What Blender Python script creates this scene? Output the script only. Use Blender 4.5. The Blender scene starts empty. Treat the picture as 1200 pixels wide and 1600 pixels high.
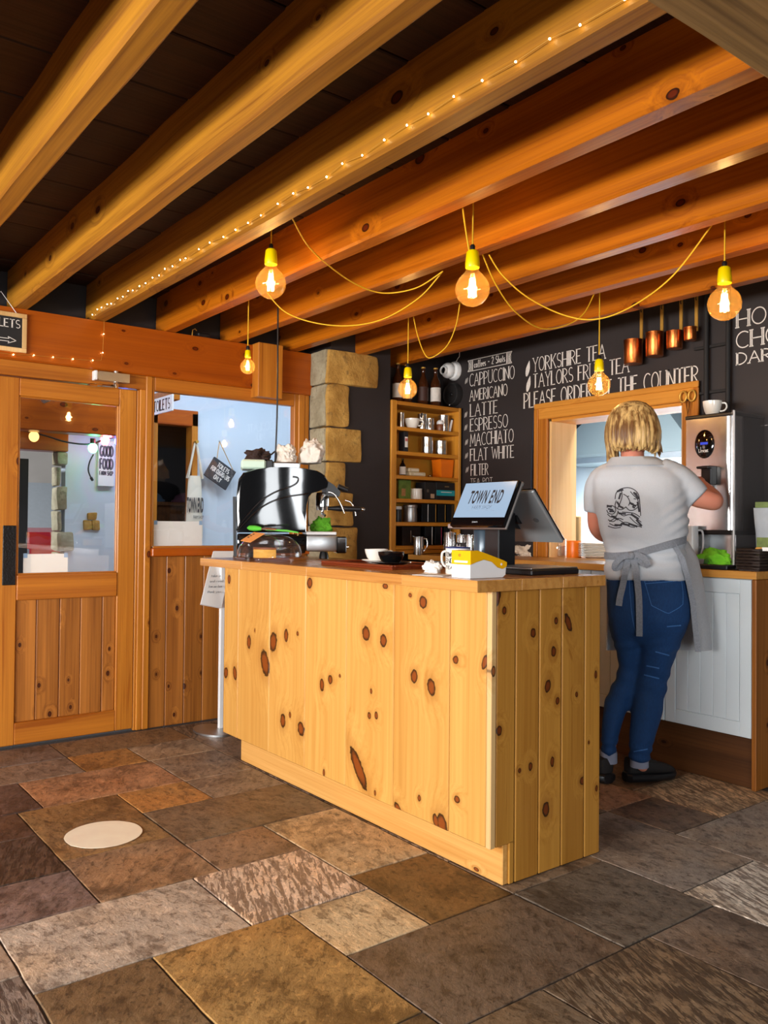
import bpy, bmesh, math, random
import numpy as np
from mathutils import Vector, Matrix, noise as mnoise
from mathutils.bvhtree import BVHTree

SC = bpy.context.scene
COL = SC.collection
PI = math.pi

# ------------------------------------------------------------------ camera
# room axes: x runs along the counter front, y goes deeper into the cafe, z is up; the camera stands at x=y=0
EYE = 1.15
_a = np.array([-1000.0, 13.0]); _b = np.array([1709.0, 38.0])
FPX = math.sqrt(-(_a @ _b))
def _n(v): return v / np.linalg.norm(v)
_X = -_n(np.array([_a[0], -_a[1], -FPX])); _Y = _n(np.array([_b[0], -_b[1], -FPX])); _Z = np.cross(_X, _Y)
RC = np.stack([_X, _Y, _Z]); CC = np.array([0, 0, EYE])
def ray(u, v): return RC @ np.array([u - 600.0, 800.0 - v, -FPX])
def onz(u, v, z): d = ray(u, v); return CC + d * (z - EYE) / d[2]
def onx(u, v, x): d = ray(u, v); return CC + d * x / d[0]
def ony(u, v, y): d = ray(u, v); return CC + d * y / d[1]

cam = bpy.data.objects.new('camera', bpy.data.cameras.new('camera'))
COL.objects.link(cam)
cam.data.sensor_fit = 'VERTICAL'; cam.data.sensor_height = 24.0
cam.data.lens = FPX / 1600 * 24.0
cam.data.clip_start = 0.05
M = Matrix.Identity(4)
for i in range(3):
    for j in range(3): M[i][j] = RC[i][j]
    M[i][3] = CC[i]
cam.matrix_world = M
SC.camera = cam

# ------------------------------------------------------------------ world, lights, exposure
SC.view_settings.view_transform = 'Standard'
SC.view_settings.look = 'None'
SC.view_settings.gamma = 1.0
SC.view_settings.exposure = 0.0
SC.view_settings.use_curve_mapping = False
W = bpy.data.worlds.new('daylight'); SC.world = W; W.use_nodes = True
W.node_tree.nodes['Background'].inputs[0].default_value = (0.95, 0.97, 1.0, 1)
W.node_tree.nodes['Background'].inputs[1].default_value = 0.07

def area(name, loc, target, sx, sy, power, color):
    l = bpy.data.lights.new(name, 'AREA'); l.shape = 'RECTANGLE'; l.size = sx; l.size_y = sy
    l.energy = power; l.color = color
    o = bpy.data.objects.new(name, l); COL.objects.link(o); o.location = loc
    o.rotation_euler = (Vector(target) - Vector(loc)).to_track_quat('-Z', 'Y').to_euler()
    return o
# daylight from the cafe's windows behind and to the right of the camera
area('window_light_front', (-1.6, -3.0, 1.30), (-2.4, 2.0, 1.25), 3.6, 0.60, 375, (1.0, 0.97, 0.93))
area('window_light_side', (3.3, -2.0, 1.35), (-2.0, -1.2, 1.2), 0.9, 1.7, 62, (0.93, 0.97, 1.0))
area('window_light_side', (3.3, -0.3, 1.35), (-2.0, 1.6, 1.2), 0.8, 1.7, 70, (0.93, 0.97, 1.0))
# daylight in the porch and the kitchen's strip lights
area('porch_fill', (-4.95, 2.3, 2.6), (-5.7, 2.3, 1.0), 3.2, 0.4, 40, (0.72, 0.86, 1.0))  # unseen area lamp added to give the porch its daylight
area('yard_daylight', (-7.2, -1.5, 3.2), (-9.5, 1.0, 0.5), 1.5, 1.5, 420, (0.92, 0.96, 1.0))
area('kitchen_strip_light', (-3.4, 4.45, 2.4), (-3.4, 6.0, 0.2), 2.8, 0.4, 80, (0.90, 0.97, 1.0))
area('hood_fill', (-3.6, 6.12, 1.71), (-3.6, 6.4, 0.0), 2.2, 0.25, 230, (0.90, 0.97, 1.0))  # unseen lamp added under the hood to brighten the kitchen wall

# ------------------------------------------------------------------ helpers
rnd = random.Random(7)
def lin(h):
    h = h.lstrip('#')
    return tuple(((c / 12.92) if c <= 0.04045 else ((c + 0.055) / 1.055) ** 2.4) for c in (int(h[i:i + 2], 16) / 255 for i in (0, 2, 4)))

class MB:
    """collects shapes into one mesh"""
    def __init__(s): s.v = []; s.f = []; s.mi = []; s.cur = 0
    def add(s, vs, fs):
        n = len(s.v); s.v += [tuple(map(float, q)) for q in vs]
        s.f += [tuple(i + n for i in f) for f in fs]; s.mi += [s.cur] * len(fs); return s
    def bm(s, b, M=None):
        b.verts.ensure_lookup_table(); b.verts.index_update()
        s.add([(M @ v.co if M else v.co) for v in b.verts], [[v.index for v in f.verts] for f in b.faces]); b.free(); return s
    def box(s, x0, x1, y0, y1, z0, z1, b=0.0, seg=1, M=None):
        bm = bmesh.new(); bmesh.ops.create_cube(bm, size=1.0)
        for v in bm.verts:
            v.co = Vector(((x0 + x1) / 2 + v.co.x * (x1 - x0), (y0 + y1) / 2 + v.co.y * (y1 - y0), (z0 + z1) / 2 + v.co.z * (z1 - z0)))
        if b > 0: bmesh.ops.bevel(bm, geom=bm.edges[:], offset=b, segments=seg, affect='EDGES', profile=0.5)
        return s.bm(bm, M)
    def loft(s, rings, cap=True, closed=True):
        n = len(rings[0]); vs = [p for r in rings for p in r]; fs = []
        for i in range(len(rings) - 1):
            for j in range(n if closed else n - 1):
                k = (j + 1) % n
                fs.append((i * n + j, i * n + k, (i + 1) * n + k, (i + 1) * n + j))
        if cap:
            fs.append(tuple(reversed(range(n)))); fs.append(tuple((len(rings) - 1) * n + j for j in range(n)))
        return s.add(vs, fs)
    def tube(s, pts, r, n=8, cap=True):
        pts = [Vector(p) for p in pts]; rs = r if isinstance(r, (list, tuple)) else [r] * len(pts)
        t = (pts[1] - pts[0]).normalized(); up = Vector((0, 0, 1)) if abs(t.z) < 0.9 else Vector((1, 0, 0))
        a = t.cross(up).normalized(); rings = []
        for i, p in enumerate(pts):
            t2 = (pts[min(i + 1, len(pts) - 1)] - pts[max(i - 1, 0)]).normalized()
            a = (a - t2 * a.dot(t2)).normalized(); b = t2.cross(a)
            rings.append([p + (a * math.cos(q) + b * math.sin(q)) * rs[i] for q in (2 * PI * k / n for k in range(n))])
        return s.loft(rings, cap)
    def cyl(s, p0, p1, r0, r1=None, n=16): return s.tube([p0, p1], [r0, r0 if r1 is None else r1], n)
    def lathe(s, prof, n=24, M=None, cap=False):
        M = M or Matrix.Identity(4)
        return s.loft([[M @ Vector((r * math.cos(2 * PI * k / n), r * math.sin(2 * PI * k / n), z)) for k in range(n)] for r, z in prof], cap)
    def ell(s, c, r, nu=14, nv=9, M=None):
        rr = r if isinstance(r, (tuple, list)) else (r, r, r); rings = []
        for i in range(nv + 1):
            th = PI * i / nv; rings.append([(c[0] + rr[0] * max(math.sin(th), 1e-4) * math.cos(2 * PI * k / nu), c[1] + rr[1] * max(math.sin(th), 1e-4) * math.sin(2 * PI * k / nu), c[2] - rr[2] * math.cos(th)) for k in range(nu)])
        if M: rings = [[M @ Vector(p) for p in q] for q in rings]
        return s.loft(rings, True)
    def prism(s, poly, axis, a, b):
        def P(p, t): return (t, p[0], p[1]) if axis == 'X' else ((p[0], t, p[1]) if axis == 'Y' else (p[0], p[1], t))
        return s.loft([[P(p, a) for p in poly], [P(p, b) for p in poly]], True)
    def build(s, name, mat, parent=None, smooth=None, loc=None, mats=None):
        me = bpy.data.meshes.new(name); me.from_pydata(s.v, [], s.f); me.update()
        b = bmesh.new(); b.from_mesh(me); bmesh.ops.recalc_face_normals(b, faces=b.faces[:]); b.to_mesh(me); b.free()
        for m in (mats or [mat]): me.materials.append(m)
        if mats: me.polygons.foreach_set('material_index', s.mi)
        if smooth is not None:
            me.polygons.foreach_set('use_smooth', [True] * len(me.polygons))
            if smooth < 179: me.set_sharp_from_angle(angle=math.radians(smooth))
        return link(name, me, parent, loc)

def link(name, me, parent=None, loc=None):
    o = bpy.data.objects.new(name, me); COL.objects.link(o)
    if parent is not None: o.parent = parent
    if loc is not None: o.location = loc
    return o
def tag(o, label, cat, group=None):
    o['label'] = label; o['category'] = cat
    if group: o['group'] = group
    return o
def thing(name, label, cat, loc=(0, 0, 0), rz=0.0, group=None):
    o = bpy.data.objects.new(name, None); COL.objects.link(o); o.empty_display_size = 0.05
    o.location = loc; o.rotation_euler = (0, 0, rz); return tag(o, label, cat, group)
def root(name):
    o = bpy.data.objects.new(name, None); COL.objects.link(o); o['kind'] = 'structure'; return o
def struct(o): o['kind'] = 'structure'; return o
def inst(o, name, parent, loc=None, rot=None, scale=None):
    c = o.copy(); c.name = name; COL.objects.link(c); c.parent = parent
    if loc is not None: c.location = loc
    if rot is not None: c.rotation_euler = rot
    if scale is not None: c.scale = scale
    return c
def simple_box(name, mat, parent, *a, b=0.002, **k): return MB().box(*a, b=b).build(name, mat, parent, **k)

def arc(cx, cy, rx, ry, a0, a1, n=10): return [(cx + rx * math.cos(math.radians(a0 + (a1 - a0) * i / n)), cy + ry * math.sin(math.radians(a0 + (a1 - a0) * i / n))) for i in range(n + 1)]
def smoothpts(pts, k=6):
    """Catmull-Rom through points"""
    pts = [np.array(p, float) for p in pts]; out = []
    for i in range(len(pts) - 1):
        p0 = pts[max(i - 1, 0)]; p1 = pts[i]; p2 = pts[i + 1]; p3 = pts[min(i + 2, len(pts) - 1)]
        for t in np.linspace(0, 1, k, endpoint=False):
            out.append(0.5 * (2 * p1 + (p2 - p0) * t + (2 * p0 - 5 * p1 + 4 * p2 - p3) * t * t + (3 * p1 - p0 - 3 * p2 + p3) * t ** 3))
    out.append(pts[-1]); return [tuple(p) for p in out]
# ------------------------------------------------------------------ materials
class NT:
    def __init__(s, name, rough=0.5, metal=0.0, spec=0.5):
        s.m = bpy.data.materials.new(name); s.m.use_nodes = True; s.t = s.m.node_tree; s.b = s.t.nodes['Principled BSDF']
        s.b.inputs['Roughness'].default_value = rough; s.b.inputs['Metallic'].default_value = metal; s.b.inputs['Specular IOR Level'].default_value = spec
    def n(s, typ, ins=None, **kw):
        d = s.t.nodes.new(typ)
        for k, v in kw.items(): setattr(d, k, v)
        for k, v in (ins or {}).items():
            if isinstance(v, bpy.types.NodeSocket): s.t.links.new(v, d.inputs[k])
            else:
                try: d.inputs[k].default_value = v
                except (TypeError, ValueError): d.inputs[k].default_value = tuple(v) + (1,)
        return d
    def link(s, a, b): s.t.links.new(a, b)
    def math(s, op, a, b=0.0, c=None, clamp=False):
        ins = {0: a, 1: b}
        if c is not None: ins[2] = c
        return s.n('ShaderNodeMath', ins, operation=op, use_clamp=clamp).outputs[0]
    def mix(s, f, a, b, bt='MIX'):
        d = s.n('ShaderNodeMix', None, data_type='RGBA', blend_type=bt)
        for k, v in ((0, f), (6, a), (7, b)):
            if isinstance(v, bpy.types.NodeSocket): s.link(v, d.inputs[k])
            else: d.inputs[k].default_value = v if k == 0 else tuple(v) + (1,)
        return d.outputs[2]
    def rng(s, v, a, b, c=0.0, d=1.0): return s.n('ShaderNodeMapRange', {0: v, 1: a, 2: b, 3: c, 4: d}, interpolation_type='SMOOTHSTEP').outputs[0]
    def noise(s, vec, scale, detail=3.0, rough=0.55, dist=0.0): return s.n('ShaderNodeTexNoise', {'Vector': vec, 'Scale': scale, 'Detail': detail, 'Roughness': rough, 'Distortion': dist}).outputs[0]
    def map(s, vec, scale=(1, 1, 1), rot=(0, 0, 0), loc=(0, 0, 0), typ='POINT'): return s.n('ShaderNodeMapping', {'Vector': vec, 'Scale': scale, 'Rotation': rot, 'Location': loc}, vector_type=typ).outputs[0]
    def obj(s, jitter=0.0):
        v = s.n('ShaderNodeTexCoord').outputs['Object']
        if jitter:
            r = s.n('ShaderNodeObjectInfo').outputs['Random']
            w = s.n('ShaderNodeTexWhiteNoise', {'W': r}, noise_dimensions='1D').outputs['Color']
            v = s.n('ShaderNodeVectorMath', {0: w, 1: (jitter,) * 3, 2: v}, operation='MULTIPLY_ADD').outputs[0]
        return v
    def bump(s, h, strength=0.3, dist=0.01):
        d = s.n('ShaderNodeBump', {'Height': h, 'Strength': strength, 'Distance': dist}); s.link(d.outputs[0], s.b.inputs['Normal'])
    def color(s, c):
        if isinstance(c, bpy.types.NodeSocket): s.link(c, s.b.inputs['Base Color'])
        else: s.b.inputs['Base Color'].default_value = tuple(c) + (1,)
    def rough(s, r): s.link(r, s.b.inputs['Roughness'])

def plain(name, col, rough=0.5, metal=0.0, spec=0.5, var=0.12, vs=30.0, bump=0.0, bs=200.0, coat=0.0, stretch=(1, 1, 1)):
    n = NT(name, rough, metal, spec); c = lin(col) if isinstance(col, str) else col
    v = n.map(n.obj(3.0), stretch); f = n.noise(v, vs, 3)
    n.color(n.mix(f, tuple(max(0, q * (1 - var)) for q in c), tuple(min(1, q * (1 + var)) for q in c)))
    if bump: n.bump(n.noise(v, bs, 3), bump, 0.004)
    if coat: n.b.inputs['Coat Weight'].default_value = coat; n.b.inputs['Coat Roughness'].default_value = 0.08
    return n.m
def emit(name, col, strength):
    n = NT(name); n.color((0, 0, 0)); n.b.inputs['Emission Color'].default_value = tuple(col) + (1,); n.b.inputs['Emission Strength'].default_value = strength; return n.m
def glass(name, tint=(1, 1, 1), ior=1.45, body=None, amount=0.0):
    n = NT(name); t = n.t; tr = n.n('ShaderNodeBsdfTransparent', {0: tint}); gl = n.n('ShaderNodeBsdfGlossy', {'Color': (1, 1, 1), 'Roughness': 0.02})
    fc_ = n.n('ShaderNodeLayerWeight', {'Blend': 0.5}).outputs['Facing']; fr = n.math('MULTIPLY_ADD', n.math('POWER', fc_, 4.0), (ior - 1) * 1.3, ((ior - 1) / (ior + 1)) ** 2 * 1.6, clamp=True); mx = n.n('ShaderNodeMixShader', {0: fr, 1: tr.outputs[0], 2: gl.outputs[0]})
    out = t.nodes['Material Output']; last = mx.outputs[0]
    if body is not None:
        df = n.n('ShaderNodeBsdfDiffuse', {0: body}); last = n.n('ShaderNodeMixShader', {0: amount, 1: last, 2: df.outputs[0]}).outputs[0]
    n.link(last, out.inputs[0]); return n.m

def wood(name, light, dark, axis='Z', knots=None, kd=0.5, ks=(5.0, 2.6), rough=0.42, grain=1.0, spec=0.4, tone=0.16, jitter=5.0, coat=0.0):
    """pine: streaky grain along an axis, grain bending round knots; knots=None scatters them, else a list (x, y, z, half width, half height, angle, ignored axis)"""
    n = NT(name, rough, 0.0, spec); raw = n.obj(0.0); v = n.obj(jitter)
    sx = n.n('ShaderNodeSeparateXYZ', {0: v}); a, b, c = sx.outputs
    if axis == 'X': p = n.n('ShaderNodeCombineXYZ', {0: b, 1: c, 2: a}).outputs[0]
    elif axis == 'Y': p = n.n('ShaderNodeCombineXYZ', {0: a, 1: c, 2: b}).outputs[0]
    else: p = v
    L = lin(light) if isinstance(light, str) else light; D = lin(dark) if isinstance(dark, str) else dark
    if knots is None:
        sp = n.n('ShaderNodeSeparateXYZ', {0: p}); w = n.n('ShaderNodeCombineXYZ', {0: n.math('MULTIPLY', sp.outputs[1], ks[0]), 1: n.math('MULTIPLY', sp.outputs[2], ks[1])}).outputs[0]; vo = n.n('ShaderNodeTexVoronoi', {'Vector': w, 'Scale': 1.0}, feature='F1', voronoi_dimensions='2D')
        gate = n.math('LESS_THAN', n.n('ShaderNodeSeparateColor', {0: vo.outputs['Color']}).outputs[0], kd)
        size = n.n('ShaderNodeSeparateColor', {0: vo.outputs['Color']}).outputs[1]
        rad = n.math('MULTIPLY_ADD', size, 0.065, 0.03)
        d = n.math('DIVIDE', vo.outputs['Distance'], rad)
        d = n.math('ADD', d, n.math('MULTIPLY', n.math('SUBTRACT', 1.0, gate), 30.0))
    else:
        d = None
        for (x, y, z, ra, rb, ang, ig) in knots:
            s = {'X': (1000, ra, rb), 'Y': (ra, 1000, rb)}[ig]; r = {'X': (ang, 0, 0), 'Y': (0, ang, 0)}[ig]
            q = n.map(raw, s, r, (x, y, z), 'TEXTURE'); e = n.n('ShaderNodeVectorMath', {0: q}, operation='LENGTH').outputs['Value']
            d = e if d is None else n.math('MINIMUM', d, e)
        if d is None: d = n.math('ADD', 30.0, 0.0)
        d = n.math('ADD', d, n.math('MULTIPLY', n.math('SUBTRACT', n.noise(raw, 60, 2), 0.5), 0.5))
    bend = n.rng(d, 0.0, 5.0, 1.0, 0.0)
    off = n.n('ShaderNodeCombineXYZ', {0: n.math('MULTIPLY', bend, 0.06), 1: n.math('MULTIPLY', bend, 0.05)}).outputs[0]
    pg = n.n('ShaderNodeVectorMath', {0: p, 1: off}, operation='ADD').outputs[0]
    f1 = n.noise(n.map(pg, (14, 14, 0.55)), 1.0, 3, 0.5, 0.6)
    f2 = n.noise(n.map(pg, (110, 110, 1.6)), 1.0, 3, 0.6, 0.2)
    rings = n.n('ShaderNodeTexWave', {'Vector': n.map(pg, (9, 9, 0.35)), 'Scale': 1.0, 'Distortion': 6.0, 'Detail': 2.0, 'Detail Scale': 1.2}, wave_type='BANDS', bands_direction='X').outputs[1]
    g = n.math('ADD', n.math('MULTIPLY', n.rng(f1, 0.3, 0.72), 0.45), n.math('MULTIPLY', n.rng(f2, 0.35, 0.75), 0.35))
    g = n.math('ADD', g, n.math('MULTIPLY', n.math('POWER', rings, 3.0), 0.25))
    crack = n.rng(n.noise(n.map(pg, (26, 26, 0.8)), 1.0, 2, 0.5, 0.3), 0.66, 0.74)
    g = n.math('MULTIPLY', n.math('MULTIPLY_ADD', crack, 0.5, g), grain, clamp=True)
    colr = n.mix(g, L, D)
    r = n.n('ShaderNodeObjectInfo').outputs['Random']
    colr = n.mix(1.0, colr, n.n('ShaderNodeCombineColor', {0: n.math('MULTIPLY_ADD', r, 2 * tone, 1 - tone), 1: n.math('MULTIPLY_ADD', r, 2.1 * tone, 1 - 1.05 * tone), 2: n.math('MULTIPLY_ADD', r, 2.3 * tone, 1 - 1.15 * tone)}).outputs[0], 'MULTIPLY')
    colr = n.mix(n.rng(d, 1.0, 2.4, 0.34, 0.0), colr, tuple(q * w for q, w in zip(D, (0.62, 0.45, 0.35))))
    kc = n.mix(n.rng(d, 0.45, 0.95), tuple(q * w for q, w in zip(D, (0.50, 0.27, 0.2))), tuple(q * 0.07 for q in D))
    colr = n.mix(n.rng(d, 0.92, 1.08, 1.0, 0.0), colr, kc)
    n.color(colr)
    n.bump(n.math('SUBTRACT', f2, n.math('MULTIPLY', n.rng(d, 0.8, 1.1, 1.0, 0.0), 0.3)), 0.12, 0.004)
    n.rough(n.math('MULTIPLY_ADD', f2, 0.18, rough - 0.09))
    if coat: n.b.inputs['Coat Weight'].default_value = coat; n.b.inputs['Coat Roughness'].default_value = 0.2
    return n.m

def slate(name, streak=0.0, mottle=0.5):
    n = NT(name, 0.5, 0.0, 0.45); v = n.obj(9.0); oi = n.n('ShaderNodeObjectInfo'); base = oi.outputs['Color']
    ang = n.math('MULTIPLY_ADD', oi.outputs['Random'], 1.0, -0.25)
    rot = n.n('ShaderNodeCombineXYZ', {2: ang}).outputs[0]
    vr = n.n('ShaderNodeVectorRotate', {'Vector': v, 'Rotation': rot}, rotation_type='EULER_XYZ').outputs[0]
    big = n.noise(v, 3.2, 8, 0.66, 0.5); mid = n.noise(n.map(vr, (16, 30, 16)), 1.0, 9, 0.72, 0.35); fine = n.noise(v, 170, 4, 0.75); pit = n.noise(v, 46, 6, 0.7)
    st = n.noise(n.map(vr, (13, 70, 30)), 1.0, 6, 0.66, 0.5)
    dark = n.mix(1.0, base, (0.24, 0.20, 0.18), 'MULTIPLY'); lite = n.mix(1.0, base, (1.75, 1.68, 1.6), 'MULTIPLY'); warm = n.mix(1.0, base, (1.15, 0.9, 0.62), 'MULTIPLY')
    c = n.mix(n.math('MULTIPLY', n.rng(n.noise(v, 2.3, 5, 0.6), 0.42, 0.62), 0.55), base, warm)
    c = n.mix(n.math('MULTIPLY', n.rng(big, 0.47, 0.66), mottle * 1.3, clamp=True), c, dark)
    c = n.mix(n.math('MULTIPLY', n.rng(mid, 0.51, 0.62), mottle * 1.25, clamp=True), c, dark)
    c = n.mix(n.math('MULTIPLY', n.rng(mid, 0.47, 0.36), mottle * 0.9), c, lite)
    if streak: c = n.mix(n.math('MULTIPLY', n.rng(st, 0.47, 0.54), streak), c, dark)
    c = n.mix(n.math('MULTIPLY', n.rng(pit, 0.54, 0.66), 0.75), c, dark)
    c = n.mix(n.math('MULTIPLY', n.rng(fine, 0.45, 0.75), 0.45), c, n.mix(1.0, c, (0.5, 0.46, 0.43), 'MULTIPLY'))
    n.color(c)
    h = n.math('ADD', n.math('MULTIPLY', n.math('SUBTRACT', mid, n.math('MULTIPLY', pit, 0.6)), 0.9), n.math('MULTIPLY', fine, 0.2))
    if streak: h = n.math('ADD', h, n.math('MULTIPLY', n.rng(st, 0.54, 0.47), 0.5))
    n.bump(h, 0.55, 0.008); n.rough(n.math('MULTIPLY_ADD', pit, 0.35, 0.28)); return n.m

def stone(name, a, b, gy):
    n = NT(name, 0.85, 0.0, 0.2); v = n.obj(4.0); big = n.noise(v, 6, 4, 0.6, 0.5); fine = n.noise(v, 60, 5, 0.7); spot = n.noise(v, 22, 3, 0.6, 0.5)
    c = n.mix(n.rng(big, 0.3, 0.7), lin(a), lin(b)); c = n.mix(n.rng(spot, 0.55, 0.75, 0, 0.6), c, lin(gy)); c = n.mix(n.rng(fine, 0.5, 0.8, 0, 0.55), c, n.mix(1.0, c, (0.45, 0.4, 0.35), 'MULTIPLY'))
    n.color(c); n.bump(n.math('ADD', fine, spot), 0.6, 0.012); return n.m

MT = {}
MT['joist'] = wood('joist_pine', '#bb7f20', '#74430e', 'X', kd=0.4, ks=(5.5, 3.4), rough=0.5, tone=0.07)
MT['joist_red'] = wood('stained_lit_joist_pine', '#c06c0e', '#823c05', 'X', kd=0.5, ks=(5.5, 3.6), rough=0.36, tone=0.08, coat=0.15)  # stained joists by the bulbs, warm bulb glow put into the orange
MT['cross_beam'] = wood('cross_beam_oak', '#a07c48', '#5e4424', 'Y', kd=0.25, ks=(3.5, 1.5), rough=0.6)
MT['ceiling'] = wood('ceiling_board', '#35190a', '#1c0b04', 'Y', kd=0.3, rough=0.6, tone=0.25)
MT['header'] = wood('header_pine', '#b5580b', '#8f3c05', 'Y', kd=0.5, ks=(6, 3.4), rough=0.32, grain=0.9, coat=0.2)
MT['frame_z'] = wood('frame_pine_upright', '#cb832c', '#9c5614', 'Z', kd=0.12, ks=(7, 4), rough=0.38, tone=0.06, coat=0.15)
MT['frame_y'] = wood('frame_pine_level', '#c67a26', '#985012', 'Y', kd=0.12, ks=(7, 4), rough=0.38, tone=0.06, coat=0.15)
MT['frame_x'] = wood('hatch_pine_level', '#dc9a3f', '#b46c20', 'X', kd=0.35, rough=0.4, tone=0.05)
MT['panel'] = wood('wainscot_pine', '#b87430', '#6e3a0e', 'Z', kd=0.5, ks=(8, 5.2), rough=0.4, tone=0.14, coat=0.15)
MT['worktop'] = wood('worktop_beech', '#d79c52', '#ac7030', 'X', kd=0.0, rough=0.28, tone=0.05, coat=0.25)
MT['worktop_k'] = wood('kitchen_worktop_beech', '#d69a4a', '#ad6f28', 'X', kd=0.0, rough=0.35, tone=0.05)
MT['shelf'] = wood('shelf_pine', '#d8932f', '#b06a18', 'Y', kd=0.15, rough=0.45, tone=0.05)
MT['shelf_z'] = wood('shelf_pine_upright', '#dd9a36', '#b4701c', 'Z', kd=0.15, rough=0.45, tone=0.05)
MT['plinth'] = wood('plinth_dark_pine', '#5f3a1d', '#3a2110', 'X', kd=0.3, rough=0.45)
MT['lining'] = wood('pale_lining_pine', '#e4bd84', '#cf9f60', 'Z', kd=0.3, rough=0.5)
MT['black_wall'] = plain('blackboard_paint', '#2a2425', 0.62, var=0.18, vs=3.0, bump=0.05, bs=90)
MT['white_wall'] = plain('white_plaster', '#cfdcea', 0.8, var=0.05, vs=3.0, bump=0.1, bs=40)
MT['dark_room'] = plain('dark_navy', '#1f2430', 0.7, var=0.15, vs=4)  # even dark navy for the far room and the kitchen's upper wall
MT['mortar'] = plain('mortar', '#4a4340', 0.9, var=0.25, vs=40, bump=0.4, bs=150)
MT['stone_y'] = stone('sandstone_tan', '#d3a85c', '#a67c3c', '#6b573c')
MT['stone_g'] = stone('sandstone_grey', '#b5ad93', '#958a70', '#6a6252')
MT['slate'] = slate('flagstone_riven', 0.0, 0.55)
MT['slate_s'] = slate('flagstone_striated', 0.85, 0.5)
MT['steel'] = plain('brushed_steel', '#c8c8c8', 0.22, 1.0, var=0.06, vs=60, stretch=(1, 1, 0.05))
MT['steel_soft'] = plain('satin_steel', '#bfc2c4', 0.38, 1.0, var=0.06, vs=60)
MT['chrome'] = plain('chrome', '#e6e6e6', 0.06, 1.0, var=0.02)
MT['copper'] = plain('hammered_copper', '#c4713a', 0.28, 1.0, var=0.3, vs=25, bump=0.25, bs=110)
MT['brass'] = plain('aged_brass', '#d0a048', 0.4, 0.45, var=0.2, vs=30)
MT['black_gloss'] = plain('black_gloss_enamel', '#08080a', 0.06, 0.0, 0.6, var=0.1, coat=0.6)
MT['black_plastic'] = plain('black_plastic', '#17171a', 0.38, var=0.12)
MT['black_matt'] = plain('black_matt', '#1d1b1c', 0.75, var=0.15)
MT['white_ceramic'] = plain('white_ceramic', '#efece4', 0.12, var=0.02, coat=0.4)
MT['black_ceramic'] = plain('black_ceramic', '#0c0c0e', 0.1, var=0.05, coat=0.5)
MT['white_plastic'] = plain('white_plastic', '#eef0f2', 0.3, var=0.03)
MT['white_paint'] = plain('white_cabinet_paint', '#d8e2e8', 0.42, var=0.04, vs=6)
MT['paper'] = plain('paper', '#f1f0ec', 0.8, var=0.03)
MT['yellow_plastic'] = plain('yellow_plastic', '#f6b800', 0.32, var=0.04)
MT['yellow_holder'] = plain('yellow_lampholder', '#f0d400', 0.3, var=0.04)
MT['yellow_cord'] = plain('yellow_fabric_cord', '#e5b51c', 0.7, var=0.1, vs=300)
MT['chalk'] = plain('chalk', '#e6e0da', 0.9, var=0.25, vs=120)
MT['ink'] = plain('black_ink', '#1c1a20', 0.7, var=0.1)
MT['orange'] = plain('orange_plastic', '#f07a10', 0.35, var=0.06)
MT['green_cloth'] = plain('green_microfibre', '#63b32a', 0.95, var=0.2, vs=40, bump=0.5, bs=500)
MT['lime_cloth'] = plain('lime_microfibre', '#7fd32a', 0.95, var=0.2, vs=40, bump=0.5, bs=500)
MT['towel'] = plain('cream_towel', '#e6ddd2', 0.95, var=0.1, vs=30, bump=0.6, bs=400)
MT['mint'] = plain('mint_plastic', '#c9e2d0', 0.4, var=0.04)
MT['glass'] = glass('window_glass')
MT['clear'] = glass('clear_plastic', (0.95, 0.94, 0.94), 1.6, (0.9, 0.9, 0.92), 0.012)
MT['bulb_glass'] = glass('amber_bulb_glass', (1.0, 0.86, 0.60), 1.35, (1.0, 0.62, 0.22), 0.045)
MT['brown_glass'] = glass('brown_bottle_glass', (0.42, 0.14, 0.05), 1.5, (0.10, 0.03, 0.01), 0.45)
MT['filament'] = emit('glowing_filament', (1.0, 0.84, 0.55), 40.0)
MT['fairy'] = emit('fairy_light_glow', (1.0, 0.82, 0.45), 30.0)
MT['wicker'] = plain('dark_wicker', '#2a1d18', 0.6, var=0.5, vs=160, bump=0.8, bs=150)
# ------------------------------------------------------------------ floor
floor = root('floor')
MB().box(-8.2, 1.6, -1.6, 5.0, -0.06, -0.0045).build('mortar_bed', MT['mortar'], floor)
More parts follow.
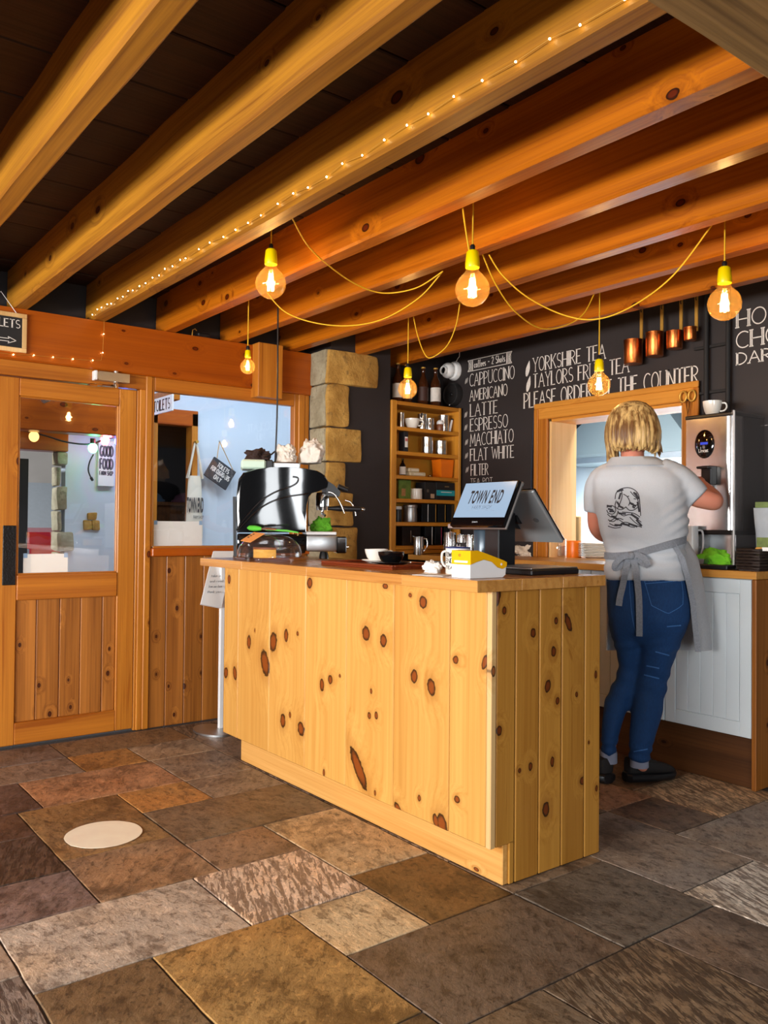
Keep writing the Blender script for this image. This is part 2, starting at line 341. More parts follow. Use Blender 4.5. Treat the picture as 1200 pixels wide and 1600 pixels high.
# slabs: x0, x1, y0, y1, colour, streaky?, all in metres; those the photograph shows, then fillers
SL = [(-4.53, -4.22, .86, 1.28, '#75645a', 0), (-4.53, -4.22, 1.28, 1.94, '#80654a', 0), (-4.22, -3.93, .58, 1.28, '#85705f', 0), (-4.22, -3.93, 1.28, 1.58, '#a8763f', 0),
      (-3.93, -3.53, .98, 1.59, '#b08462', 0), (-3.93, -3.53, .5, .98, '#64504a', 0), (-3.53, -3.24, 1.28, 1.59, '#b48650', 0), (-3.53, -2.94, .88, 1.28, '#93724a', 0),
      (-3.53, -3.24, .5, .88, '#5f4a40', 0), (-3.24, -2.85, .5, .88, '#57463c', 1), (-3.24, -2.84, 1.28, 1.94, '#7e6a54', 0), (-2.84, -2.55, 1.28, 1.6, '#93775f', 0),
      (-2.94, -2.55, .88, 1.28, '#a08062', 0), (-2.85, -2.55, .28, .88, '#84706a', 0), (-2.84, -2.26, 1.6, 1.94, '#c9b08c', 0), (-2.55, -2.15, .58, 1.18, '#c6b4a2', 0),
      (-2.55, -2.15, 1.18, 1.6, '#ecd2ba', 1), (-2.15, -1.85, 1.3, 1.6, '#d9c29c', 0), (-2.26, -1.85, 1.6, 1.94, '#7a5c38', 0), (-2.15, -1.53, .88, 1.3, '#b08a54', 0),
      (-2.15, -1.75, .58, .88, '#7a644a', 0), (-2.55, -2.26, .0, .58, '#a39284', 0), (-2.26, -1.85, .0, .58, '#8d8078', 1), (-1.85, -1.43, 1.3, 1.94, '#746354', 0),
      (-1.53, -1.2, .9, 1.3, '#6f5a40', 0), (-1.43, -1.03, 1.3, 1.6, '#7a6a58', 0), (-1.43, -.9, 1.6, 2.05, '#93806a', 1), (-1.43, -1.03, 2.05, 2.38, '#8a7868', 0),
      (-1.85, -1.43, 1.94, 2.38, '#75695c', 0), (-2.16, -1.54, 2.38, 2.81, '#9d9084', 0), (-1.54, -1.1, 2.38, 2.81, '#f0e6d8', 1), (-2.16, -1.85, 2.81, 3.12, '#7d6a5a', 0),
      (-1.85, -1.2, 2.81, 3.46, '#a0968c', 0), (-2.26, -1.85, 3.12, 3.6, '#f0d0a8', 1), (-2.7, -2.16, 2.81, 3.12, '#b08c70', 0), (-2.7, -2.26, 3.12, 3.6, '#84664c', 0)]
fx = sorted({-4.53, 1.5} | {s[0] for s in SL} | {s[1] for s in SL} | {-.6, -.2, .2, .6, 1.05}); fy = sorted({-1.5, 3.6} | {s[2] for s in SL} | {s[3] for s in SL} | {-1.1, -.7, -.35})
occ = {(i, j): any(s[0] <= (fx[i] + fx[i + 1]) / 2 <= s[1] and s[2] <= (fy[j] + fy[j + 1]) / 2 <= s[3] for s in SL) for i in range(len(fx) - 1) for j in range(len(fy) - 1)}
pal = ['#75655a', '#86705c', '#94806c', '#6a5a50', '#a08a72', '#80684e']
for i in range(len(fx) - 1):
    for j in range(len(fy) - 1):
        if occ[(i, j)]: continue
        i1 = i
        while i1 + 1 < len(fx) - 1 and not occ[(i1 + 1, j)] and fx[i1 + 1] - fx[i] < .3: i1 += 1
        j1 = j
        while j1 + 1 < len(fy) - 1 and fy[j1 + 1] - fy[j] < .28 and all(not occ[(q, j1 + 1)] for q in range(i, i1 + 1)): j1 += 1
        for p in range(i, i1 + 1):
            for q in range(j, j1 + 1): occ[(p, q)] = True
        SL.append((fx[i], fx[i1 + 1], fy[j], fy[j1 + 1], rnd.choice(pal), 1 if rnd.random() < .25 else 0))
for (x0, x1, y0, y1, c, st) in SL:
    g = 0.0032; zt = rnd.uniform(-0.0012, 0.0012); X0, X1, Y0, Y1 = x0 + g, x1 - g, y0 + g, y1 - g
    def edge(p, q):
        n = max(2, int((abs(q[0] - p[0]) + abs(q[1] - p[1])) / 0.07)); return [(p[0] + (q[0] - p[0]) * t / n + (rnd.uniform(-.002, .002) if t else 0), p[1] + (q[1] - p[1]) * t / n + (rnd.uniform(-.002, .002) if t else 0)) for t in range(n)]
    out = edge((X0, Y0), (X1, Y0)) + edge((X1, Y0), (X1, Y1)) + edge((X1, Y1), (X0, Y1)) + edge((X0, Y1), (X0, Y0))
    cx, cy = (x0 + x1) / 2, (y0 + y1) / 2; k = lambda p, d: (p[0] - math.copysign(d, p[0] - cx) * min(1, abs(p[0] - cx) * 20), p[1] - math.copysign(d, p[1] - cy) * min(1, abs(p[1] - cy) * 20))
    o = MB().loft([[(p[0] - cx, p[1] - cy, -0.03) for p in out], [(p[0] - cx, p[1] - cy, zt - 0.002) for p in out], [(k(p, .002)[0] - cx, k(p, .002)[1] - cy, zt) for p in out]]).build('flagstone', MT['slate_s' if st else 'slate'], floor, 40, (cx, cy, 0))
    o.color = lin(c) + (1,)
# round pale disc lying on the floor
sc = onz(162, 1304, 0)
pts = [(0.137 * math.cos(q) * (1 + rnd.uniform(-.012, .012)), 0.137 * math.sin(q) * (1 + rnd.uniform(-.012, .012))) for q in np.linspace(0, 2 * PI, 40, endpoint=False)]
tag(MB().prism(pts, 'Z', 0.0014, 0.0026).build('floor_disc', plain('pale_disc', '#ffeed6', 0.6, var=0.10, vs=14), None, None, (sc[0], sc[1], 0)), 'round pale disc on the flagstone floor in front of the door', 'sticker')

# ------------------------------------------------------------------ ceiling: boards, joists and the cross beam
ceiling = root('ceiling')
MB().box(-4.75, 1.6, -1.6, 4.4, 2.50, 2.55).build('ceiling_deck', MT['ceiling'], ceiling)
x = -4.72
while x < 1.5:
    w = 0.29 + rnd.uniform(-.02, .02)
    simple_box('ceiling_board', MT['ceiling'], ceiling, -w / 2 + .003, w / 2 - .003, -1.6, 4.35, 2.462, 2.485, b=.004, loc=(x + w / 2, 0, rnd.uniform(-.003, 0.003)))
    x += w
def beam(name, mat, parent, x0, x1, y0, y1, z0, z1, n=14, wob=.004, ch=.008, axis='X'):
    rings = []
    for i in range(n + 1):
        t = x0 + (x1 - x0) * i / n if axis == 'X' else y0 + (y1 - y0) * i / n
        d = [rnd.uniform(-wob, wob) for _ in range(6)]; c = ch + abs(d[5])
        if axis == 'X': rings.append([(t, y0 + d[0], z1), (t, y0 + d[1], z0 + c), (t, y0 + c + d[2] * .3, z0 + d[3] * .5), (t, y1 - c, z0 + d[4] * .5), (t, y1 + d[0], z0 + c), (t, y1, z1)])
        else: rings.append([(x0 + d[0], t, z1), (x0 + d[1], t, z0 + c), (x0 + c + d[2] * .3, t, z0 + d[3] * .5), (x1 - c, t, z0 + d[4] * .5), (x1 + d[0], t, z0 + c), (x1, t, z1)])
    return MB().loft(rings).build(name, mat, parent, 25)
for k in range(-2, 9):
    yf = 0.745 + 0.4035 * (k - 1) + (0.012 if k == 6 else 0)
    beam('joist', MT['joist'] if k <= 3 else MT['joist_red'], ceiling, -4.64 if k < 7 else -4.55, -0.55, yf - 0.08, yf, 2.25, 2.465, wob=.0035 if k < 4 else .0025)
beam('cross_beam', MT['cross_beam'], ceiling, -0.80, -0.50, -1.5, 4.0, 1.98, 2.30, axis='Y', n=20, wob=.004, ch=.012)

# ------------------------------------------------------------------ left wall: header beam, glazed door, side window, boarding below
XW = -4.53
wall_left = root('wall_left')
MB().box(-4.75, -4.66, -1.4, 2.95, 2.0, 2.50).build('wall_above_header', MT['black_wall'], wall_left)
beam('header_beam', MT['header'], wall_left, -4.64, XW, -1.2, 2.875, 1.983, 2.248, axis='Y', n=16, wob=.0025, ch=.006)
MB().box(-4.66, -4.58, -1.2, 0.86, 0.0, 1.99).build('wall_beyond_door', MT['header'], wall_left)
# stub post fixed on the header
pb = [onx(u, 580, -4.455)[1] for u in (404, 442)]
simple_box('post_stub', MT['frame_z'], wall_left, -4.56, -4.455, pb[0], pb[1], onx(404, 619, -4.455)[2], onx(404, 534, -4.455)[2], b=.003)
# framing
simple_box('door_head', MT['frame_y'], wall_left, -4.61, -4.548, .80, 1.825, 1.905, 1.984, b=.003)
simple_box('door_jamb', MT['frame_z'], wall_left, -4.61, -4.548, 1.752, 1.784, 0, 1.905, b=.003)
simple_box('door_stop', MT['frame_z'], wall_left, -4.60, -4.556, 1.738, 1.752, 0, 1.9, b=.003)
simple_box('mullion', MT['frame_z'], wall_left, -4.61, -4.541, 1.784, 1.822, 0, 1.984, b=.005)
simple_box('door_jamb', MT['frame_z'], wall_left, -4.61, -4.548, .80, .868, 0, 1.905, b=.003)
# door leaf
door = root('door_1')
def fr(name, ax, y0, y1, z0, z1, x0=-4.598, x1=-4.556, par=None, b=.004): return simple_box(name, MT['frame_' + ax], par or door, x0, x1, y0, y1, z0, z1, b=b)
fr('stile', 'z', .872, 1.116, .012, 1.898); fr('stile', 'z', 1.637, 1.736, .012, 1.898)
fr('top_rail', 'y', 1.116, 1.637, 1.806, 1.898); fr('middle_rail', 'y', 1.116, 1.637, .752, .882, x1=-4.550); fr('bottom_rail', 'y', 1.116, 1.637, .012, .126)
dy = [1.116] + [onx(u, 1000, -4.575)[1] for u in (56, 92.5, 125, 159)] + [1.637]
for a, b in zip(dy, dy[1:]): simple_box('board', MT['panel'], door, -4.590, -4.570, a + .001, b - .001, .124, .755, b=.004)
for s in ((1.116, 1.124, .882, 1.806), (1.629, 1.637, .882, 1.806)): simple_box('glazing_bead', MT['frame_z'], door, -4.585, -4.560, *s, b=.003)
for s in ((1.116, 1.637, .882, .890), (1.116, 1.637, 1.798, 1.806)): simple_box('glazing_bead', MT['frame_y'], door, -4.585, -4.560, *s, b=.003)
MB().box(-4.579, -4.575, 1.12, 1.633, .886, 1.802).build('pane', MT['glass'], door)
hp = onx(5, 821, -4.55), onx(24, 914, -4.55)
MB().box(-4.557, -4.548, hp[0][1], hp[1][1], hp[1][2], hp[0][2], b=.002).build('push_plate', plain('black_hammered_iron', '#1b1b1d', 0.35, 0.4, var=0.3, vs=60, bump=0.6, bs=90), door)
# silver door closer on the door head
cl = thing('door_closer', 'silver hydraulic door closer on the wooden frame above the glazed door', 'door closer', (-4.548, 0, 0))
c0, c1 = onx(150, 596, -4.52), onx(201, 600, -4.52)
cm = MB().prism([(c0[1] + .012, 1.925), (c0[1], 1.935), (c0[1], 1.962), (c0[1] + .012, 1.972), (c1[1], 1.972), (c1[1], 1.925)], 'X', 0.0, 0.045); cm.build('body', MT['steel_soft'], cl)
simple_box('end_cap', MT['white_plastic'], cl, -.001, .047, c0[1] - .012, c0[1] + .002, 1.924, 1.974)
MB().cyl((.022, (c0[1] + c1[1]) / 2 + .02, 1.972), (.022, (c0[1] + c1[1]) / 2 + .02, 1.985), .012).build('spindle_top', MT['steel_soft'], cl)
ap = onx(178, 606, -4.50)
MB().cyl((.022, (c0[1] + c1[1]) / 2 + .02, 1.925), (.022, (c0[1] + c1[1]) / 2 + .02, 1.893), .014).build('pinion', MT['chrome'], cl)
MB().tube([(.022, (c0[1] + c1[1]) / 2 + .02, 1.900), (.055, c0[1] + .02, 1.893), (.07, c0[1] - .02, 1.888)], .010).build('arm', MT['chrome'], cl)
simple_box('arm_bracket', MT['chrome'], cl, .055, .085, c0[1] - .055, c0[1] - .01, 1.880, 1.893)
# window beside the door
win = root('window_1')
for nm, ax, a in (('frame_side', 'z', (1.822, 1.836, 1.02, 1.984)), ('frame_side', 'z', (2.757, 2.868, .97, 1.984)), ('frame_head', 'y', (1.836, 2.757, 1.906, 1.984)), ('frame_foot', 'y', (1.836, 2.757, 1.012, 1.026))): simple_box(nm, MT['frame_' + ax], win, -4.60, -4.548, *a, b=.004)
simple_box('frame_moulding', MT['frame_z'], win, -4.55, -4.54, 2.785, 2.83, 1.02, 1.984, b=.004)
simple_box('sill', MT['header'], win, -4.61, -4.515, 1.822, 2.868, .968, 1.014, b=.004)
MB().box(-4.577, -4.573, 1.834, 2.759, 1.024, 1.908).build('pane', MT['glass'], win)
# boarding under the window
by = [1.822] + [onx(u, 1000, -4.55)[1] for u in (259, 288, 317, 343)]
while by[-1] < 2.75: by.append(by[-1] + .105)
by[-1] = 2.868
for a, b in zip(by, by[1:]): simple_box('board', MT['panel'], wall_left, -4.575, -4.553, a + .001, b - .001, 0.0, .969, b=.004)

# ------------------------------------------------------------------ stone corner and black return wall
XR = -4.342; YB = 4.02
wall_corner = root('wall_corner')
MB().box(-4.66, XR - .012, 2.90, 3.372, 0, 2.47).build('return_wall', MT['black_wall'], wall_corner)
MB().box(-4.66, -4.56, 3.37, YB, 0, 2.47).build('niche_back', MT['black_wall'], wall_corner)
def rock(x0, x1, y0, y1, z0, z1, amp=.012, r=.02, seed=0):
    """a dressed stone: a subdivided block, corners rounded, faces uneven"""
    bm = bmesh.new(); bmesh.ops.create_cube(bm, size=1.0)
    for v in bm.verts: v.co = Vector(((x0 + x1) / 2 + v.co.x * (x1 - x0), (y0 + y1) / 2 + v.co.y * (y1 - y0), (z0 + z1) / 2 + v.co.z * (z1 - z0)))
    bmesh.ops.bevel(bm, geom=bm.edges[:], offset=r, segments=2, affect='EDGES', profile=0.6)
    bmesh.ops.subdivide_edges(bm, edges=[e for e in bm.edges if e.calc_length() > .06], cuts=3, use_grid_fill=True)
    for v in bm.verts:
        q = v.co * 9 + Vector((seed * 3.1, seed, 0)); v.co += Vector((mnoise.noise(q), mnoise.noise(q + Vector((9, 0, 0))), mnoise.noise(q + Vector((0, 9, 0))))) * amp
    return bm
zs = [onx(530, v, XR)[2] for v in (546, 601, 668, 722, 768, 822)]; ye = [onx(u, 650, XR)[1] for u in (590, 545, 565, 541, 553, 560)]
zs += [.80, .60, .42, .2, 0.0]; ye += [3.10, 3.2, 3.08, 3.15]
zs[0] = min(zs[0], 2.30)
for i in range(len(zs) - 1):
    o = MB().bm(rock(-4.535, XR + .008, 2.872, ye[min(i, len(ye) - 1)], zs[i + 1] + .003, zs[i] - .003, seed=i)).build('stone', MT['stone_g' if i in (6, 8) else 'stone_y'], wall_corner, 35)
    # window-side facing, its cool light put into a grey stone colour
    MB().bm(rock(-4.54, XR - .02, 2.862, 2.90, zs[i + 1] + .004, zs[i] - .004, .008, .012, seed=i + 40)).build('stone', MT['stone_g'], wall_corner, 35)

# ------------------------------------------------------------------ back wall with the serving hatch
wall_back = root('wall_back')
hx0, hx1 = ony(858, 750, YB)[0], ony(1069, 700, YB)[0]; hz1 = 1.835; ZW = .965
for a in ((-4.66, hx0, 0, 2.47), (hx1, 1.5, 0, 2.47), (hx0, hx1, hz1, 2.47), (hx0, hx1, 0, ZW - .035)):
    MB().box(a[0], a[1], YB, YB + .22, a[2], a[3]).build('wall_section', MT['black_wall'], wall_back)
hatch = root('window_2')
fo = .095
simple_box('frame_side', MT['frame_z'], hatch, hx0 - fo, hx0, YB - .022, YB - .001, ZW, hz1 + fo, b=.004); simple_box('frame_side', MT['frame_z'], hatch, hx1, hx1 + fo, YB - .022, YB - .001, ZW, hz1 + fo, b=.004)
simple_box('frame_head', MT['frame_x'], hatch, hx0 - fo, hx1 + fo, YB - .024, YB - .002, hz1, hz1 + fo, b=.004)
simple_box('frame_moulding', MT['frame_x'], hatch, hx0 - fo - .008, hx1 + fo + .008, YB - .034, YB - .02, hz1 + fo - .028, hz1 + fo + .006, b=.004)
simple_box('frame_moulding', MT['frame_z'], hatch, hx0 - fo - .008, hx0 - fo + .026, YB - .034, YB - .02, ZW, hz1 + fo - .028, b=.004); simple_box('frame_moulding', MT['frame_z'], hatch, hx1 + fo - .026, hx1 + fo + .008, YB - .034, YB - .02, ZW, hz1 + fo - .028, b=.004)
simple_box('lining', MT['lining'], hatch, hx0 - .001, hx0 + .018, YB, YB + .24, ZW, hz1, b=.002); simple_box('lining', MT['lining'], hatch, hx1 - .018, hx1 + .001, YB, YB + .24, ZW, hz1, b=.002); simple_box('lining', MT['frame_x'], hatch, hx0, hx1, YB, YB + .24, hz1 - .018, hz1 + .001, b=.002)
for (u0, u1) in ((1100, 1107), (1134, 1141)):
    q0, q1 = ony(u0, 560, YB - .03)[0], ony(u1, 560, YB - .03)[0]
    pm = MB().cyl(((q0 + q1) / 2, YB - .03, .97), ((q0 + q1) / 2, YB - .03, 2.46), (q1 - q0) / 2); pm.build('pipe', MT['black_matt'], wall_back, 40)
for z in (2.10, 1.86): simple_box('pipe_bracket', MT['black_matt'], wall_back, -2.53, -2.33, YB - .02, YB - .002, z, z + .015)

# ------------------------------------------------------------------ kitchen beyond the hatch
KY = 6.6
wk = root('wall_kitchen')
MB().box(-7.5, -1.0, KY, KY + .08, 0, 2.7).build('wall_core', MT['white_wall'], wk)
for i in range(6): simple_box('cladding_panel', MT['white_paint'], wk, -7.0 + i * 1.0 + .003, -6.0 + i * 1.0 - .003, KY - .02, KY, 0, 1.765, b=.003)
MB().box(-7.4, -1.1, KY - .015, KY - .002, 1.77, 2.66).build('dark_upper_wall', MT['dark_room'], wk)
MB().box(-7.5, -7.42, YB + .2, KY, 0, 2.7).build('side_wall', MT['white_wall'], wk); MB().box(-1.1, -1.0, YB + .2, KY, 0, 2.7).build('side_wall', MT['white_wall'], wk)
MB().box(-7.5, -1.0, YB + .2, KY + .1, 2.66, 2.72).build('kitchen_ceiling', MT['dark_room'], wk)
MB().box(-7.5, -1.0, YB + .2, KY + .1, -.05, 0).build('kitchen_floor', MT['mortar'], wk)
hd = thing('extractor_hood', 'large brushed steel extractor canopy seen through the serving hatch', 'extractor hood', (0, 0, 0))
h0, h1 = ony(866, 700, 5.9)[0], ony(1040, 690, 5.9)[0]
MB().loft([[(h0 - .1, 5.9, 1.74), (h1 + .25, 5.9, 1.74), (h1 + .25, KY - .03, 1.74), (h0 - .1, KY - .03, 1.74)], [(h0 - .1, 5.9, 1.80), (h1 + .25, 5.9, 1.80), (h1 + .25, KY - .03, 1.80), (h0 - .1, KY - .03, 1.80)], [(h0 + .55, 6.15, 2.4), (h1 - .35, 6.15, 2.4), (h1 - .35, KY - .03, 2.4), (h0 + .45, KY - .03, 2.4)]]).build('canopy', plain('pale_steel', '#8d9a9e', 0.5, 0.0, var=.05, vs=4), hd)
MB().box(h0 + .5, h1 - .4, 6.2, KY - .04, 2.4, 2.655).build('duct', MT['steel_soft'], hd)
simple_box('rim', MT['steel_soft'], hd, h0 - .11, h1 + .26, 5.88, 5.8995, 1.72, 1.77)
kr = thing('ticket_rail', 'steel ticket rail high on the white kitchen wall behind the hatch', 'rail'); simple_box('rail', MT['steel_soft'], kr, -4.3, -3.5, KY - .05, KY - .02, 1.66, 1.69); simple_box('clip', MT['black_plastic'], kr, -4.0, -3.9, KY - .056, KY - .05, 1.65, 1.70)

# ------------------------------------------------------------------ porch behind the glazed door and window
XP = -6.0
porch = root('wall_porch')
yo = onx(103, 700, XP)[1]; yd0, yd1 = onx(240, 720, XP)[1], onx(297, 720, XP)[1]
MB().box(XP - .1, XP, yo, yd0, 0, 2.6).build('wall_section', MT['white_wall'], porch); MB().box(XP - .1, XP, yd1 + .045, 5.2, 0, 2.6).build('wall_section', MT['white_wall'], porch)
MB().box(XP - .1, XP, yd0, yd1 + .045, 1.92, 2.6).build('wall_section', MT['white_wall'], porch)
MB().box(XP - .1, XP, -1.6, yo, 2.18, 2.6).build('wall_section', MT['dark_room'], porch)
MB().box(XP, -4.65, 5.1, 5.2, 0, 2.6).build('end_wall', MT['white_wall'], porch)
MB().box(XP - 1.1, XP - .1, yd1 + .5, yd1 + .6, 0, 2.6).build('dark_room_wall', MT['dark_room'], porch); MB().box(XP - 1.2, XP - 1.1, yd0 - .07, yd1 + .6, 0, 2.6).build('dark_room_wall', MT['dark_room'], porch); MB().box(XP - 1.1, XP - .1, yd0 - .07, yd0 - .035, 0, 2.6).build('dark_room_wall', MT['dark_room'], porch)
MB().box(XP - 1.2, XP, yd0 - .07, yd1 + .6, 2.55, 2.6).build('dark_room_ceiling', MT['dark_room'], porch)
MB().box(-14.2, -14.0, -3, 9, -.6, 5).build('yard_wall', plain('pale_render', '#c9c2ba', .9, var=.15, vs=3), porch)
MB().box(XP - .1, -4.66, -1.6, 5.2, 2.7, 2.75).build('porch_ceiling', MT['white_wall'], porch)
simple_box('door_post', MT['frame_z'], porch, XP - .08, XP + .03, yd1, yd1 + .05, 0, 2.0, b=.004); simple_box('door_post', MT['frame_z'], porch, XP - .08, XP + .03, yd0 - .03, yd0 + .02, 0, 2.0, b=.004)
simple_box('door_lintel', MT['header'], porch, XP - .08, XP + .03, yd0 - .03, yd1 + .05, 1.90, 2.02, b=.004)
# timbers over the porch opening
z0 = onx(60, 703, XP + .5)[2]
simple_box('porch_beam', MT['header'], porch, XP + .35, XP + .5, -.8, onx(192, 700, XP + .5)[1], onx(60, 672, XP + .5)[2], 2.40, b=.006)
simple_box('porch_lintel', MT['header'], porch, XP - .1, XP + .05, -.8, onx(104, 680, XP)[1], onx(60, 704, XP)[2], 2.3, b=.006)
# rough stones left bare round the opening and in the plaster
for (u0, u1, v0, v1) in ((88, 105, 706, 727), (87, 94, 728, 760), (87, 104, 760, 797), (87, 95, 797, 830), (87, 114, 830, 862), (87, 100, 862, 900)):
    a, b = onx(u0, v1, XP), onx(u1, v0, XP); MB().bm(rock(XP - .12, XP + .03, a[1], b[1], a[2] + .004, b[2] - .004, .01, .015, seed=u1 + v0)).build('stone', MT['stone_g'], porch, 35)
for (u0, u1, v0, v1) in ((136, 151, 800, 813), (130, 143, 813, 829), (143, 156, 812, 829)):
    a, b = onx(u0, v1, XP), onx(u1, v0, XP); MB().bm(rock(XP - .05, XP + .02, a[1], b[1], a[2] + .003, b[2] - .003, .008, .012, seed=u1)).build('stone', MT['stone_y'], porch, 35)
MB().box(-7.0, -6.90, -1.0, yo, 0, onx(60, 858, -6.9)[2]).build('porch_low_wall', MT['white_wall'], porch)
dpa, dpb = onx(28, 716, -5.9), onx(45, 716, -5.9)
simple_box('dark_panel', MT['black_matt'], porch, -5.93, -5.9, dpa[1], dpb[1], .05, dpa[2])
def frame_m(o, r, u, n): return Matrix(((r[0], u[0], n[0], o[0]), (r[1], u[1], n[1], o[1]), (r[2], u[2], n[2], o[2]), (0, 0, 0, 1)))
# ------------------------------------------------------------------ counter
CX0, CX1 = -3.752, -1.90; CY0, CY1 = 1.885, 2.43; ZC = .985
counter = thing('counter', 'knotty pine boarded serving counter standing in the middle of the flagstone floor', 'counter', (0, 0, 0))
simple_box('carcass', MT['lining'], counter, -3.655, CX1 - .03, CY0 + .09, CY1 - .01, .02, .945)
xs = [CX0] + [ony(u, 1000, CY0)[0] for u in (372, 421, 477, 541, 615, 702)] + [-1.922]
def kn(lst, plane):
    out = []
    for (u, v, ra, rb, ang) in lst:
        if plane == 'Y': p = ony(u, v, CY0 - .0); k = 2.05 / abs(p[0]) * .92; out.append((p[0], p[1], p[2], ra * .0027 * abs(p[0]) / 2.0, rb * .00165 * abs(p[0]) / 2.0, ang, 'Y'))
        else: p = onx(u, v, CX1); out.append((p[0], p[1], p[2], ra * .0024, rb * .0016, ang, 'X'))
    return out
KF = [[(358, 905, 3, 7, 0), (353, 1051, 4, 9, .2), (367, 1052, 4, 11, -.2)], [(389, 1003, 4, 11, 0), (414, 1036, 8, 22, -.35), (398, 985, 1, 3, 0)],
      [(427, 1003, 7, 17, .2), (447, 993, 4, 11, 0), (465, 990, 2, 4, 0), (442, 1126, 5, 12, 0), (470, 1139, 6, 12, -.3), (453, 1117, 2, 5, 0)], [(503, 1070, 4, 11, 0), (516, 1062, 4, 8, 0), (531, 1056, 2, 3, 0), (484, 911, 5, 9, .4), (506, 1207, 2, 6, 0)],
      [(572, 990, 7, 13, -.2), (599, 1001, 6, 12, .1), (602, 916, 5, 5, 0), (577, 1118, 3, 6, 0), (588, 1118, 3, 7, 0), (580, 1080, 2, 5, 0), (560, 1200, 8, 40, -.65), (586, 1239, 2, 5, 0)],
      [(661, 941, 7, 12, 0), (647, 1057, 6, 13, .1), (674, 1074, 7, 17, -.2), (641, 930, 3, 4, 0), (655, 1247, 3, 6, 0), (690, 1288, 9, 20, -.2), (681, 1283, 5, 14, -.4), (622, 1265, 9, 8, .8)], [(712, 1031, 5, 8, 0), (714, 1249, 5, 7, 0), (757, 1035, 4, 16, .3)]]
for i in range(7):
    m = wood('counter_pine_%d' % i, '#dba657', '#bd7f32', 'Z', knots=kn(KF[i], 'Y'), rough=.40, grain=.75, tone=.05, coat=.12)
    simple_box('front_board', m, counter, xs[i] + .0012, xs[i + 1] - .0012, CY0, CY0 + .022, .132, .946, b=.004)
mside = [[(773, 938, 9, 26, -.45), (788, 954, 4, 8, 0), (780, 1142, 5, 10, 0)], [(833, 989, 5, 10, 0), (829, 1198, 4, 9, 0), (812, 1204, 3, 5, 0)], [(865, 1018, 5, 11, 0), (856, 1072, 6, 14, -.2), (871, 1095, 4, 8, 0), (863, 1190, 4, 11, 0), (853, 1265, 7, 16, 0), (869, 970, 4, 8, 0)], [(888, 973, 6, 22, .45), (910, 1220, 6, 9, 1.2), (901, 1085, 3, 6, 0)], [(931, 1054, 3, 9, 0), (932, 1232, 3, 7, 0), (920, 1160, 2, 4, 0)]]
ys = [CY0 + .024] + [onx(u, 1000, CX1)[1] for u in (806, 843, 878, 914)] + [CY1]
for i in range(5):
    m = wood('counter_shaded_pine_%d' % i, '#c48c3a', '#9a611c', 'Z', knots=kn(mside[i], 'X'), rough=.42, grain=.85, tone=.07, coat=.1)  # shade on the counter's side put into a darker pine colour
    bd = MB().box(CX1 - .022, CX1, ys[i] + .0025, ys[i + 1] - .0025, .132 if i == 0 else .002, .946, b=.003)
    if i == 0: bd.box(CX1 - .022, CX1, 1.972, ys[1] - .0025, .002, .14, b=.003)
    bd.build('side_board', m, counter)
simple_box('corner_trim', MT['lining'], counter, -1.921, CX1 + .001, CY0 + .001, CY0 + .023, .132, .946, b=.002)
simple_box('plinth', wood('plinth_pine', '#e0ab62', '#c08238', 'X', kd=.3, rough=.45, tone=.03), counter, -3.68, CX1 - .006, 1.948, 1.972, .002, .136, b=.003)
simple_box('end_board', MT['panel'], counter, CX0, CX0 + .022, CY0 + .023, CY1, .132, .946); simple_box('end_board', MT['plinth'], counter, -3.68, -3.66, 1.9725, CY1 - .02, .002, .131)
wt = thing('counter_worktop', 'long oiled wooden worktop lying on the boarded serving counter', 'worktop', (0, 0, 0))
wx = [-3.835, -3.42, -3.0, -2.6, -2.2, -1.868]
rows = [1.792, 1.99, 2.19, 2.415]
for j in range(3):
    cuts = [-3.835] + [-3.835 + 1.967 * t for t in ((.22, .5, .81), (.36, .66, .9), (.18, .44, .74))[j]] + [-1.868]
    for a, b in zip(cuts, cuts[1:]): simple_box('stave', MT['worktop'], wt, a + .0002, b - .0002, rows[j] + .0002, rows[j + 1] - .0002, .948, ZC, b=.0012)

# ------------------------------------------------------------------ espresso machine
TH = math.radians(-27); NX = np.array((math.cos(TH), math.sin(TH))); NY = np.array((-math.sin(TH), math.cos(TH))); PM = onx(369, 870, -3.66)[:2]
em = thing('espresso_machine', 'glossy black espresso machine with chrome group on the end of the counter', 'coffee machine', (PM[0], PM[1], 0), TH)
def mx(u, v, c=0.0):     # point on the machine's flank plane (or c metres in front of it) in the machine's own axes
    d = ray(u, v); P = CC + d * ((c + PM @ NX) / (d[:2] @ NX)); return np.array((c, (P[:2] - PM) @ NY, P[2]))
def toW(p): q = PM + NX * p[0] + NY * p[1]; return (q[0], q[1], p[2])
def pm(pts): return [tuple(mx(u, v)[1:3]) for u, v in pts]
prof = pm([(371, 832), (369, 800), (370, 770), (373, 748), (380, 738), (400, 732), (422, 729), (448, 729), (474, 731), (497, 735), (508, 742), (514, 753), (512, 762), (500, 767), (488, 771), (483, 777), (480, 790), (478, 810), (478, 832)])
body = MB()
for x0, x1, k in ((-.03, 0, 0),): 
    c = np.mean(np.array(prof), axis=0)
    ins = [tuple(c + (np.array(p) - c) * .965) for p in prof]
    hw_ = max(p[0] for p in prof) - c[0]
    bulge = lambda p: .014 * (1 - ((p[0] - c[0]) / hw_) ** 2)
    sc_ = lambda k_: [tuple(c + (np.array(p) - c) * k_) for p in prof]
    body.loft([[(-.24, p[0], p[1]) for p in prof], [(-.022, p[0], p[1]) for p in prof], [(-.008, p[0], p[1]) for p in sc_(.992)]] + [[(bulge(p), p[0], p[1]) for p in sc_(k_)] for k_ in (.965, .93, .85, .75, .62, .48, .34, .2, .08)])
body.build('side_housing', MT['black_gloss'], em, 30)
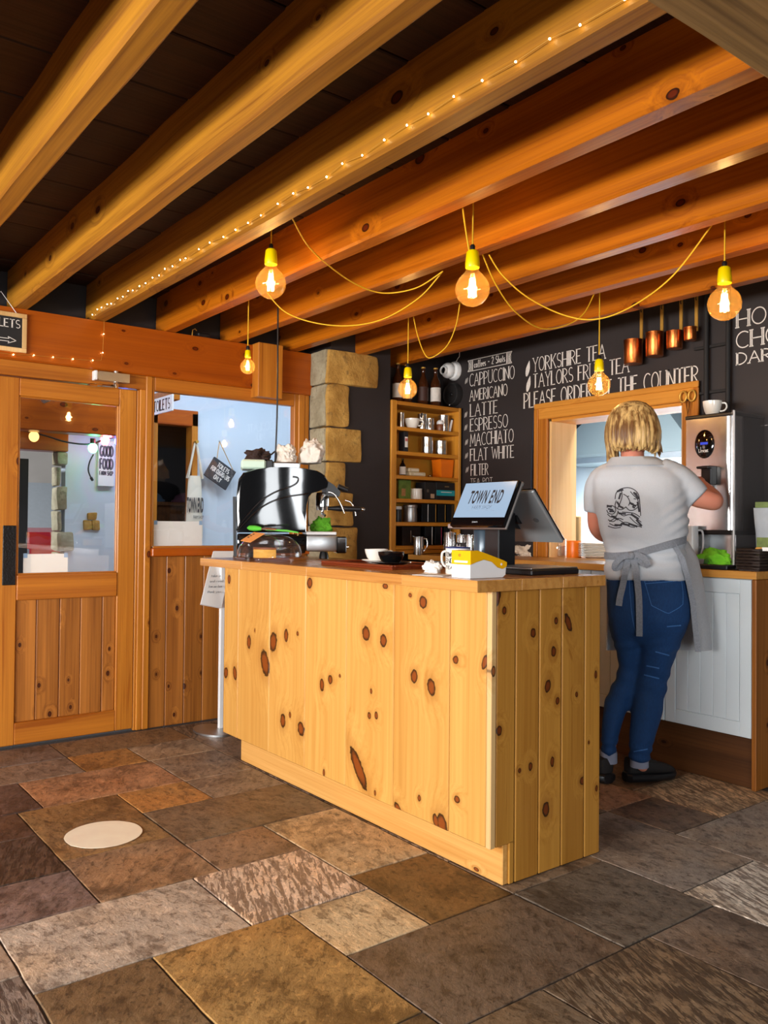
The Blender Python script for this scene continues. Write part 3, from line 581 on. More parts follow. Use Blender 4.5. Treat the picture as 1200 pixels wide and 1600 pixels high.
# raised swooping ribs on the flank
for pp in ([(369, 829), (386, 806), (405, 785), (424, 772), (440, 765), (455, 760), (464, 754), (465, 747), (457, 745)], [(372, 828), (398, 801), (420, 786), (445, 777), (470, 773), (482, 771)]):
    MB().tube([(.001 + bulge(q), *q) for q in smoothpts(pm(pp), 5)], .0042, 8).build('flank_rib', MT['black_gloss'], em, 60)
lo = pm([(371, 834), (478, 834), (478, 868), (371, 872)])
MB().box(-.24, -.004, lo[0][0], lo[1][0], 1.012, lo[0][1], b=.008, seg=2).build('base_housing', MT['black_gloss'], em, 30)
MB().prism(pm([(364, 776), (369, 776), (370, 870), (365, 870)]), 'X', -.24, .0).build('rear_panel', MT['black_plastic'], em)
dt = pm([(478, 832), (527, 832), (528, 862), (478, 866)])
MB().box(-.23, -.002, dt[0][0] + .002, dt[1][0], dt[2][1], dt[0][1] - .012, b=.01, seg=2).build('drip_tray', MT['steel_soft'], em, 30)
simple_box('tray_lip', MT['white_plastic'], em, -.235, .002, dt[0][0] + .002, dt[1][0] - .003, dt[0][1] - .011, dt[0][1] + .004, b=.003)
simple_box('splash_back', MT['steel'], em, -.23, -.03, dt[0][0] - .01, dt[0][0] + .004, dt[0][1], 1.24)
for (u, v) in ((390, 870), (506, 866)):
    p = mx(u, 860, -.04); MB().lathe([(.016, .985), (.024, .987), (.024, .998), (.018, 1.02)], 14, Matrix.Translation((-.04, p[1], 0)), True).build('foot', MT['black_plastic'], em, 40)
gy = mx(504, 780, -.1)[1]; gz = mx(504, 785, -.1)[2]
MB().lathe([(.03, gz - .022), (.034, gz - .018), (.034, gz + .03), (.03, gz + .05)], 20, Matrix.Translation((-.1, gy, 0)), True).build('group_head', MT['chrome'], em, 40)
hdl = em
a = np.array(mx(512, 785, -.1)); b = np.array(mx(567, 787, -.1)); b[0] = a[0]
pf = MB().lathe([(.031, gz - .04), (.033, gz - .022)], 20, Matrix.Translation((-.1, gy, 0)), True).build('portafilter', MT['chrome'], em, 40)
MB().tube([(a[0], gy, gz - .03), (a[0], a[1] + .02, gz - .03), (a[0], a[1] + .06, gz - .03), (a[0], b[1] - .012, gz - .032)], [.008, .010, .015, .013], 12).build('handle', MT['black_plastic'], pf, 40)
MB().ell((a[0], b[1], gz - .032), (.010, .012, .010)).build('handle_cap', MT['chrome'], pf, 60)
MB().tube([(a[0], gy, gz - .04), (a[0], gy, gz - .055), (a[0] + .018, gy + .012, gz - .068)], .007).build('spout', MT['chrome'], pf, 60)
for (u0, v0, u1, v1, dx) in ((522, 772, 538, 802, -.02), (548, 785, 556, 806, -.20)):
    p0, p1 = mx(u0, v0, dx), mx(u1, v1, dx); MB().tube(smoothpts([(p0[0], p0[1] - .03, p0[2] + .01), tuple(p0), tuple((p0 + p1) / 2 + np.array((0, .006, 0))), tuple(p1)], 4), .0052, 8).build('steam_wand', MT['chrome'], em, 60)
pk = mx(528, 762, -.05)
MB().loft([[(-.22, *q) for q in pm([(508, 748), (522, 757), (533, 768), (531, 776), (512, 774)])], [(-.02, *q) for q in pm([(508, 748), (522, 757), (533, 768), (531, 776), (512, 774)])]]).build('front_fascia', MT['black_plastic'], em)
for v, u in ((768, 541), (765, 540)): pass
MB().cyl((-.05, pk[1], pk[2] + .005), (-.05, pk[1] + .05, pk[2] - .012), .016, .013, 14).build('steam_knob', MT['black_plastic'], em, 40)
tz = mx(448, 729, 0)[2]
t0, t1 = mx(377, 730, 0)[1], mx(470, 730, 0)[1]
simple_box('cup_rail', MT['mint'], em, -.225, -.03, t0, t0 + .120, tz - .012, tz + .034, b=.008)
simple_box('cup_rail', MT['black_plastic'], em, -.225, -.028, t0 + .1205, t0 + .155, tz - .012, tz + .034, b=.006)
simple_box('cup_rail', MT['steel_soft'], em, -.225, -.03, t0 + .1555, t1, tz - .014, tz + .024, b=.006)

def crumple(name, mat, c, r, seed, label, cat, flat=.5, sub=5, group=None, amp=.55):
    """a scrunched cloth: a noisy folded ball"""
    bm = bmesh.new(); bmesh.ops.create_icosphere(bm, subdivisions=sub, radius=1.0)
    for v in bm.verts:
        q = v.co.copy(); n1 = mnoise.noise(q * 1.6 + Vector((seed, 0, 0))); n2 = abs(mnoise.noise(q * 3.6 + Vector((0, seed, 0)))); n3 = abs(mnoise.noise(q * 7 + Vector((0, 0, seed)) + Vector((n1, n2, 0)) * 2))
        v.co = q * (1 + amp * n1 + .6 * amp * (n2 - .25) - .22 * amp * (n3 - .2))
        v.co.z = max(v.co.z * flat, -.42 * flat)
    mz = min(v.co.z for v in bm.verts)
    for v in bm.verts: v.co = Vector((v.co.x * r[0], v.co.y * r[1], (v.co.z - mz) * r[2]))
    return tag(MB().bm(bm).build(name, mat, None, 179, tuple(c)), label, cat, group)
q = mx(447, 722, -.15); crumple('tea_towel', MT['towel'], toW((-.12, q[1] - .005, tz + .026)), (.075, .045, .085), 3, 'small cream tea towel heaped on top of the espresso machine', 'towel', .7)
q = mx(490, 712, -.15); crumple('tea_towel', MT['towel'], toW((-.12, q[1] - .015, tz + .026)), (.085, .048, .10), 8, 'larger cream tea towel draped at the front of the espresso machine top', 'towel', .8)
q = mx(403, 712, -.15); crumple('apron_bundle', plain('dark_brown_cloth', '#2e1c18', .8, var=.2), toW((-.12, q[1], tz + .036)), (.06, .06, .05), 5, 'dark brown cloth bundled on the mint cup rail of the coffee machine', 'cloth', .8)
q1 = mx(428, 710, -.12)
ch = thing('hanging_cable', 'black cable with a plug hanging down onto the espresso machine', 'cable', (PM[0], PM[1], 0), TH)
yq = q1[1]; MB().tube(smoothpts([(-.12, yq + .012, 2.25), (-.12, yq + .014, 1.75), (-.12, yq + .006, 1.47), (-.12, yq, 1.42)], 6), .0042, 8).build('cord', MT['black_plastic'], ch, 60)
MB().tube([(-.12, yq + .006, 1.47), (-.12, yq, 1.40)], [.010, .008], 10).build('plug', MT['black_plastic'], ch, 60)
MB().tube(smoothpts([(-.12, yq, 1.40), (-.10, yq + .01, tz + .075), (-.06, yq - .02, tz + .06), (-.05, yq - .05, tz + .05)], 6), .0045, 8).build('flex', MT['black_plastic'], ch, 60)
simple_box('tag_clip', MT['white_plastic'], ch, -.13, -.11, yq + .012, yq + .035, 1.485, 1.505)
q = mx(504, 815, -.1); crumple('cleaning_cloth', MT['green_cloth'], toW((-.13, q[1], dt[0][1] + .005)), (.055, .050, .06), 12, 'green microfibre cloth crumpled on the coffee machine drip tray', 'cloth', .8, amp=.45)
simple_box('side_drawer', MT['black_gloss'], em, -.20, -.05, dt[1][0] + .003, dt[1][0] + .055, dt[2][1] - .01, dt[0][1] - .02, b=.006)
MB().cyl((-.125, dt[1][0] + .055, dt[2][1] + .02), (-.125, dt[1][0] + .075, dt[2][1] + .02), .008).build('drawer_knob', MT['chrome'], em, 40)

# ------------------------------------------------------------------ cake under a dome, tongs and its tag
dy_ = 1.935; dx_ = ony(421, 878, dy_)[0]
dm = thing('cake_dome', 'clear plastic cake dome on a footed tray at the counter edge', 'cake dome', (dx_, dy_, ZC))
R_ = .150
MB().lathe([(0.001, .012), (.140, .012), (.158, .013), (.163, .020), (.156, .020), (.140, .016), (.001, .016)], 40).build('tray', glass('pink_clear_plastic', (.93, .86, .86)), dm, 50)
for k in range(4): MB().lathe([(.006, 0), (.009, .001), (.009, .012)], 10, Matrix.Translation((.11 * math.cos(k * PI / 2 + .6), .11 * math.sin(k * PI / 2 + .6), 0)), True).build('foot', MT['clear'], dm, 40)
MB().lathe([(R_, .021), (R_ * .985, .045), (R_ * .93, .070), (R_ * .8, .094), (R_ * .6, .111), (R_ * .35, .120), (.02, .123), (.001, .123)], 40).build('dome', MT['clear'], dm, 60)
MB().lathe([(.012, .1235), (.009, .128), (.013, .133), (.001, .136)], 16).build('knob', MT['clear'], dm, 60)
ck = thing('cake', 'half a golden sponge cake with a brown crust under the clear dome', 'cake', (dx_ + .03, dy_ - .01, ZC + .0165), -.4)
half = arc(0, 0, .08, .08, 190, 370, 22)
MB().prism(half, 'Z', 0, .038).build('sponge', plain('golden_sponge', '#eab04c', .9, var=.15, vs=80, bump=.4, bs=300), ck, 30)
MB().prism(arc(0, 0, .0815, .0815, 189, 371, 22), 'Z', .0385, .047).build('crust', plain('brown_crust', '#8a4a1c', .6, var=.2, vs=60), ck, 30)
tg = thing('serving_tongs', 'green tipped serving tongs lying across the top of the cake dome', 'tongs', (0, 0, 0))
zt0 = ZC + .152
p0, p1 = ony(387, 826, dy_ - .02), ony(452, 826, dy_ + .0); p0 = np.array((p0[0], dy_ - .02, zt0)); p1 = np.array((p1[0], dy_, zt0 - .012))
def onseg(t, dz=0): q = p0 + (p1 - p0) * t; return (q[0], q[1], q[2] + dz)
MB().tube([onseg(0, -.001), onseg(.06), onseg(.18), onseg(.30), onseg(.36)], [.004, .012, .014, .010, .005], 10).build('silicone_tip', plain('green_silicone', '#58c63c', .5), tg, 60)
MB().tube([onseg(.34), onseg(.55, .002), onseg(.72, .001)], [.005, .007, .005], 8).build('hinge', MT['chrome'], tg, 60)
MB().tube([onseg(.45, -.002), onseg(.95), onseg(1.2, -.004)], [.004, .005, .003], 8).build('grip', plain('green_grip', '#5fc04a', .5), tg, 60)
lb = thing('price_tag', 'orange card tag leaning on the cake dome below the tongs', 'tag', (0, 0, 0))
q0 = np.array(ony(376, 845, dy_ - .135)); q1 = np.array(ony(391, 848, dy_ - .145)); q2 = np.array(ony(414, 834, dy_ - .075)); q3 = np.array(ony(397, 832, dy_ - .065))
qs = [q0, q1, q2, q3]; qn = np.cross(q1 - q0, q3 - q0); qn = qn / np.linalg.norm(qn); qn = qn if qn[2] > 0 else -qn
MB().loft([[tuple(q) for q in qs], [tuple(q + qn * .002) for q in qs]]).build('card', plain('orange_card', '#f0a054', .6), lb)
Mlb = frame_m(tuple(q0 + qn * .0021), Vector(q1 - q0).normalized(), Vector(qn).cross(Vector(q1 - q0).normalized()), Vector(qn))
for k in range(3): MB().box(.012, .030, .030 + k * .014, .038 + k * .014, 0, .0005, M=Mlb).build('printed_line', MT['ink'], lb)

# ------------------------------------------------------------------ brown tray with two coffee cups
ty = 2.06
tc = ony(600, 880, 2.09)
tr = thing('serving_tray', 'shallow reddish brown wooden tray holding coffee cups on the counter', 'tray', (tc[0], 2.09, ZC), 0)
tm = MB().box(-.245, .245, -.15, .15, 0, .008, b=.003)
trw = wood('tray_mahogany', '#8a3c1c', '#5c2410', 'X', kd=0, rough=.3, tone=.05)
tm.build('base', trw, tr)
for a in ((-.245, .245, -.15, -.138), (-.245, .245, .138, .15), (-.245, -.233, -.137, .137), (.233, .245, -.137, .137)): simple_box('rim', trw, tr, a[0], a[1], a[2], a[3], .0082, .018, b=.003)
def cup(name, label, mat, loc, r, h, rz=0, saucer=None, group=None, handle=True, inside=None):
    t = thing(name, label, 'cup', loc, rz, group)
    MB().lathe([(.001, .003), (r * .5, .002), (r * .55, .0), (r * .6, .004), (r * .82, h * .35), (r * .96, h * .72), (r, h), (r * .95, h), (r * .9, h * .7), (r * .7, h * .3), (r * .3, .010), (.001, .009)], 28).build('bowl', mat, t, 50)
    if handle: MB().tube(smoothpts([(r * .9, 0, h * .85), (r * 1.35, 0, h * .82), (r * 1.45, 0, h * .55), (r * 1.2, 0, h * .35), (r * .8, 0, h * .3)], 5), .0045, 8).build('handle', mat, t, 60)
    return t
def saucer(label, mat, loc, r, group=None): return tag(MB().lathe([(.001, .003), (r * .5, .0), (r * .55, .002), (r, .013), (r * .99, .016), (r * .55, .007), (.001, .006)], 32).build('saucer', mat, None, 50, loc), label, 'saucer', group)
sy = 2.05; sx = ony(611, 880, sy)[0]; wy = 2.135; wx_ = ony(588, 880, wy)[0]
zt = ZC + .0085
saucer('glossy black saucer on the brown tray under the black cup', MT['black_ceramic'], (sx, sy, zt), .082)
cup('coffee_cup', 'glossy black coffee cup on a black saucer on the tray', MT['black_ceramic'], (sx, sy, zt + .0072), .053, .048, 2.2)
saucer('white saucer on the brown tray under the white cup', MT['white_ceramic'], (wx_, wy, zt), .062)
cup('coffee_cup', 'white coffee cup on a white saucer beside the black cup', MT['white_ceramic'], (wx_, wy, zt + .0072), .05, .052, 1.2)

# ------------------------------------------------------------------ till with two screens
pos = thing('till', 'black till stand carrying a customer screen and a staff screen', 'till', (0, 0, 0))
XL, XRR = -2.385, -2.075
ib = ony(702, 822, 2.08); xl = ib[0]; tl = onx(726, 757, xl); xr = ony(785, 821, 2.08)[0]; tp = onx(813, 746, xr)
yb_, zb_ = 2.08, ib[2] + .002; yt_, zt_ = (tl[1] + tp[1]) / 2, (tl[2] + tp[2]) / 2
ax_u = Vector((0, yt_ - yb_, zt_ - zb_)); SH = ax_u.length; ax_u.normalize(); ax_r = Vector((1, 0, 0)); ax_n = ax_r.cross(ax_u)
SW = xr - xl
MF = frame_m((xl, yb_, zb_), ax_r, ax_u, ax_n)     # x across, y up, z out of the screen towards the customer
cscreen = MB().box(0, SW, 0, SH, -.018, 0, b=.003, M=MF).build('customer_screen', MT['black_gloss'], pos)
MB().box(-.003, SW + .003, -.003, SH + .003, -.028, -.016, b=.004, M=MF).build('screen_shell', MT['steel_soft'], cscreen)
nsc = NT('till_display', .15); nsc.color((.02, .02, .02)); nsc.b.inputs['Emission Color'].default_value = lin('#b4d0ee') + (1,); nsc.b.inputs['Emission Strength'].default_value = .78
MB().box(.006, SW - .006, .034, SH - .006, .0, .0012, M=MF).build('display', nsc.m, cscreen)
# staff screen leaning the other way
r0 = onx(837, 762, xr + .01); r1 = onx(884, 843, xr + .01)
u2 = Vector((0, r0[1] - r1[1], r0[2] - r1[2])); S2 = u2.length; u2.normalize(); r2 = Vector((-1, 0, 0)); n2 = r2.cross(u2)
M2 = frame_m((xr + .01, r1[1], r1[2]), r2, u2, n2)
ss = MB().box(0, SW + .01, 0, S2, -.022, -.006, b=.005, M=M2).build('staff_screen', plain('silver_grey_shell', '#9fa6ab', .3, .55, var=.04), pos)
MB().box(.002, SW + .008, .002, S2 - .002, -.007, .0, b=.002, M=M2).build('screen_glass', MT['black_gloss'], ss)
for k in range(1): MB().lathe([(.001, 0), (.013, 0), (.013, .001), (.001, .001)], 24, M2 @ Matrix.Translation((.062, S2 * .46, -.0225)) @ Matrix.Diagonal((1, .8, -1, 1)), True).build('emblem', plain('grey_emblem', '#6d7276', .4, .4), ss)
pc = ((xl + xr) / 2 + .06, (yt_ + r0[1]) / 2)
px0, px1 = ony(763, 850, 2.26)[0], ony(797, 850, 2.26)[0]
simple_box('pillar', MT['black_plastic'], pos, px1 - .075, px1, 2.20, 2.29, ZC + .01, zb_ + .05, b=.004)
MB().lathe([(.043, ZC + .012), (.045, ZC + .02), (.045, zb_ - .01), (.04, zb_)], 28, Matrix.Translation((px1 - .105, 2.235, 0)), True).build('printer_drum', plain('slate_blue_plastic', '#3a4a58', .25, .2), pos, 40)
simple_box('head_bracket', MT['steel_soft'], pos, px1 - .17, px1 - .01, 2.10, 2.25, zb_ - .012, zb_ + .008, b=.003)
hb = MB(); hb.loft([[(px1 - .15, 2.13, zb_), (px1 - .01, 2.13, zb_), (px1 - .01, 2.30, zb_ + .02), (px1 - .15, 2.30, zb_ + .02)], [(px1 - .14, 2.17, zb_ + .12), (px1 - .02, 2.17, zb_ + .12), (px1 - .02, 2.27, zb_ + .12), (px1 - .14, 2.27, zb_ + .12)]]); hb.build('neck', MT['black_plastic'], pos)
MB().cyl((px1 - .12, 2.31, zb_ + .03), (px1 + .005, 2.31, zb_ + .03), .022).build('hinge', MT['black_plastic'], pos, 40)
MB().loft([[(px1 - .12, 2.28, zb_ + .0), (px1 - .02, 2.28, zb_ + .0), (px1 - .02, r1[1] - .03, r1[2] + .03), (px1 - .12, r1[1] - .03, r1[2] + .03)], [(px1 - .12, 2.28, zb_ + .05), (px1 - .02, 2.28, zb_ + .05), (px1 - .02, r1[1] - .06, r1[2] + .10), (px1 - .12, r1[1] - .06, r1[2] + .10)]]).build('rear_arm', MT['black_plastic'], pos)
bx1 = -1.965; bxl = bx1 - .26
MB().box(bxl, bx1, 2.14, 2.39, ZC, ZC + .020, b=.004).build('base_plate', MT['black_plastic'], pos); MB().box(bxl + .004, bx1 - .004, 2.143, 2.387, ZC + .0203, ZC + .026, b=.002).build('base_top', MT['steel_soft'], pos)

# ------------------------------------------------------------------ card terminal
xt = -1.945
ct = thing('card_terminal', 'white and yellow card payment terminal at the corner of the counter', 'card terminal', (0, 0, 0))
tp_ = lambda u, v: tuple(onx(u, v, xt)[1:3])
ya, yb2 = 1.835, 2.0
hh = lambda u, v: tp_(u, v)[1] - ZC
wid = .088
sd = [(ya, ZC + .001), (yb2 - .01, ZC + .001), (yb2, ZC + .012), (yb2, ZC + .034)]
low = [(ya, ZC + .001), (ya + .145, ZC + .001), (ya + .158, ZC + .010), (ya + .160, ZC + .034), (ya + .145, ZC + .028), (ya + .120, ZC + .034), (ya + .095, ZC + .052), (ya + .060, ZC + .060), (ya + .025, ZC + .052), (ya, ZC + .044)]
up = [(ya, ZC + .045), (ya + .025, ZC + .053), (ya + .060, ZC + .061), (ya + .095, ZC + .053), (ya + .120, ZC + .035), (ya + .145, ZC + .029), (ya + .162, ZC + .036), (ya + .164, ZC + .050), (ya + .150, ZC + .056), (ya + .055, ZC + .084), (ya + .030, ZC + .090), (ya, ZC + .089)]
MB().prism(low, 'X', xt - wid, xt).build('lower_shell', MT['white_plastic'], ct, 25)
MB().prism(up, 'X', xt - wid - .001, xt + .001).build('upper_shell', MT['yellow_plastic'], ct, 25)
simple_box('side_badge', MT['white_plastic'], ct, xt - .075, xt - .012, ya - .0015, ya - .0002, ZC + .050, ZC + .057, b=.0005)
MB().ell((xt - .05, ya - .001, ZC + .074), (.006, .002, .005)).build('logo', plain('ochre_print', '#b98500', .5), ct)
MB().cyl((xt, ya + .138, ZC + .044), (xt + .0018, ya + .138, ZC + .044), .004).build('side_logo', MT['white_plastic'], ct)
bt = MB()
for i in range(4):
    for j in range(3): bt.box(xt - .074 + j * .024, xt - .056 + j * .024, ya + .085 + i * .017, ya + .096 + i * .017, ZC + .0745 - i * .0052, ZC + .0785 - i * .0052, b=.001)
bt.build('keypad', MT['black_plastic'], ct)

# mug, papers and small chalk card beside the till
mg = thing('mug', 'white enamel mug with a blue rim behind the card terminal', 'mug', (-2.185, 2.0, ZC), PI * 1.05)
mh = .092
MB().lathe([(.001, .003), (.04, .002), (.0415, .0), (.043, .003), (.043, mh), (.040, mh), (.040, .006), (.001, .006)], 30).build('body', MT['white_ceramic'], mg, 40)
MB().tube([(.0420 * math.cos(t), .0420 * math.sin(t), mh) for t in np.linspace(0, 2 * PI, 31)], .0028, 8, False).build('rim', plain('blue_rim', '#22336e', .3), mg, 60)
MB().tube(smoothpts([(.042, .0, mh * .86), (.068, 0, mh * .8), (.072, 0, mh * .5), (.062, 0, mh * .3), (.042, 0, mh * .22)], 5), .0045, 8).build('handle', MT['white_ceramic'], mg, 60)
nk = crumple('napkin', MT['paper'], (ony(676, 885, 1.97)[0], 1.97, ZC + .0005), (.038, .028, .038), 21, 'crumpled white paper napkin beside the enamel mug', 'napkin', .7)
tag(MB().box(-.06, .06, -.04, .04, 0, .0012).build('receipt', MT['paper'], None, None, (-2.16, 1.865, ZC + .0004)), 'flat white paper slip lying at the front edge of the counter', 'paper')
bpy.data.objects['receipt'].rotation_euler = (0, 0, .35)
# ------------------------------------------------------------------ shelf unit in the corner
su = thing('shelf_unit', 'tall pine shelf unit with six tiers in the corner beside the blackboard', 'shelves', (0, 0, 0))
SY0, SY1, SX0 = 3.378, 4.0, -4.555
ZS = [1.985, 1.815, 1.652, 1.492, 1.336, 1.180, 1.022]
simple_box('upright', MT['shelf_z'], su, SX0, XR, SY0, SY0 + .045, .966, 1.986, b=.003); simple_box('upright', MT['shelf_z'], su, SX0, XR, SY1 - .022, SY1, .966, 1.986, b=.003)
simple_box('back_panel', plain('shelf_back_board', '#c98f2a', .6, var=.1, vs=10), su, SX0 - .003, SX0 + .006, SY0 + .005, SY1 - .005, .97, 1.97)
for z in ZS: simple_box('shelf', MT['shelf'], su, SX0 + .007, XR - .002, SY0 + .0455, SY1 - .0225, z - .026, z - .001, b=.002)
simple_box('base_rail', MT['shelf'], su, XR - .025, XR - .004, SY0 + .046, SY1 - .023, .968, .992)

def put(u, xp=-4.42):  return onx(u, 750, xp)[1]
GJ = 'steel jugs and pots on the shelf unit'
def can(name, label, cat, mat, loc, r, h, group=None, rim=True, lid=None, handle=None, spout=False):
    t = thing(name, label, cat, loc, 0, group)
    prof = [(.001, .004), (r * .93, .002), (r * .97, .0), (r, .004), (r * (1.0), h * .5), (r * .96, h * .9), (r, h), (r * .95, h), (r * .93, h * .8), (r * .95, .008), (.001, .008)]
    MB().lathe(prof, 26).build('body', mat, t, 45)
    if lid: MB().lathe([(r * 1.02, h + .0005), (r * 1.04, h + .002), (r * 1.04, h + .016), (r, h + .02), (.001, h + .022)], 26).build('lid', lid, t, 40)
    if handle is not None:
        a = handle; R = Matrix.Rotation(a, 4, 'Z')
        MB().tube([R @ Vector(q) for q in smoothpts([(r * .95, 0, h * .9), (r * 1.55, 0, h * .85), (r * 1.6, 0, h * .45), (r * .98, 0, h * .2)], 5)], .005, 8).build('handle', mat, t, 60)
    if spout:
        R = Matrix.Rotation(handle + PI, 4, 'Z') if handle is not None else Matrix.Identity(4)
        MB().loft([[R @ Vector(q) for q in ((r * .85, -r * .35, h * .75), (r * 1.02, 0, h * .72), (r * .85, r * .35, h * .75))], [R @ Vector(q) for q in ((r * .8, -r * .4, h * 1.0), (r * 1.28, 0, h * 1.05), (r * .8, r * .4, h * 1.0))]], cap=False).build('spout', mat, t, 60)
    return t
# top tier
z = ZS[1]
can('steel_canister', 'narrow steel canister at the left end of the top tier', 'canister', MT['steel'], (-4.43, put(627), z), .022, .105)
cup('tea_cup', 'wide white tea cup on the top tier of the shelf unit', MT['white_ceramic'], (-4.405, put(641), z), .052, .068, .9)
can('milk_jug', 'tall steel milk jug right beside the white tea cup', 'jug', MT['steel'], (-4.43, put(660), z), .034, .112, GJ, handle=2.4, spout=True)
can('milk_jug', 'short steel jug with a side handle on the top tier', 'jug', MT['steel'], (-4.42, put(671), z), .030, .085, GJ, handle=-.7, spout=True)
t = thing('shaker', 'small glass chocolate shaker with a white domed top', 'shaker', (-4.40, put(684), z)); MB().lathe([(.001, 0), (.022, 0), (.024, .004), (.024, .045), (.021, .05)], 20).build('jar', plain('cocoa_powder', '#7b4a32', .4), t, 40); MB().lathe([(.023, .05), (.025, .053), (.025, .066), (.014, .078), (.001, .081)], 20).build('cap', MT['white_plastic'], t, 50)
can('milk_jug', 'largest steel jug near the right end of the top tier', 'jug', MT['steel'], (-4.42, min(put(699), 3.90), z), .040, .118, GJ, handle=2.6)
t = thing('thermometer', 'white probe thermometer leaning at the right end of the top tier', 'thermometer', (-4.40, min(put(713), 3.93), z)); MB().tube([(0, -.035, .006), (0, .0, .007), (0, .01, .012)], .006, 8).build('probe', MT['white_plastic'], t, 60); MB().tube([(0, .01, .010), (0, .033, .088)], [.010, .008], 8).build('stem', MT['white_plastic'], t, 60); MB().ell((0, .034, .094), .008).build('dial', MT['black_plastic'], t, 60)
# second tier
z = ZS[2]
t = thing('gift_packet', 'slim black and white packet at the left end of the second tier', 'packet', (-4.40, put(627), z)); simple_box('sleeve', MT['ink'], t, -.03, .03, -.018, .018, 0, .135); simple_box('label', MT['paper'], t, .0302, .0315, -.012, .012, .03, .10, b=.0004); simple_box('band', plain('pink_print', '#c96a6a', .6), t, .0316, .0322, -.010, .010, .07, .09, b=.0002)
can('steel_pot', 'taller straight steel pot on the second tier', 'pot', MT['steel'], (-4.43, put(668), z), .042, .118, GJ, handle=2.7)
can('steel_pot', 'shorter straight steel pot on the second tier', 'pot', MT['steel'], (-4.42, put(688), z), .045, .10, GJ)
# third tier
z = ZS[3]
def bottle(name, label, loc, r, h, glassm, labelm, cap, lab=(.12, .5), group=None):
    t = thing(name, label, 'bottle', loc, 0, group)
    MB().lathe([(.001, .003), (r * .85, .0), (r, .006), (r, h * .55), (r * .85, h * .64), (r * .38, h * .78), (r * .34, h * .95), (r * .38, h * .955), (r * .38, h * .985), (r * .30, h * .985)], 24).build('glass_body', glassm, t, 50)
    if labelm: MB().lathe([(r * 1.012, h * lab[0]), (r * 1.012, h * lab[1])], 24).build('label', labelm, t, 60)
    MB().lathe([(r * .42, h * .965), (r * .42, h), (.001, h + .001)], 16).build('cap', cap, t, 40)
    return t
bottle('syrup_bottle', 'small bottle with a white label and black cap on the third tier', (-4.40, put(626), z), .022, .115, MT['black_gloss'], MT['paper'], MT['black_plastic'], (.06, .52))
t = thing('paper_packet', 'upper cream paper packet of the two stacked on the third tier', 'packet', (-4.43, put(642), z + .0285)); simple_box('packet', plain('cream_packet', '#dccfb0', .8), t, -.05, .05, -.05, .045, 0, .026, b=.006); simple_box('seam', MT['paper'], t, .0502, .0508, -.03, .03, .010, .014, b=.0002)
t = thing('paper_packet', 'lower cream paper packet of the two stacked on the third tier', 'packet', (-4.42, put(646), z)); simple_box('packet', plain('cream_packet_long', '#d6c8a6', .8), t, -.05, .05, -.07, .07, 0, .028, b=.006); simple_box('seam', MT['paper'], t, .0502, .0508, -.04, .04, .012, .016, b=.0002)
t = thing('spoon', 'steel spoon lying in front of the paper packets', 'spoon', (-4.39, put(666), z), 1.4); MB().ell((0, .0, .007), (.014, .022, .006)).build('bowl', MT['chrome'], t, 60); MB().tube([(0, .02, .006), (0, .05, .007), (0, .11, .006)], [.004, .003, .004], 8).build('handle', MT['chrome'], t, 60)
t = thing('storage_tub', 'bright orange plastic tub on the third tier of the shelf unit', 'tub', (-4.43, min(put(697), 3.905), z)); MB().loft([[(s * a * .9, q * b * .9, 0) for s, q in ((-1, -1), (1, -1), (1, 1), (-1, 1))] for a, b in ((.05, .055),)] + [[(s * .05, q * .06, .128) for s, q in ((-1, -1), (1, -1), (1, 1), (-1, 1))], [(s * .046, q * .056, .130) for s, q in ((-1, -1), (1, -1), (1, 1), (-1, 1))], [(s * .042, q * .05, .01) for s, q in ((-1, -1), (1, -1), (1, 1), (-1, 1))]]).build('tub', MT['orange'], t); MB().box(-.052, .052, -.062, .062, .122, .129, b=.002).build('rim', MT['orange'], t)
# fourth tier
z = ZS[4]
t = thing('picture_card', 'green illustrated card standing at the left of the fourth tier', 'card', (-4.42, put(633), z), .0); simple_box('card', plain('green_print', '#6f8a3a', .7, var=.6, vs=28), t, -.012, .0, -.052, .052, .001, .128, b=.001); simple_box('figure', plain('tan_print', '#b98a5a', .7, var=.4, vs=50), t, .0002, .001, -.03, .004, .02, .07, b=.0003)
can('tumbler', 'white tapered tumbler beside the green card on the fourth tier', 'cup', MT['white_ceramic'], (-4.41, put(649), z), .042, .072)
t = thing('coffee_box', 'square black box with a pale label on the fourth tier', 'box', (-4.43, put(667), z)); simple_box('carton', MT['black_matt'], t, -.05, .05, -.05, .05, 0, .12); simple_box('label', plain('kraft_label', '#c8a98a', .7), t, .0502, .051, .0, .035, .01, .04, b=.0003); simple_box('badge', plain('grey_print', '#5a5048', .7), t, .0502, .051, -.035, -.015, .05, .07, b=.0003)
t = thing('tea_box', 'wide black box with a turquoise band on the fourth tier', 'box', (-4.43, min(put(698), 3.897), z)); simple_box('carton', MT['black_matt'], t, -.06, .055, -.095, .075, 0, .123); simple_box('band', plain('turquoise_band', '#1ba3b4', .5), t, .0552, .0562, -.095, .0745, .03, .068, b=.0003); simple_box('lettering', MT['paper'], t, .0563, .0568, -.055, .045, .052, .057, b=.0002); simple_box('lettering', plain('gilt_print', '#7b6040', .5), t, .0552, .0558, -.02, .02, .09, .098, b=.0002)
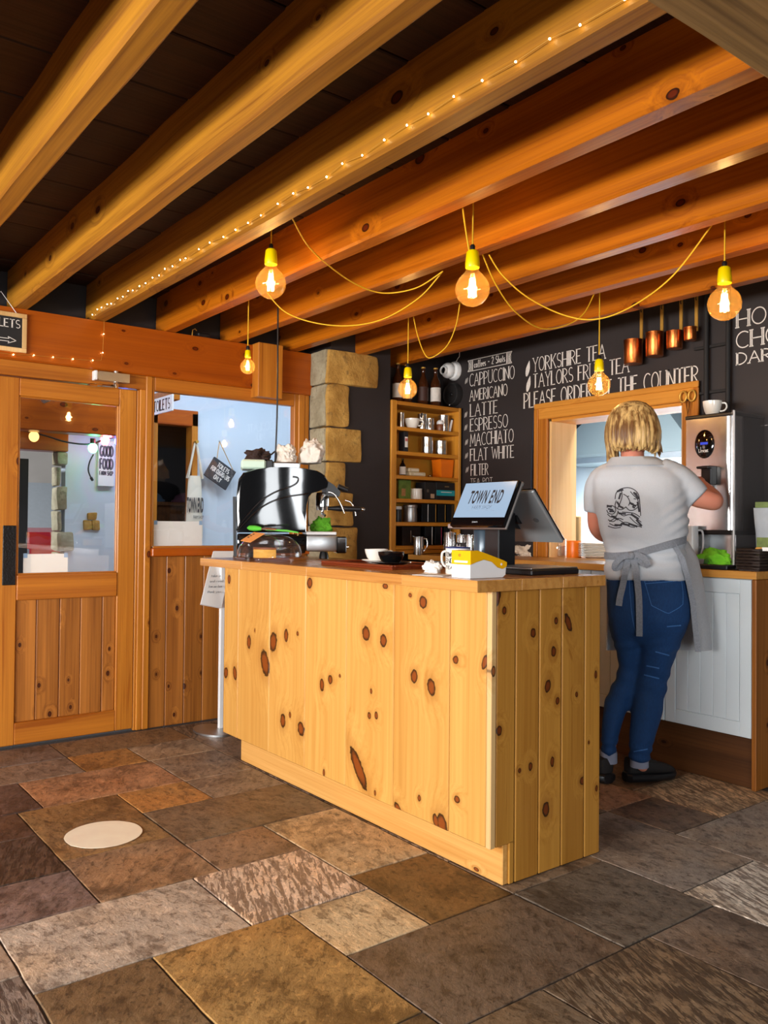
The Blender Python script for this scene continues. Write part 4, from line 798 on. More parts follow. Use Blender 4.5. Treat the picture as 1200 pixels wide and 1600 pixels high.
# fifth tier
z = ZS[5]
can('storage_tin', 'small dark tin at the left end of the fifth tier', 'tin', MT['black_plastic'], (-4.44, put(625), z), .026, .085, lid=MT['white_plastic'])
can('storage_tin', 'round silver tin with a lid on the fifth tier', 'tin', MT['steel_soft'], (-4.41, put(640), z), .047, .098, lid=MT['steel_soft'])
def folders(z, us, h, grp, where, cols):
    for i, (u, w) in enumerate(us):
        t = thing('black_carton', ('%s glossy black carton counted from the left on the %s' % (['first', 'second', 'third', 'fourth', 'fifth'][i], where)), 'box', (-4.44, min(put(u), 3.974 - w), z), 0, grp)
        simple_box('carton', MT['black_gloss'], t, -.08, .06, -w, w, 0, h, b=.003); simple_box('spine_edge', MT[cols[i]] if cols[i] in MT else MT['steel_soft'], t, .0602, .061, w - .008, w - .003, .004, h - .004, b=.0003)
folders(z, ((659, .030), (671, .031), (685, .036), (700, .034)), .128, 'black cartons on the fifth tier', 'fifth tier', ['white_plastic', 'brass', 'brass', 'black_matt'])
MT['pink'] = plain('magenta_print', '#b0305c', .4)
# lowest tier
z = ZS[6]
t = thing('card_box', 'wide brown black box at the left of the lowest tier', 'box', (-4.45, put(640), z)); simple_box('carton', plain('umber_gloss', '#231814', .15), t, -.06, .05, -.075, .085, 0, .128); simple_box('streak', plain('pale_print', '#8a7a6c', .4), t, .0502, .051, -.004, .002, .02, .10, b=.0003)
folders(z, ((665, .035), (680, .032), (694, .03)), .13, 'black cartons on the lowest tier', 'lowest tier', ['white_plastic', 'pink', 'steel_soft'])
# bottles on top
for i, (u, nm, lm) in enumerate(((618, 'brown glass bottle with a white and orange label at the left of the shelf top', '#d8cfc6'), (632, 'brown glass bottle half hidden behind the small glowing bulb on the shelf top', '#e0d4c0'), (658, 'brown glass bottle standing at the middle of the shelf top', '#3a1c12'), (673, 'brown glass bottle with a pale label at the right of the shelf top', '#d9d3cc'))):
    b = bottle('beer_bottle', nm, (-4.43 + (.03 if i == 3 else 0), put(u) + .02, ZS[0]), .037, .268, MT['brown_glass'], plain('bottle_label_%d' % i, lm, .6, var=.3, vs=30), MT['brass'], (.12, .48), 'brown bottles on top of the shelf unit')

# ------------------------------------------------------------------ camera and speaker on the blackboard wall
cq = ony(711, 580, YB); cp = thing('security_camera', 'white dome security camera on the blackboard above the round speaker', 'security camera', (cq[0], YB, cq[2]))
MB().lathe([(.001, 0), (.068, 0), (.07, .012), (.06, .03), (.02, .035)], 28, Matrix.Rotation(PI / 2, 4, 'X')).build('mount', MT['white_plastic'], cp, 50)
MB().ell((-.012, -.055, .0), (.056, .05, .056), 20, 14).build('ball', MT['white_plastic'], cp, 179)
MB().lathe([(.001, 0), (.024, 0), (.024, .012), (.03, .014), (.034, .0)], 20, Matrix.Translation((-.005, -.10, -.006)) @ Matrix.Rotation(PI / 2, 4, 'X')).build('lens_ring', MT['white_plastic'], cp, 50)
MB().ell((-.005, -.103, -.006), (.024, .008, .024), 16, 10).build('lens', MT['black_gloss'], cp, 179)
MB().tube(smoothpts([(.02, -.01, .06), (.035, -.006, .085), (.05, -.005, .10), (.05, -.004, .16)], 4), .003, 6).build('lead', MT['white_plastic'], cp, 60)
sq = ony(711, 617, YB); sp = thing('wall_speaker', 'round matt black speaker on the blackboard below the security camera', 'speaker', (sq[0], YB, sq[2]))
RX = Matrix.Rotation(PI / 2, 4, 'X')
MB().lathe([(.001, 0), (.082, 0), (.084, .02), (.078, .05), (.074, .052), (.066, .042), (.02, .034), (.001, .036)], 32, RX).build('cone', MT['black_matt'], sp, 40); MB().ell((0, -.036, 0), (.014, .008, .014)).build('dust_cap', MT['black_plastic'], sp, 60)
MB().ell((.0, -.053, -.078), (.006, .004, .005)).build('pilot_light', MT['white_plastic'], sp, 60)

# ------------------------------------------------------------------ chalk lettering
def S(*p): return [p]
G = {'A': (.62, [[(0, 0), (.31, 1), (.62, 0)], [(.12, .38), (.5, .38)]]), 'B': (.5, [[(0, 0), (0, 1)], [(0, 1)] + arc(.1, .76, .33, .24, 90, -90) + [(0, .52)], [(0, .52)] + arc(.12, .26, .38, .26, 90, -90) + [(0, 0)]]), 'C': (.52, [arc(.32, .5, .32, .5, 50, 310, 16)]),
     'D': (.55, [[(0, 0), (0, 1)], [(0, 1)] + arc(.1, .5, .45, .5, 90, -90, 14) + [(0, 0)]]), 'E': (.42, [[(0, 0), (0, 1)], [(0, 1), (.42, 1)], [(0, .52), (.34, .52)], [(0, 0), (.44, 0)]]), 'F': (.42, [[(0, 0), (0, 1)], [(0, 1), (.42, 1)], [(0, .52), (.34, .52)]]),
     'H': (.5, [[(0, 0), (0, 1)], [(.5, 0), (.5, 1)], [(0, .48), (.5, .48)]]), 'I': (.06, [[(.03, 0), (.03, 1)]]), 'K': (.5, [[(0, 0), (0, 1)], [(.46, 1), (0, .42)], [(.16, .58), (.5, 0)]]), 'L': (.42, [[(0, 0), (0, 1)], [(0, 0), (.42, 0)]]), 'M': (.68, [[(0, 0), (.06, 1), (.34, .2), (.62, 1), (.68, 0)]]),
     'N': (.52, [[(0, 0), (0, 1)], [(0, 1), (.52, 0)], [(.52, 0), (.52, 1)]]), 'O': (.58, [arc(.29, .5, .29, .5, 90, 450, 22)]), 'P': (.46, [[(0, 0), (0, 1)], [(0, 1)] + arc(.1, .72, .36, .28, 90, -90) + [(0, .44)]]), 'R': (.5, [[(0, 0), (0, 1)], [(0, 1)] + arc(.1, .74, .34, .26, 90, -90) + [(0, .48)], [(.16, .48), (.5, 0)]]),
     'S': (.44, [arc(.22, .74, .2, .26, 40, 270, 10) + arc(.22, .24, .22, .24, 90, -140, 10)]), 'T': (.54, [[(.27, 0), (.27, 1)], [(0, 1), (.54, 1)]]), 'U': (.52, [[(0, 1), (0, .3)] + arc(.26, .3, .26, .3, 180, 360, 12) + [(.52, 1)]]), 'W': (.8, [[(0, 1), (.2, 0), (.4, .85), (.6, 0), (.8, 1)]]), 'Y': (.54, [[(0, 1), (.27, .5), (.54, 1)], [(.27, .5), (.27, 0)]]),
     'Z': (.46, [[(0, 1), (.46, 1), (0, 0), (.46, 0)]]), '2': (.42, [arc(.2, .74, .2, .26, 170, -30, 10) + [(0, 0), (.42, 0)]]), '-': (.36, [[(.03, .45), (.33, .45)]]), ' ': (.3, []), 'G': (.56, [arc(.3, .5, .3, .5, 50, 350, 16) + [(.36, .45)]]),
     'a': (.34, [arc(.16, .25, .15, .25, 0, 360, 12), [(.32, .5), (.32, 0)]]), 'c': (.3, [arc(.18, .25, .16, .25, 50, 310, 10)]), 'o': (.36, [arc(.18, .25, .16, .25, 90, 450, 14)]), 'f': (.24, [[(.26, .92), (.16, 1), (.12, .85), (.10, -.1)], [(0, .5), (.24, .5)]]), 'e': (.32, [[(.02, .26), (.3, .3)] + arc(.16, .25, .15, .25, 10, 310, 12)]), 's': (.26, [arc(.13, .37, .11, .13, 40, 270, 7) + arc(.13, .12, .12, .12, 90, -140, 7)]), 'h': (.32, [[(0, 0), (.03, 1)], [(.0, .3)] + arc(.15, .32, .13, .18, 150, 0, 7) + [(.3, 0)]]), 't': (.22, [[(.1, .85), (.08, .05), (.18, 0)], [(0, .55), (.22, .55)]]),
     'n': (.32, [[(0, 0), (0, .5)], [(.0, .3)] + arc(.15, .32, .13, .18, 150, 0, 7) + [(.3, 0)]]), 'k': (.3, [[(0, 0), (.02, 1)], [(.26, .5), (0, .22), (.28, 0)]]), 'y': (.32, [[(0, .5), (.15, .05)], [(.32, .5), (.06, -.35)]]), 'u': (.34, [[(0, .5), (0, .15)] + arc(.15, .15, .15, .15, 180, 360, 8) + [(.3, .5)], [(.32, .5), (.32, 0)]]), 'm': (.5, [[(0, 0), (0, .5)], arc(.12, .3, .11, .2, 160, 0, 6) + [(.23, 0)], arc(.36, .3, .12, .2, 160, 0, 6) + [(.49, 0)]]), 'p': (.34, [[(0, .5), (0, -.35)], arc(.16, .25, .15, .25, 90, 450, 12)]), 'r': (.24, [[(0, .5), (0, 0)], [(0, .3), (.1, .48), (.22, .46)]]), 'i': (.08, [[(.04, .5), (.04, 0)]]), 'w': (.5, [[(0, .5), (.12, 0), (.25, .45), (.37, 0), (.5, .5)]]), 'l': (.08, [[(.04, 1), (.04, 0)]]), 'd': (.34, [arc(.16, .25, .15, .25, 90, 450, 12), [(.32, 1), (.32, 0)]])}
def strokes(txt, height, width=None, serif=True, gap=.14, inline=True):
    """polylines for a line of hand lettering, scaled to a height and (if given) an overall width"""
    x = 0; out = []
    for chx in txt:
        w, ps = G[chx]
        for p in ps:
            p = [(x + a, b) for a, b in p]; dup = False
            if inline and len(p) == 2 and abs(p[0][0] - p[1][0]) < .05 and abs(p[0][1] - p[1][1]) > .5:
                for dd in (-.035, .035): out.append([(p[0][0] + dd, p[0][1]), (p[1][0] + dd, p[1][1])])
            else: out.append(p)
            if serif:
                for e, nb in ((p[0], p[1]), (p[-1], p[-2])):
                    if abs(e[1] - nb[1]) > .25 and (e[1] < .03 or e[1] > .97): out.append([(e[0] - .09, e[1]), (e[0] + .09, e[1])])
        x += w + gap
    tot = x - gap; kx = (width / tot) if width else height
    return [[(a * kx, b * height) for a, b in p] for p in out]
def ribbon(mb, polys, w, Mx, th=.0006):
    for p in [q for p in polys for q in ([p] if len(p) > 6 else zip(p, p[1:]))]:
        p = [Vector((a, b, 0)) for a, b in p]
        L = []; Rr = []
        for i, q in enumerate(p):
            t = (p[min(i + 1, len(p) - 1)] - p[max(i - 1, 0)]); t = t.normalized() if t.length > 1e-9 else Vector((1, 0, 0)); nn = Vector((-t.y, t.x, 0)) * w / 2
            L.append(q + nn); Rr.append(q - nn)
        n = len(p); vs = [Mx @ Vector((a.x, a.y, th)) for a in L] + [Mx @ Vector((a.x, a.y, th)) for a in Rr]
        mb.add(vs, [(i, i + 1, n + i + 1, n + i) for i in range(n - 1)])
    return mb
def wall_m(x, z, y=YB, slope=0.0): return frame_m((x, y, z), Vector((1, 0, slope)).normalized(), Vector((-slope, 0, 1)).normalized(), Vector((0, -1, 0)))
def chalk(txt, u0, u1, vb, vt, w=.0045, serif=True, inline=True, name='chalk_line', par=None, v1=None):
    """a chalk line whose left foot is at pixel (u0, vb), left top at vt, right end at u1"""
    a = ony(u0, vb, YB); b = ony(u0, vt, YB); c = ony(u1, vb + (0 if v1 is None else v1), YB)
    hgt = b[2] - a[2]; r1 = ony(u1, 700, YB)
    return ribbon(MB(), strokes(txt, hgt, r1[0] - a[0], serif, inline=inline), w, wall_m(a[0], a[2])).build(name, MT['chalk'], par or wall_back)
chalk('CAPPUCCINO', 734, 803, 604, 585); chalk('AMERICANO', 734, 792, 627, 610); chalk('LATTE', 735, 777, 651, 632); chalk('ESPRESSO', 735, 793, 674, 655); chalk('MACCHIATO', 735, 802, 697, 678); chalk('FLAT WHITE', 735, 803, 720, 702); chalk('FILTER', 736, 763, 743, 726); chalk('TEA POT', 735, 770, 757, 748, .003, False, False)
def leaf(mb, u, v, r, h, tilt=.3, fill=True):
    c = ony(u, v, YB); Mx = wall_m(c[0], c[2]) @ Matrix.Rotation(-tilt, 4, 'Z')
    o = arc(0, 0, r, h, 0, 360, 16); 
    mb.add([Mx @ Vector((a * (1 - max(0, b / h) * .6) - .0, b, .0006)) for a, b in o[:-1]], [tuple(range(16))])
for v, u in ((595, 729), (648, 728), (668, 728), (691, 729), (712, 729), (734, 730)):
    b = MB(); c = ony(u, v, YB)
    for sgn in (-1, 1):
        Mx = wall_m(c[0] + sgn * .007, c[2] + sgn * .002) @ Matrix.Rotation(-.3, 4, 'Z'); b.add([Mx @ Vector((a, q, .0006)) for a, q in arc(0, 0, .006, .021, 0, 360, 14)[:-1]], [tuple(range(14))])
    b.build('chalk_bean', plain('faint_chalk', '#a8a29c', .9, var=.3, vs=100), wall_back)
for u, v in ((825, 576), (826, 600)):
    b = MB(); leaf(b, u, v, .017, .052, .25); b.build('chalk_leaf', MT['chalk'], wall_back)
chalk('YORKSHIRE TEA', 833, 945, 581, 560, .005); chalk('TAYLORS FRUIT TEA', 833, 982, 606, 585, .005); chalk('PLEASE ORDER AT THE COUNTER', 819, 1091, 638, 615, .006)
# banner over the coffee list
bn = MB(); c0 = ony(731, 581, YB); c1 = ony(800, 566, YB); bw = c1[0] - c0[0]; bh = ony(731, 564, YB)[2] - c0[2]; Mb = wall_m(c0[0], c0[2])
ribbon(bn, [[(0, 0), (bw, 0)], [(0, bh), (bw, bh)], [(0, 0), (.03, bh / 2), (0, bh)], [(bw, 0), (bw - .03, bh / 2), (bw, bh)], [(.05, 0), (.05, bh)], [(bw - .05, 0), (bw - .05, bh)]], .004, Mb)
for sgn, xx in ((1, 0), (-1, bw)):
    for q in np.linspace(.008, .042, 5): ribbon(bn, [[(xx + sgn * (q + .004), .02 * bh + abs(q - .02) * .2), (xx + sgn * (q + .004), bh * .98)]], .004, Mb)
ribbon(bn, [[(a + .065, b + bh * .26) for a, b in p] for p in strokes('coffees - 2 Shots', bh * .62, bw - .13, False, inline=False)], .0055, Mb)
bn.build('chalk_banner', MT['chalk'], wall_back)
def chalk2(txt, x0, z0, h, wd, w=.006): return ribbon(MB(), strokes(txt, h, wd), w, wall_m(x0, z0)).build('chalk_line', MT['chalk'], wall_back)
a = ony(1152, 512, YB); a2 = ony(1152, 487, YB); hx = a[0]; hh2 = a2[2] - a[2]
chalk2('HOT', hx, a[2], hh2, .235); b = ony(1150, 545, YB); chalk2('CHOCOLATE', hx - .004, b[2], hh2, .70); c = ony(1153, 570, YB); chalk2('DARK  MILK', hx, c[2], hh2 * .72, .52, .0055)
ribbon(MB(), [[(i * .02, .0), (i * .02 + .012, .0)] for i in range(14)], .003, wall_m(ony(1160, 668, YB)[0], ony(1160, 668, YB)[2])).build('chalk_dashes', MT['chalk'], wall_back)

# ------------------------------------------------------------------ copper pans
pans = ((987, 497, 550, 26, 28, 484), (1023, 522, 558, 26, 0, 479), (1054, 519, 545, 22, 0, 471), (1078, 514, 535, 19, 0, 465))
dims = ((976, 1003, 532, 569, 999, 484, 'first and largest copper measuring pan hanging at the left of the row'), (1010, 1036, 520, 557, 1031, 479, 'second copper measuring pan in the hanging row, tall and straight'), (1042, 1066, 518, 545, 1061, 471, 'third copper measuring pan in the hanging row, medium size'), (1069, 1088, 512, 532, 1085, 465, 'smallest copper measuring pan hanging beside the black pipe'))
for u0, u1, v0, v1, uh, vh, lab in dims:
    yp = YB - .075; a = ony(u0, (v0 + v1) / 2, yp); b = ony(u1, (v0 + v1) / 2, yp); top = ony((u0 + u1) / 2, v0, yp)[2]; bot = ony((u0 + u1) / 2, v1, yp)[2]; hp_ = ony(uh, vh, yp)
    r = (b[0] - a[0]) / 2 * .93; cx = (a[0] + b[0]) / 2; h = top - bot
    t = thing('copper_pan', lab, 'pan', (cx, yp, bot), 0, 'copper pans on the blackboard')
    MB().lathe([(.001, .0), (r * .9, .0), (r * .95, .004), (r * .98, h), (r * .94, h), (r * .9, .006), (.001, .006)], 26).build('bowl', MT['copper'], t, 40)
    MB().tube([(r * .96 * math.cos(q), r * .96 * math.sin(q), h) for q in np.linspace(0, 2 * PI, 25)], .003, 6, False).build('rim', MT['copper'], t, 60)
    hx_ = hp_[0] - cx
    MB().loft([[(hx_ + s * .009, .02 + q * .003, 0 + zz) for s, q in ((-1, -1), (1, -1), (1, 1), (-1, 1))] for zz in (h - .02, h + .05, hp_[2] - bot + .01)]).build('handle', MT['brass'], t)
    MB().tube([(hx_, .06, hp_[2] - bot + .018), (hx_, .02, hp_[2] - bot + .012), (hx_, .012, hp_[2] - bot + .0), (hx_, .018, hp_[2] - bot - .012)], .003, 6).build('hook', MT['black_plastic'], t, 60)
    MB().ell((hx_ - .0, .018, h - .012), (.005, .004, .005)).build('rivet', MT['brass'], t, 60)
# scissors on the hatch frame
s0 = ony(1075, 625, YB - .04); sc_ = thing('scissors', 'scissors with yellow handles hung on the hatch frame corner', 'scissors', (s0[0], YB - .045, s0[2] - .03))
for sx_ in (-1, 1):
    MB().tube([(sx_ * .026 + .020 * math.cos(q), 0, .05 + .028 * math.sin(q)) for q in np.linspace(0, 2 * PI, 19)], .006, 8, False).build('handle', MT['brass'], sc_, 60)
    MB().loft([[(sx_ * .012, sx_ * .002 - .001, .03), (sx_ * .012 + .010, sx_ * .002 - .001, .03), (sx_ * .012 + .010, sx_ * .002 + .001, .03), (sx_ * .012, sx_ * .002 + .001, .03)], [(-sx_ * .006, sx_ * .002 - .001, -.07), (-sx_ * .004, sx_ * .002 - .001, -.07), (-sx_ * .004, sx_ * .002 + .001, -.07), (-sx_ * .006, sx_ * .002 + .001, -.07)]]).build('blade', MT['chrome'], sc_)
MB().cyl((0, .028, .03), (0, -.006, .03), .004).build('peg', MT['black_plastic'], sc_, 40)
vb = thing('apron_strap', 'thin dark strap hanging beside the left edge of the hatch frame', 'strap', (hx0 - fo - .03, YB - .02, 0))
MB().tube(smoothpts([(.03, 0, 1.92), (.015, -.004, 1.84), (.006, -.006, 1.65), (.0, -.006, 1.45), (-.004, -.004, 1.28)], 5), [.006] * 20 + [.007], 6).build('strap', plain('navy_strap', '#262b3a', .8), vb, 60); MB().ell((.033, .004, 1.925), .01).build('knob', MT['black_plastic'], vb, 60); MB().ell((-.004, -.004, 1.275), (.016, .009, .012)).build('toggle', plain('pale_toggle', '#d8b890', .6), vb, 60)

# ------------------------------------------------------------------ kitchen units and worktop
ku = 3.545; KXL, KXR = -4.33, -1.93
kwt = thing('kitchen_worktop', 'long pale wooden worktop along the blackboard wall and through the hatch', 'worktop', (0, 0, 0))
cutx = [KXL, -3.7, -3.05, -2.4, -1.915]
for a, b in zip(cutx, cutx[1:]):
    simple_box('stave', MT['worktop_k'], kwt, a + .0003, b - .0003, 3.515, 3.72, ZW - .034, ZW, b=.002); simple_box('stave', MT['worktop_k'], kwt, a + .0003, b - .0003, 3.7205, 4.017, ZW - .034, ZW, b=.001)
simple_box('hatch_shelf', MT['worktop_k'], kwt, hx0 - .0, hx1 + .0, 4.0175, 4.75, ZW - .0335, ZW, b=.002)
dl = (-1.952, -2.392, -2.84, -3.29, -3.74, -4.19)
for i in range(5):
    x1, x0 = dl[i] - .003, dl[i + 1] + .003
    lab = ('white boarded cupboard at the right end under the kitchen worktop', 'white boarded cupboard behind the person in the apron', 'white boarded cupboard behind the till end of the counter', 'white boarded cupboard hidden behind the middle of the counter', 'white boarded cupboard nearest the shelf unit')[i]
    t = thing('cupboard', lab, 'cupboard', (0, 0, 0), 0, 'white cupboards under the kitchen worktop')
    simple_box('carcass', MT['white_paint'], t, x0, x1, ku + .022, 4.005, .222, .928)
    d = MB().box(x0, x1, ku + .008, ku + .02, .226, .926, b=.002).build('door', MT['white_paint'], t)
    for a in ((x0, x0 + .055, .226, .926), (x1 - .055, x1, .226, .926)): simple_box('door_stile', MT['white_paint'], d, a[0], a[1], ku, ku + .008, a[2], a[3])
    for a in ((.226, .29), (.862, .926)): simple_box('door_rail', MT['white_paint'], d, x0 + .0552, x1 - .0552, ku, ku + .008, *a)
    n = 5; xa = x0 + .057; wv = (x1 - .057 - xa) / n
    for k in range(n): simple_box('door_board', MT['white_paint'], d, xa + k * wv + .0008, xa + (k + 1) * wv - .0008, ku + .003, ku + .008, .292, .860, b=.002)
tag(MB().box(-4.19, -1.953, 3.562, 3.585, .001, .221, b=.003).build('kickboard', MT['plinth'], None), 'dark brown scuffed kickboard under the white cupboards', 'kickboard')
ep = thing('end_panel', 'upright pine end panel closing the right end of the white cupboards', 'panel')
simple_box('board', MT['panel'], ep, -1.951, -1.930, 3.54, 3.78, .001, .929, b=.003); simple_box('board', MT['panel'], ep, -1.951, -1.930, 3.7805, 4.01, .001, .929, b=.003)

# things along the worktop, left of the person
def wl(u, y): return (ony(u, 860, y)[0], y, ZW)
can('milk_jug', 'steel milk jug standing in front of the lowest shelf tier', 'jug', MT['steel'], (onx(654, 860, -4.22)[0], onx(654, 860, -4.22)[1], ZW), .036, .118, None, handle=.6, spout=True)
for i, (u, xx, r, h, hd_) in enumerate(((703, -3.93, .040, .150, 2.5), (722, -3.86, .034, .135, -.4), (735, -3.74, .034, .135, -.4))):
    can('water_jug', ('tall steel jug beside the back of the customer screen', 'middle steel jug partly behind the little chalk card', 'steel jug farthest along, right behind the little chalk card')[i], 'jug', MT['steel'], (xx, onx(u, 850, xx)[1], ZW), r, h, 'steel jugs on the kitchen worktop', handle=hd_, spout=True)
q = ony(740, 866, 2.45); cd = thing('chalk_card', 'small black card with white handwriting standing beside the till', 'card', (-2.575, 2.375, ZC), -.25)
cw, chh = .085, .10
MB().box(-cw / 2, cw / 2, -.002, .002, .003, chh, b=.001).build('board', MT['black_matt'], cd); simple_box('foot', MT['black_plastic'], cd, -cw / 2, cw / 2, -.015, .015, 0, .0035, b=.001)
Mc = frame_m((-cw / 2, -.0021, 0), Vector((1, 0, 0)), Vector((0, 0, 1)), Vector((0, -1, 0)))
bt = MB()
for i, tx in enumerate(('Thank you', 'My name', 'is what')): ribbon(bt, [[(a + .008, b + chh - .024 - i * .026) for a, b in p] for p in strokes(tx.replace('M', 'm').replace('T', 't'), .017, cw - .02 - i * .008, False, inline=False)], .0022, Mc)
bt.build('handwriting', MT['chalk'], cd)
t = thing('bread_bag', 'clear plastic bag of pale rolls on the worktop left of the dark jar', 'bag', (ony(820, 850, 4.05)[0], 4.05, ZW))
cr = crumple('x', MT['towel'], (0, 0, 0), (.085, .06, .075), 31, 'x', 'x', .8); cr.name = 'bag'; cr.data.materials[0] = plain('pale_rolls_in_plastic', '#e8d8c4', .25, var=.25, vs=25); cr.parent = t
for k in ('label', 'category'): del cr[k]
MB().ell((-.09, .03, .03), (.05, .04, .03)).build('loaf', plain('loaf_crust', '#b5762f', .7), t, 60)
can('jar', 'small dark jar with a lid on the worktop by the hatch', 'jar', MT['black_plastic'], (ony(852, 850, 4.1)[0], 4.1, ZW), .038, .05, lid=MT['black_gloss'])
t = can('glass_jar', 'clear glass storage jar between the dark jar and the orange tub', 'jar', MT['clear'], (ony(873, 850, 4.12)[0], 4.12, ZW), .05, .115); MB().lathe([(.001, .009), (.043, .009), (.043, .07), (.001, .075)], 20).build('contents', plain('oats', '#b9a48a', .9, var=.4, vs=90), t, 40)
t = can('orange_tub', 'bright orange tub on the hatch worktop beside the plates', 'tub', MT['orange'], (ony(897, 850, 4.14)[0], 4.14, ZW), .046, .105); MB().lathe([(.044, .08), (.038, .095), (.001, .1)], 20).build('contents', plain('orange_zest', '#e8862a', .8, var=.3, vs=90), t, 40)
for i in range(9):
    pl = MB().lathe([(.001, .003), (.07, .0), (.075, .003), (.118, .012), (.117, .015), (.074, .007), (.001, .006)], 32).build('plate', MT['white_ceramic'], None, 40, (ony(934, 850, 4.2)[0] + rnd.uniform(-.003, .003), 4.2 + rnd.uniform(-.003, .003), ZW + .0005 + i * .0098))
    tag(pl, '%s white plate of the stack on the hatch worktop beside the person' % ('lowest', 'second lowest', 'third lowest', 'fourth lowest', 'middle', 'fourth highest', 'third highest', 'second highest', 'topmost')[i], 'plate', 'stacked plates by the hatch')
q = ony(885, 800, 4.62); cb = thing('chopping_board', 'pale wooden chopping board standing upright behind the orange tub', 'chopping board', (q[0], 4.60, ZW), 0)
simple_box('board', MT['lining'], cb, -.10, .145, -.012, .012, .001, .27, b=.008); MB().cyl((.1, -.013, .23), (.1, .013, .23), .012).build('hole_ring', MT['black_plastic'], cb, 40)

# ------------------------------------------------------------------ water boiler and things right of the person
BY = 3.738; BX0, BX1 = ony(1072, 700, BY)[0], ony(1147, 700, BY)[0]; bt_ = 1.695; bb_ = ony(1130, 838, BY)[2] + .03
wb = thing('water_boiler', 'tall stainless steel water boiler with an oval black control panel', 'water boiler', (0, 0, 0))
sec = [(BX0, BY)] + [(BX1 - .045 + .045 * math.sin(t), BY + .045 - .045 * math.cos(t)) for t in np.linspace(0, PI / 2, 8)] + [(BX1, BY + .27), (BX0, BY + .27)]
MB().prism(sec, 'Z', bb_, bt_).build('housing', MT['steel'], wb, 30)
MB().box(BX0 - .004, BX1 + .006, BY - .006, BY + .272, bt_, bt_ + .018, b=.004).build('lid', MT['black_plastic'], wb)
MB().box(BX1 + .0005, BX1 + .004, BY + .075, BY + .265, bb_, bt_ - .001, b=.001).build('side_panel', MT['black_matt'], wb)
MB().box(BX0 - .002, BX1 + .004, BY - .004, BY + .272, bb_ - .022, bb_, b=.003).build('base_band', MT['black_plastic'], wb)
pc_ = ony(1101, 694, BY)
MP = Matrix.Translation((pc_[0], BY, pc_[2])) @ Matrix.Rotation(PI / 2, 4, 'X')
cpn = MB().lathe([(.052, 0), (.052, .003), (.046, .007), (.001, .008)], 32, MP @ Matrix.Diagonal((1, 1.35, 1, 1))).build('control_panel', MT['black_gloss'], wb, 40)
MB().box(pc_[0] - .018, pc_[0] + .022, BY - .0095, BY - .0078, pc_[2] - .003, pc_[2] + .009, b=.001).build('display', emit('blue_display', (.05, .10, .9), .7), cpn)
def text_mesh(body, size, ext=0.0004, shear=0.0, off=0.0, sx=1.0, spacing=1.0):
    cu = bpy.data.curves.new('t', 'FONT'); cu.body = body; cu.size = size; cu.shear = shear; cu.offset = off; cu.space_character = spacing; cu.resolution_u = 3
    o = bpy.data.objects.new('t', cu); COL.objects.link(o); bpy.context.view_layer.update()
    me = bpy.data.meshes.new_from_object(o.evaluated_get(bpy.context.evaluated_depsgraph_get()))
    vs = [Vector((v.co.x * sx, v.co.y, 0)) for v in me.vertices]; fs = [tuple(p.vertices) for p in me.polygons]
    bpy.data.objects.remove(o); bpy.data.curves.remove(cu); bpy.data.meshes.remove(me)
    w = max(v.x for v in vs) - min(v.x for v in vs); x0 = min(v.x for v in vs)
    return [v - Vector((x0, 0, 0)) for v in vs], fs, w
def put_text(name, body, size, mat, parent, Mx, width=None, lift=.0006, **k):
    vs, fs, w = text_mesh(body, size, **k); s = (width / w) if width else 1.0
    return MB().add([Mx @ Vector((v.x * s, v.y, lift)) for v in vs], fs).build(name, mat, parent)
put_text('lettering', 'Lincat', .024, MT['paper'], cpn, frame_m((pc_[0] - .028, BY - .0078, pc_[2] - .04), Vector((1, 0, 0)), Vector((0, 0, 1)), Vector((0, -1, 0))), .052, off=.0004)
for px_, z0_, z1_ in ((1112, 728, 758),):
    a = ony(1104, z1_, BY); b = ony(1120, z0_, BY); MB().box(a[0], b[0], BY - .05, BY + .001, a[2], b[2], b=.004).build('tap_body', MT['black_plastic'], wb)
    MB().tube([((a[0] + b[0]) / 2, BY - .03, a[2]), ((a[0] + b[0]) / 2, BY - .032, a[2] - .05)], .010, 12).build('tap_spout', MT['chrome'], wb, 60)
    MB().box(a[0] - .004, b[0] + .004, BY - .085, BY - .045, b[2] - .016, b[2] - .004, b=.003).build('tap_lever', MT['black_plastic'], wb)
simple_box('rear_plate', MT['steel'], wb, BX0, BX1 - .02, BY + .18, BY + .19, ZW + .03, bb_ - .02)
for xx in (BX0 + .0, BX1 - .022): simple_box('leg', MT['steel_soft'], wb, xx, xx + .02, BY + .02, BY + .27, ZW + .028, bb_ - .0225)
simple_box('base', MT['black_plastic'], wb, BX0, BX1, BY + .01, BY + .265, ZW, ZW + .028)
t = cup('enamel_mug', 'white enamel mug standing on top of the water boiler', MT['white_ceramic'], (ony(1113, 640, BY + .09)[0], BY + .09, bt_ + .0185), .046, .075, .4)
ac = thing('acrylic_screen', 'clear acrylic splash screen standing beside the water boiler', 'screen', (ony(1155, 800, 3.66)[0], 0, 0))
MB().box(-.004, .004, 3.60, 3.96, ZW + .01, 1.70, b=.001).build('sheet', MT['clear'], ac); simple_box('edge_strip', MT['white_plastic'], ac, -.004, .004, 3.612, 3.6195, ZW + .01, 1.70, b=.001); simple_box('foot', MT['black_plastic'], ac, -.02, .02, 3.612, 3.96, ZW, ZW + .0098)
dtm = thing('drip_mat', 'black drip tray on the worktop in front of the water boiler', 'tray', (ony(1120, 870, 3.60)[0], 3.615, ZW))
simple_box('tray', MT['black_plastic'], dtm, -.085, .085, -.075, .05, 0, .022, b=.004)
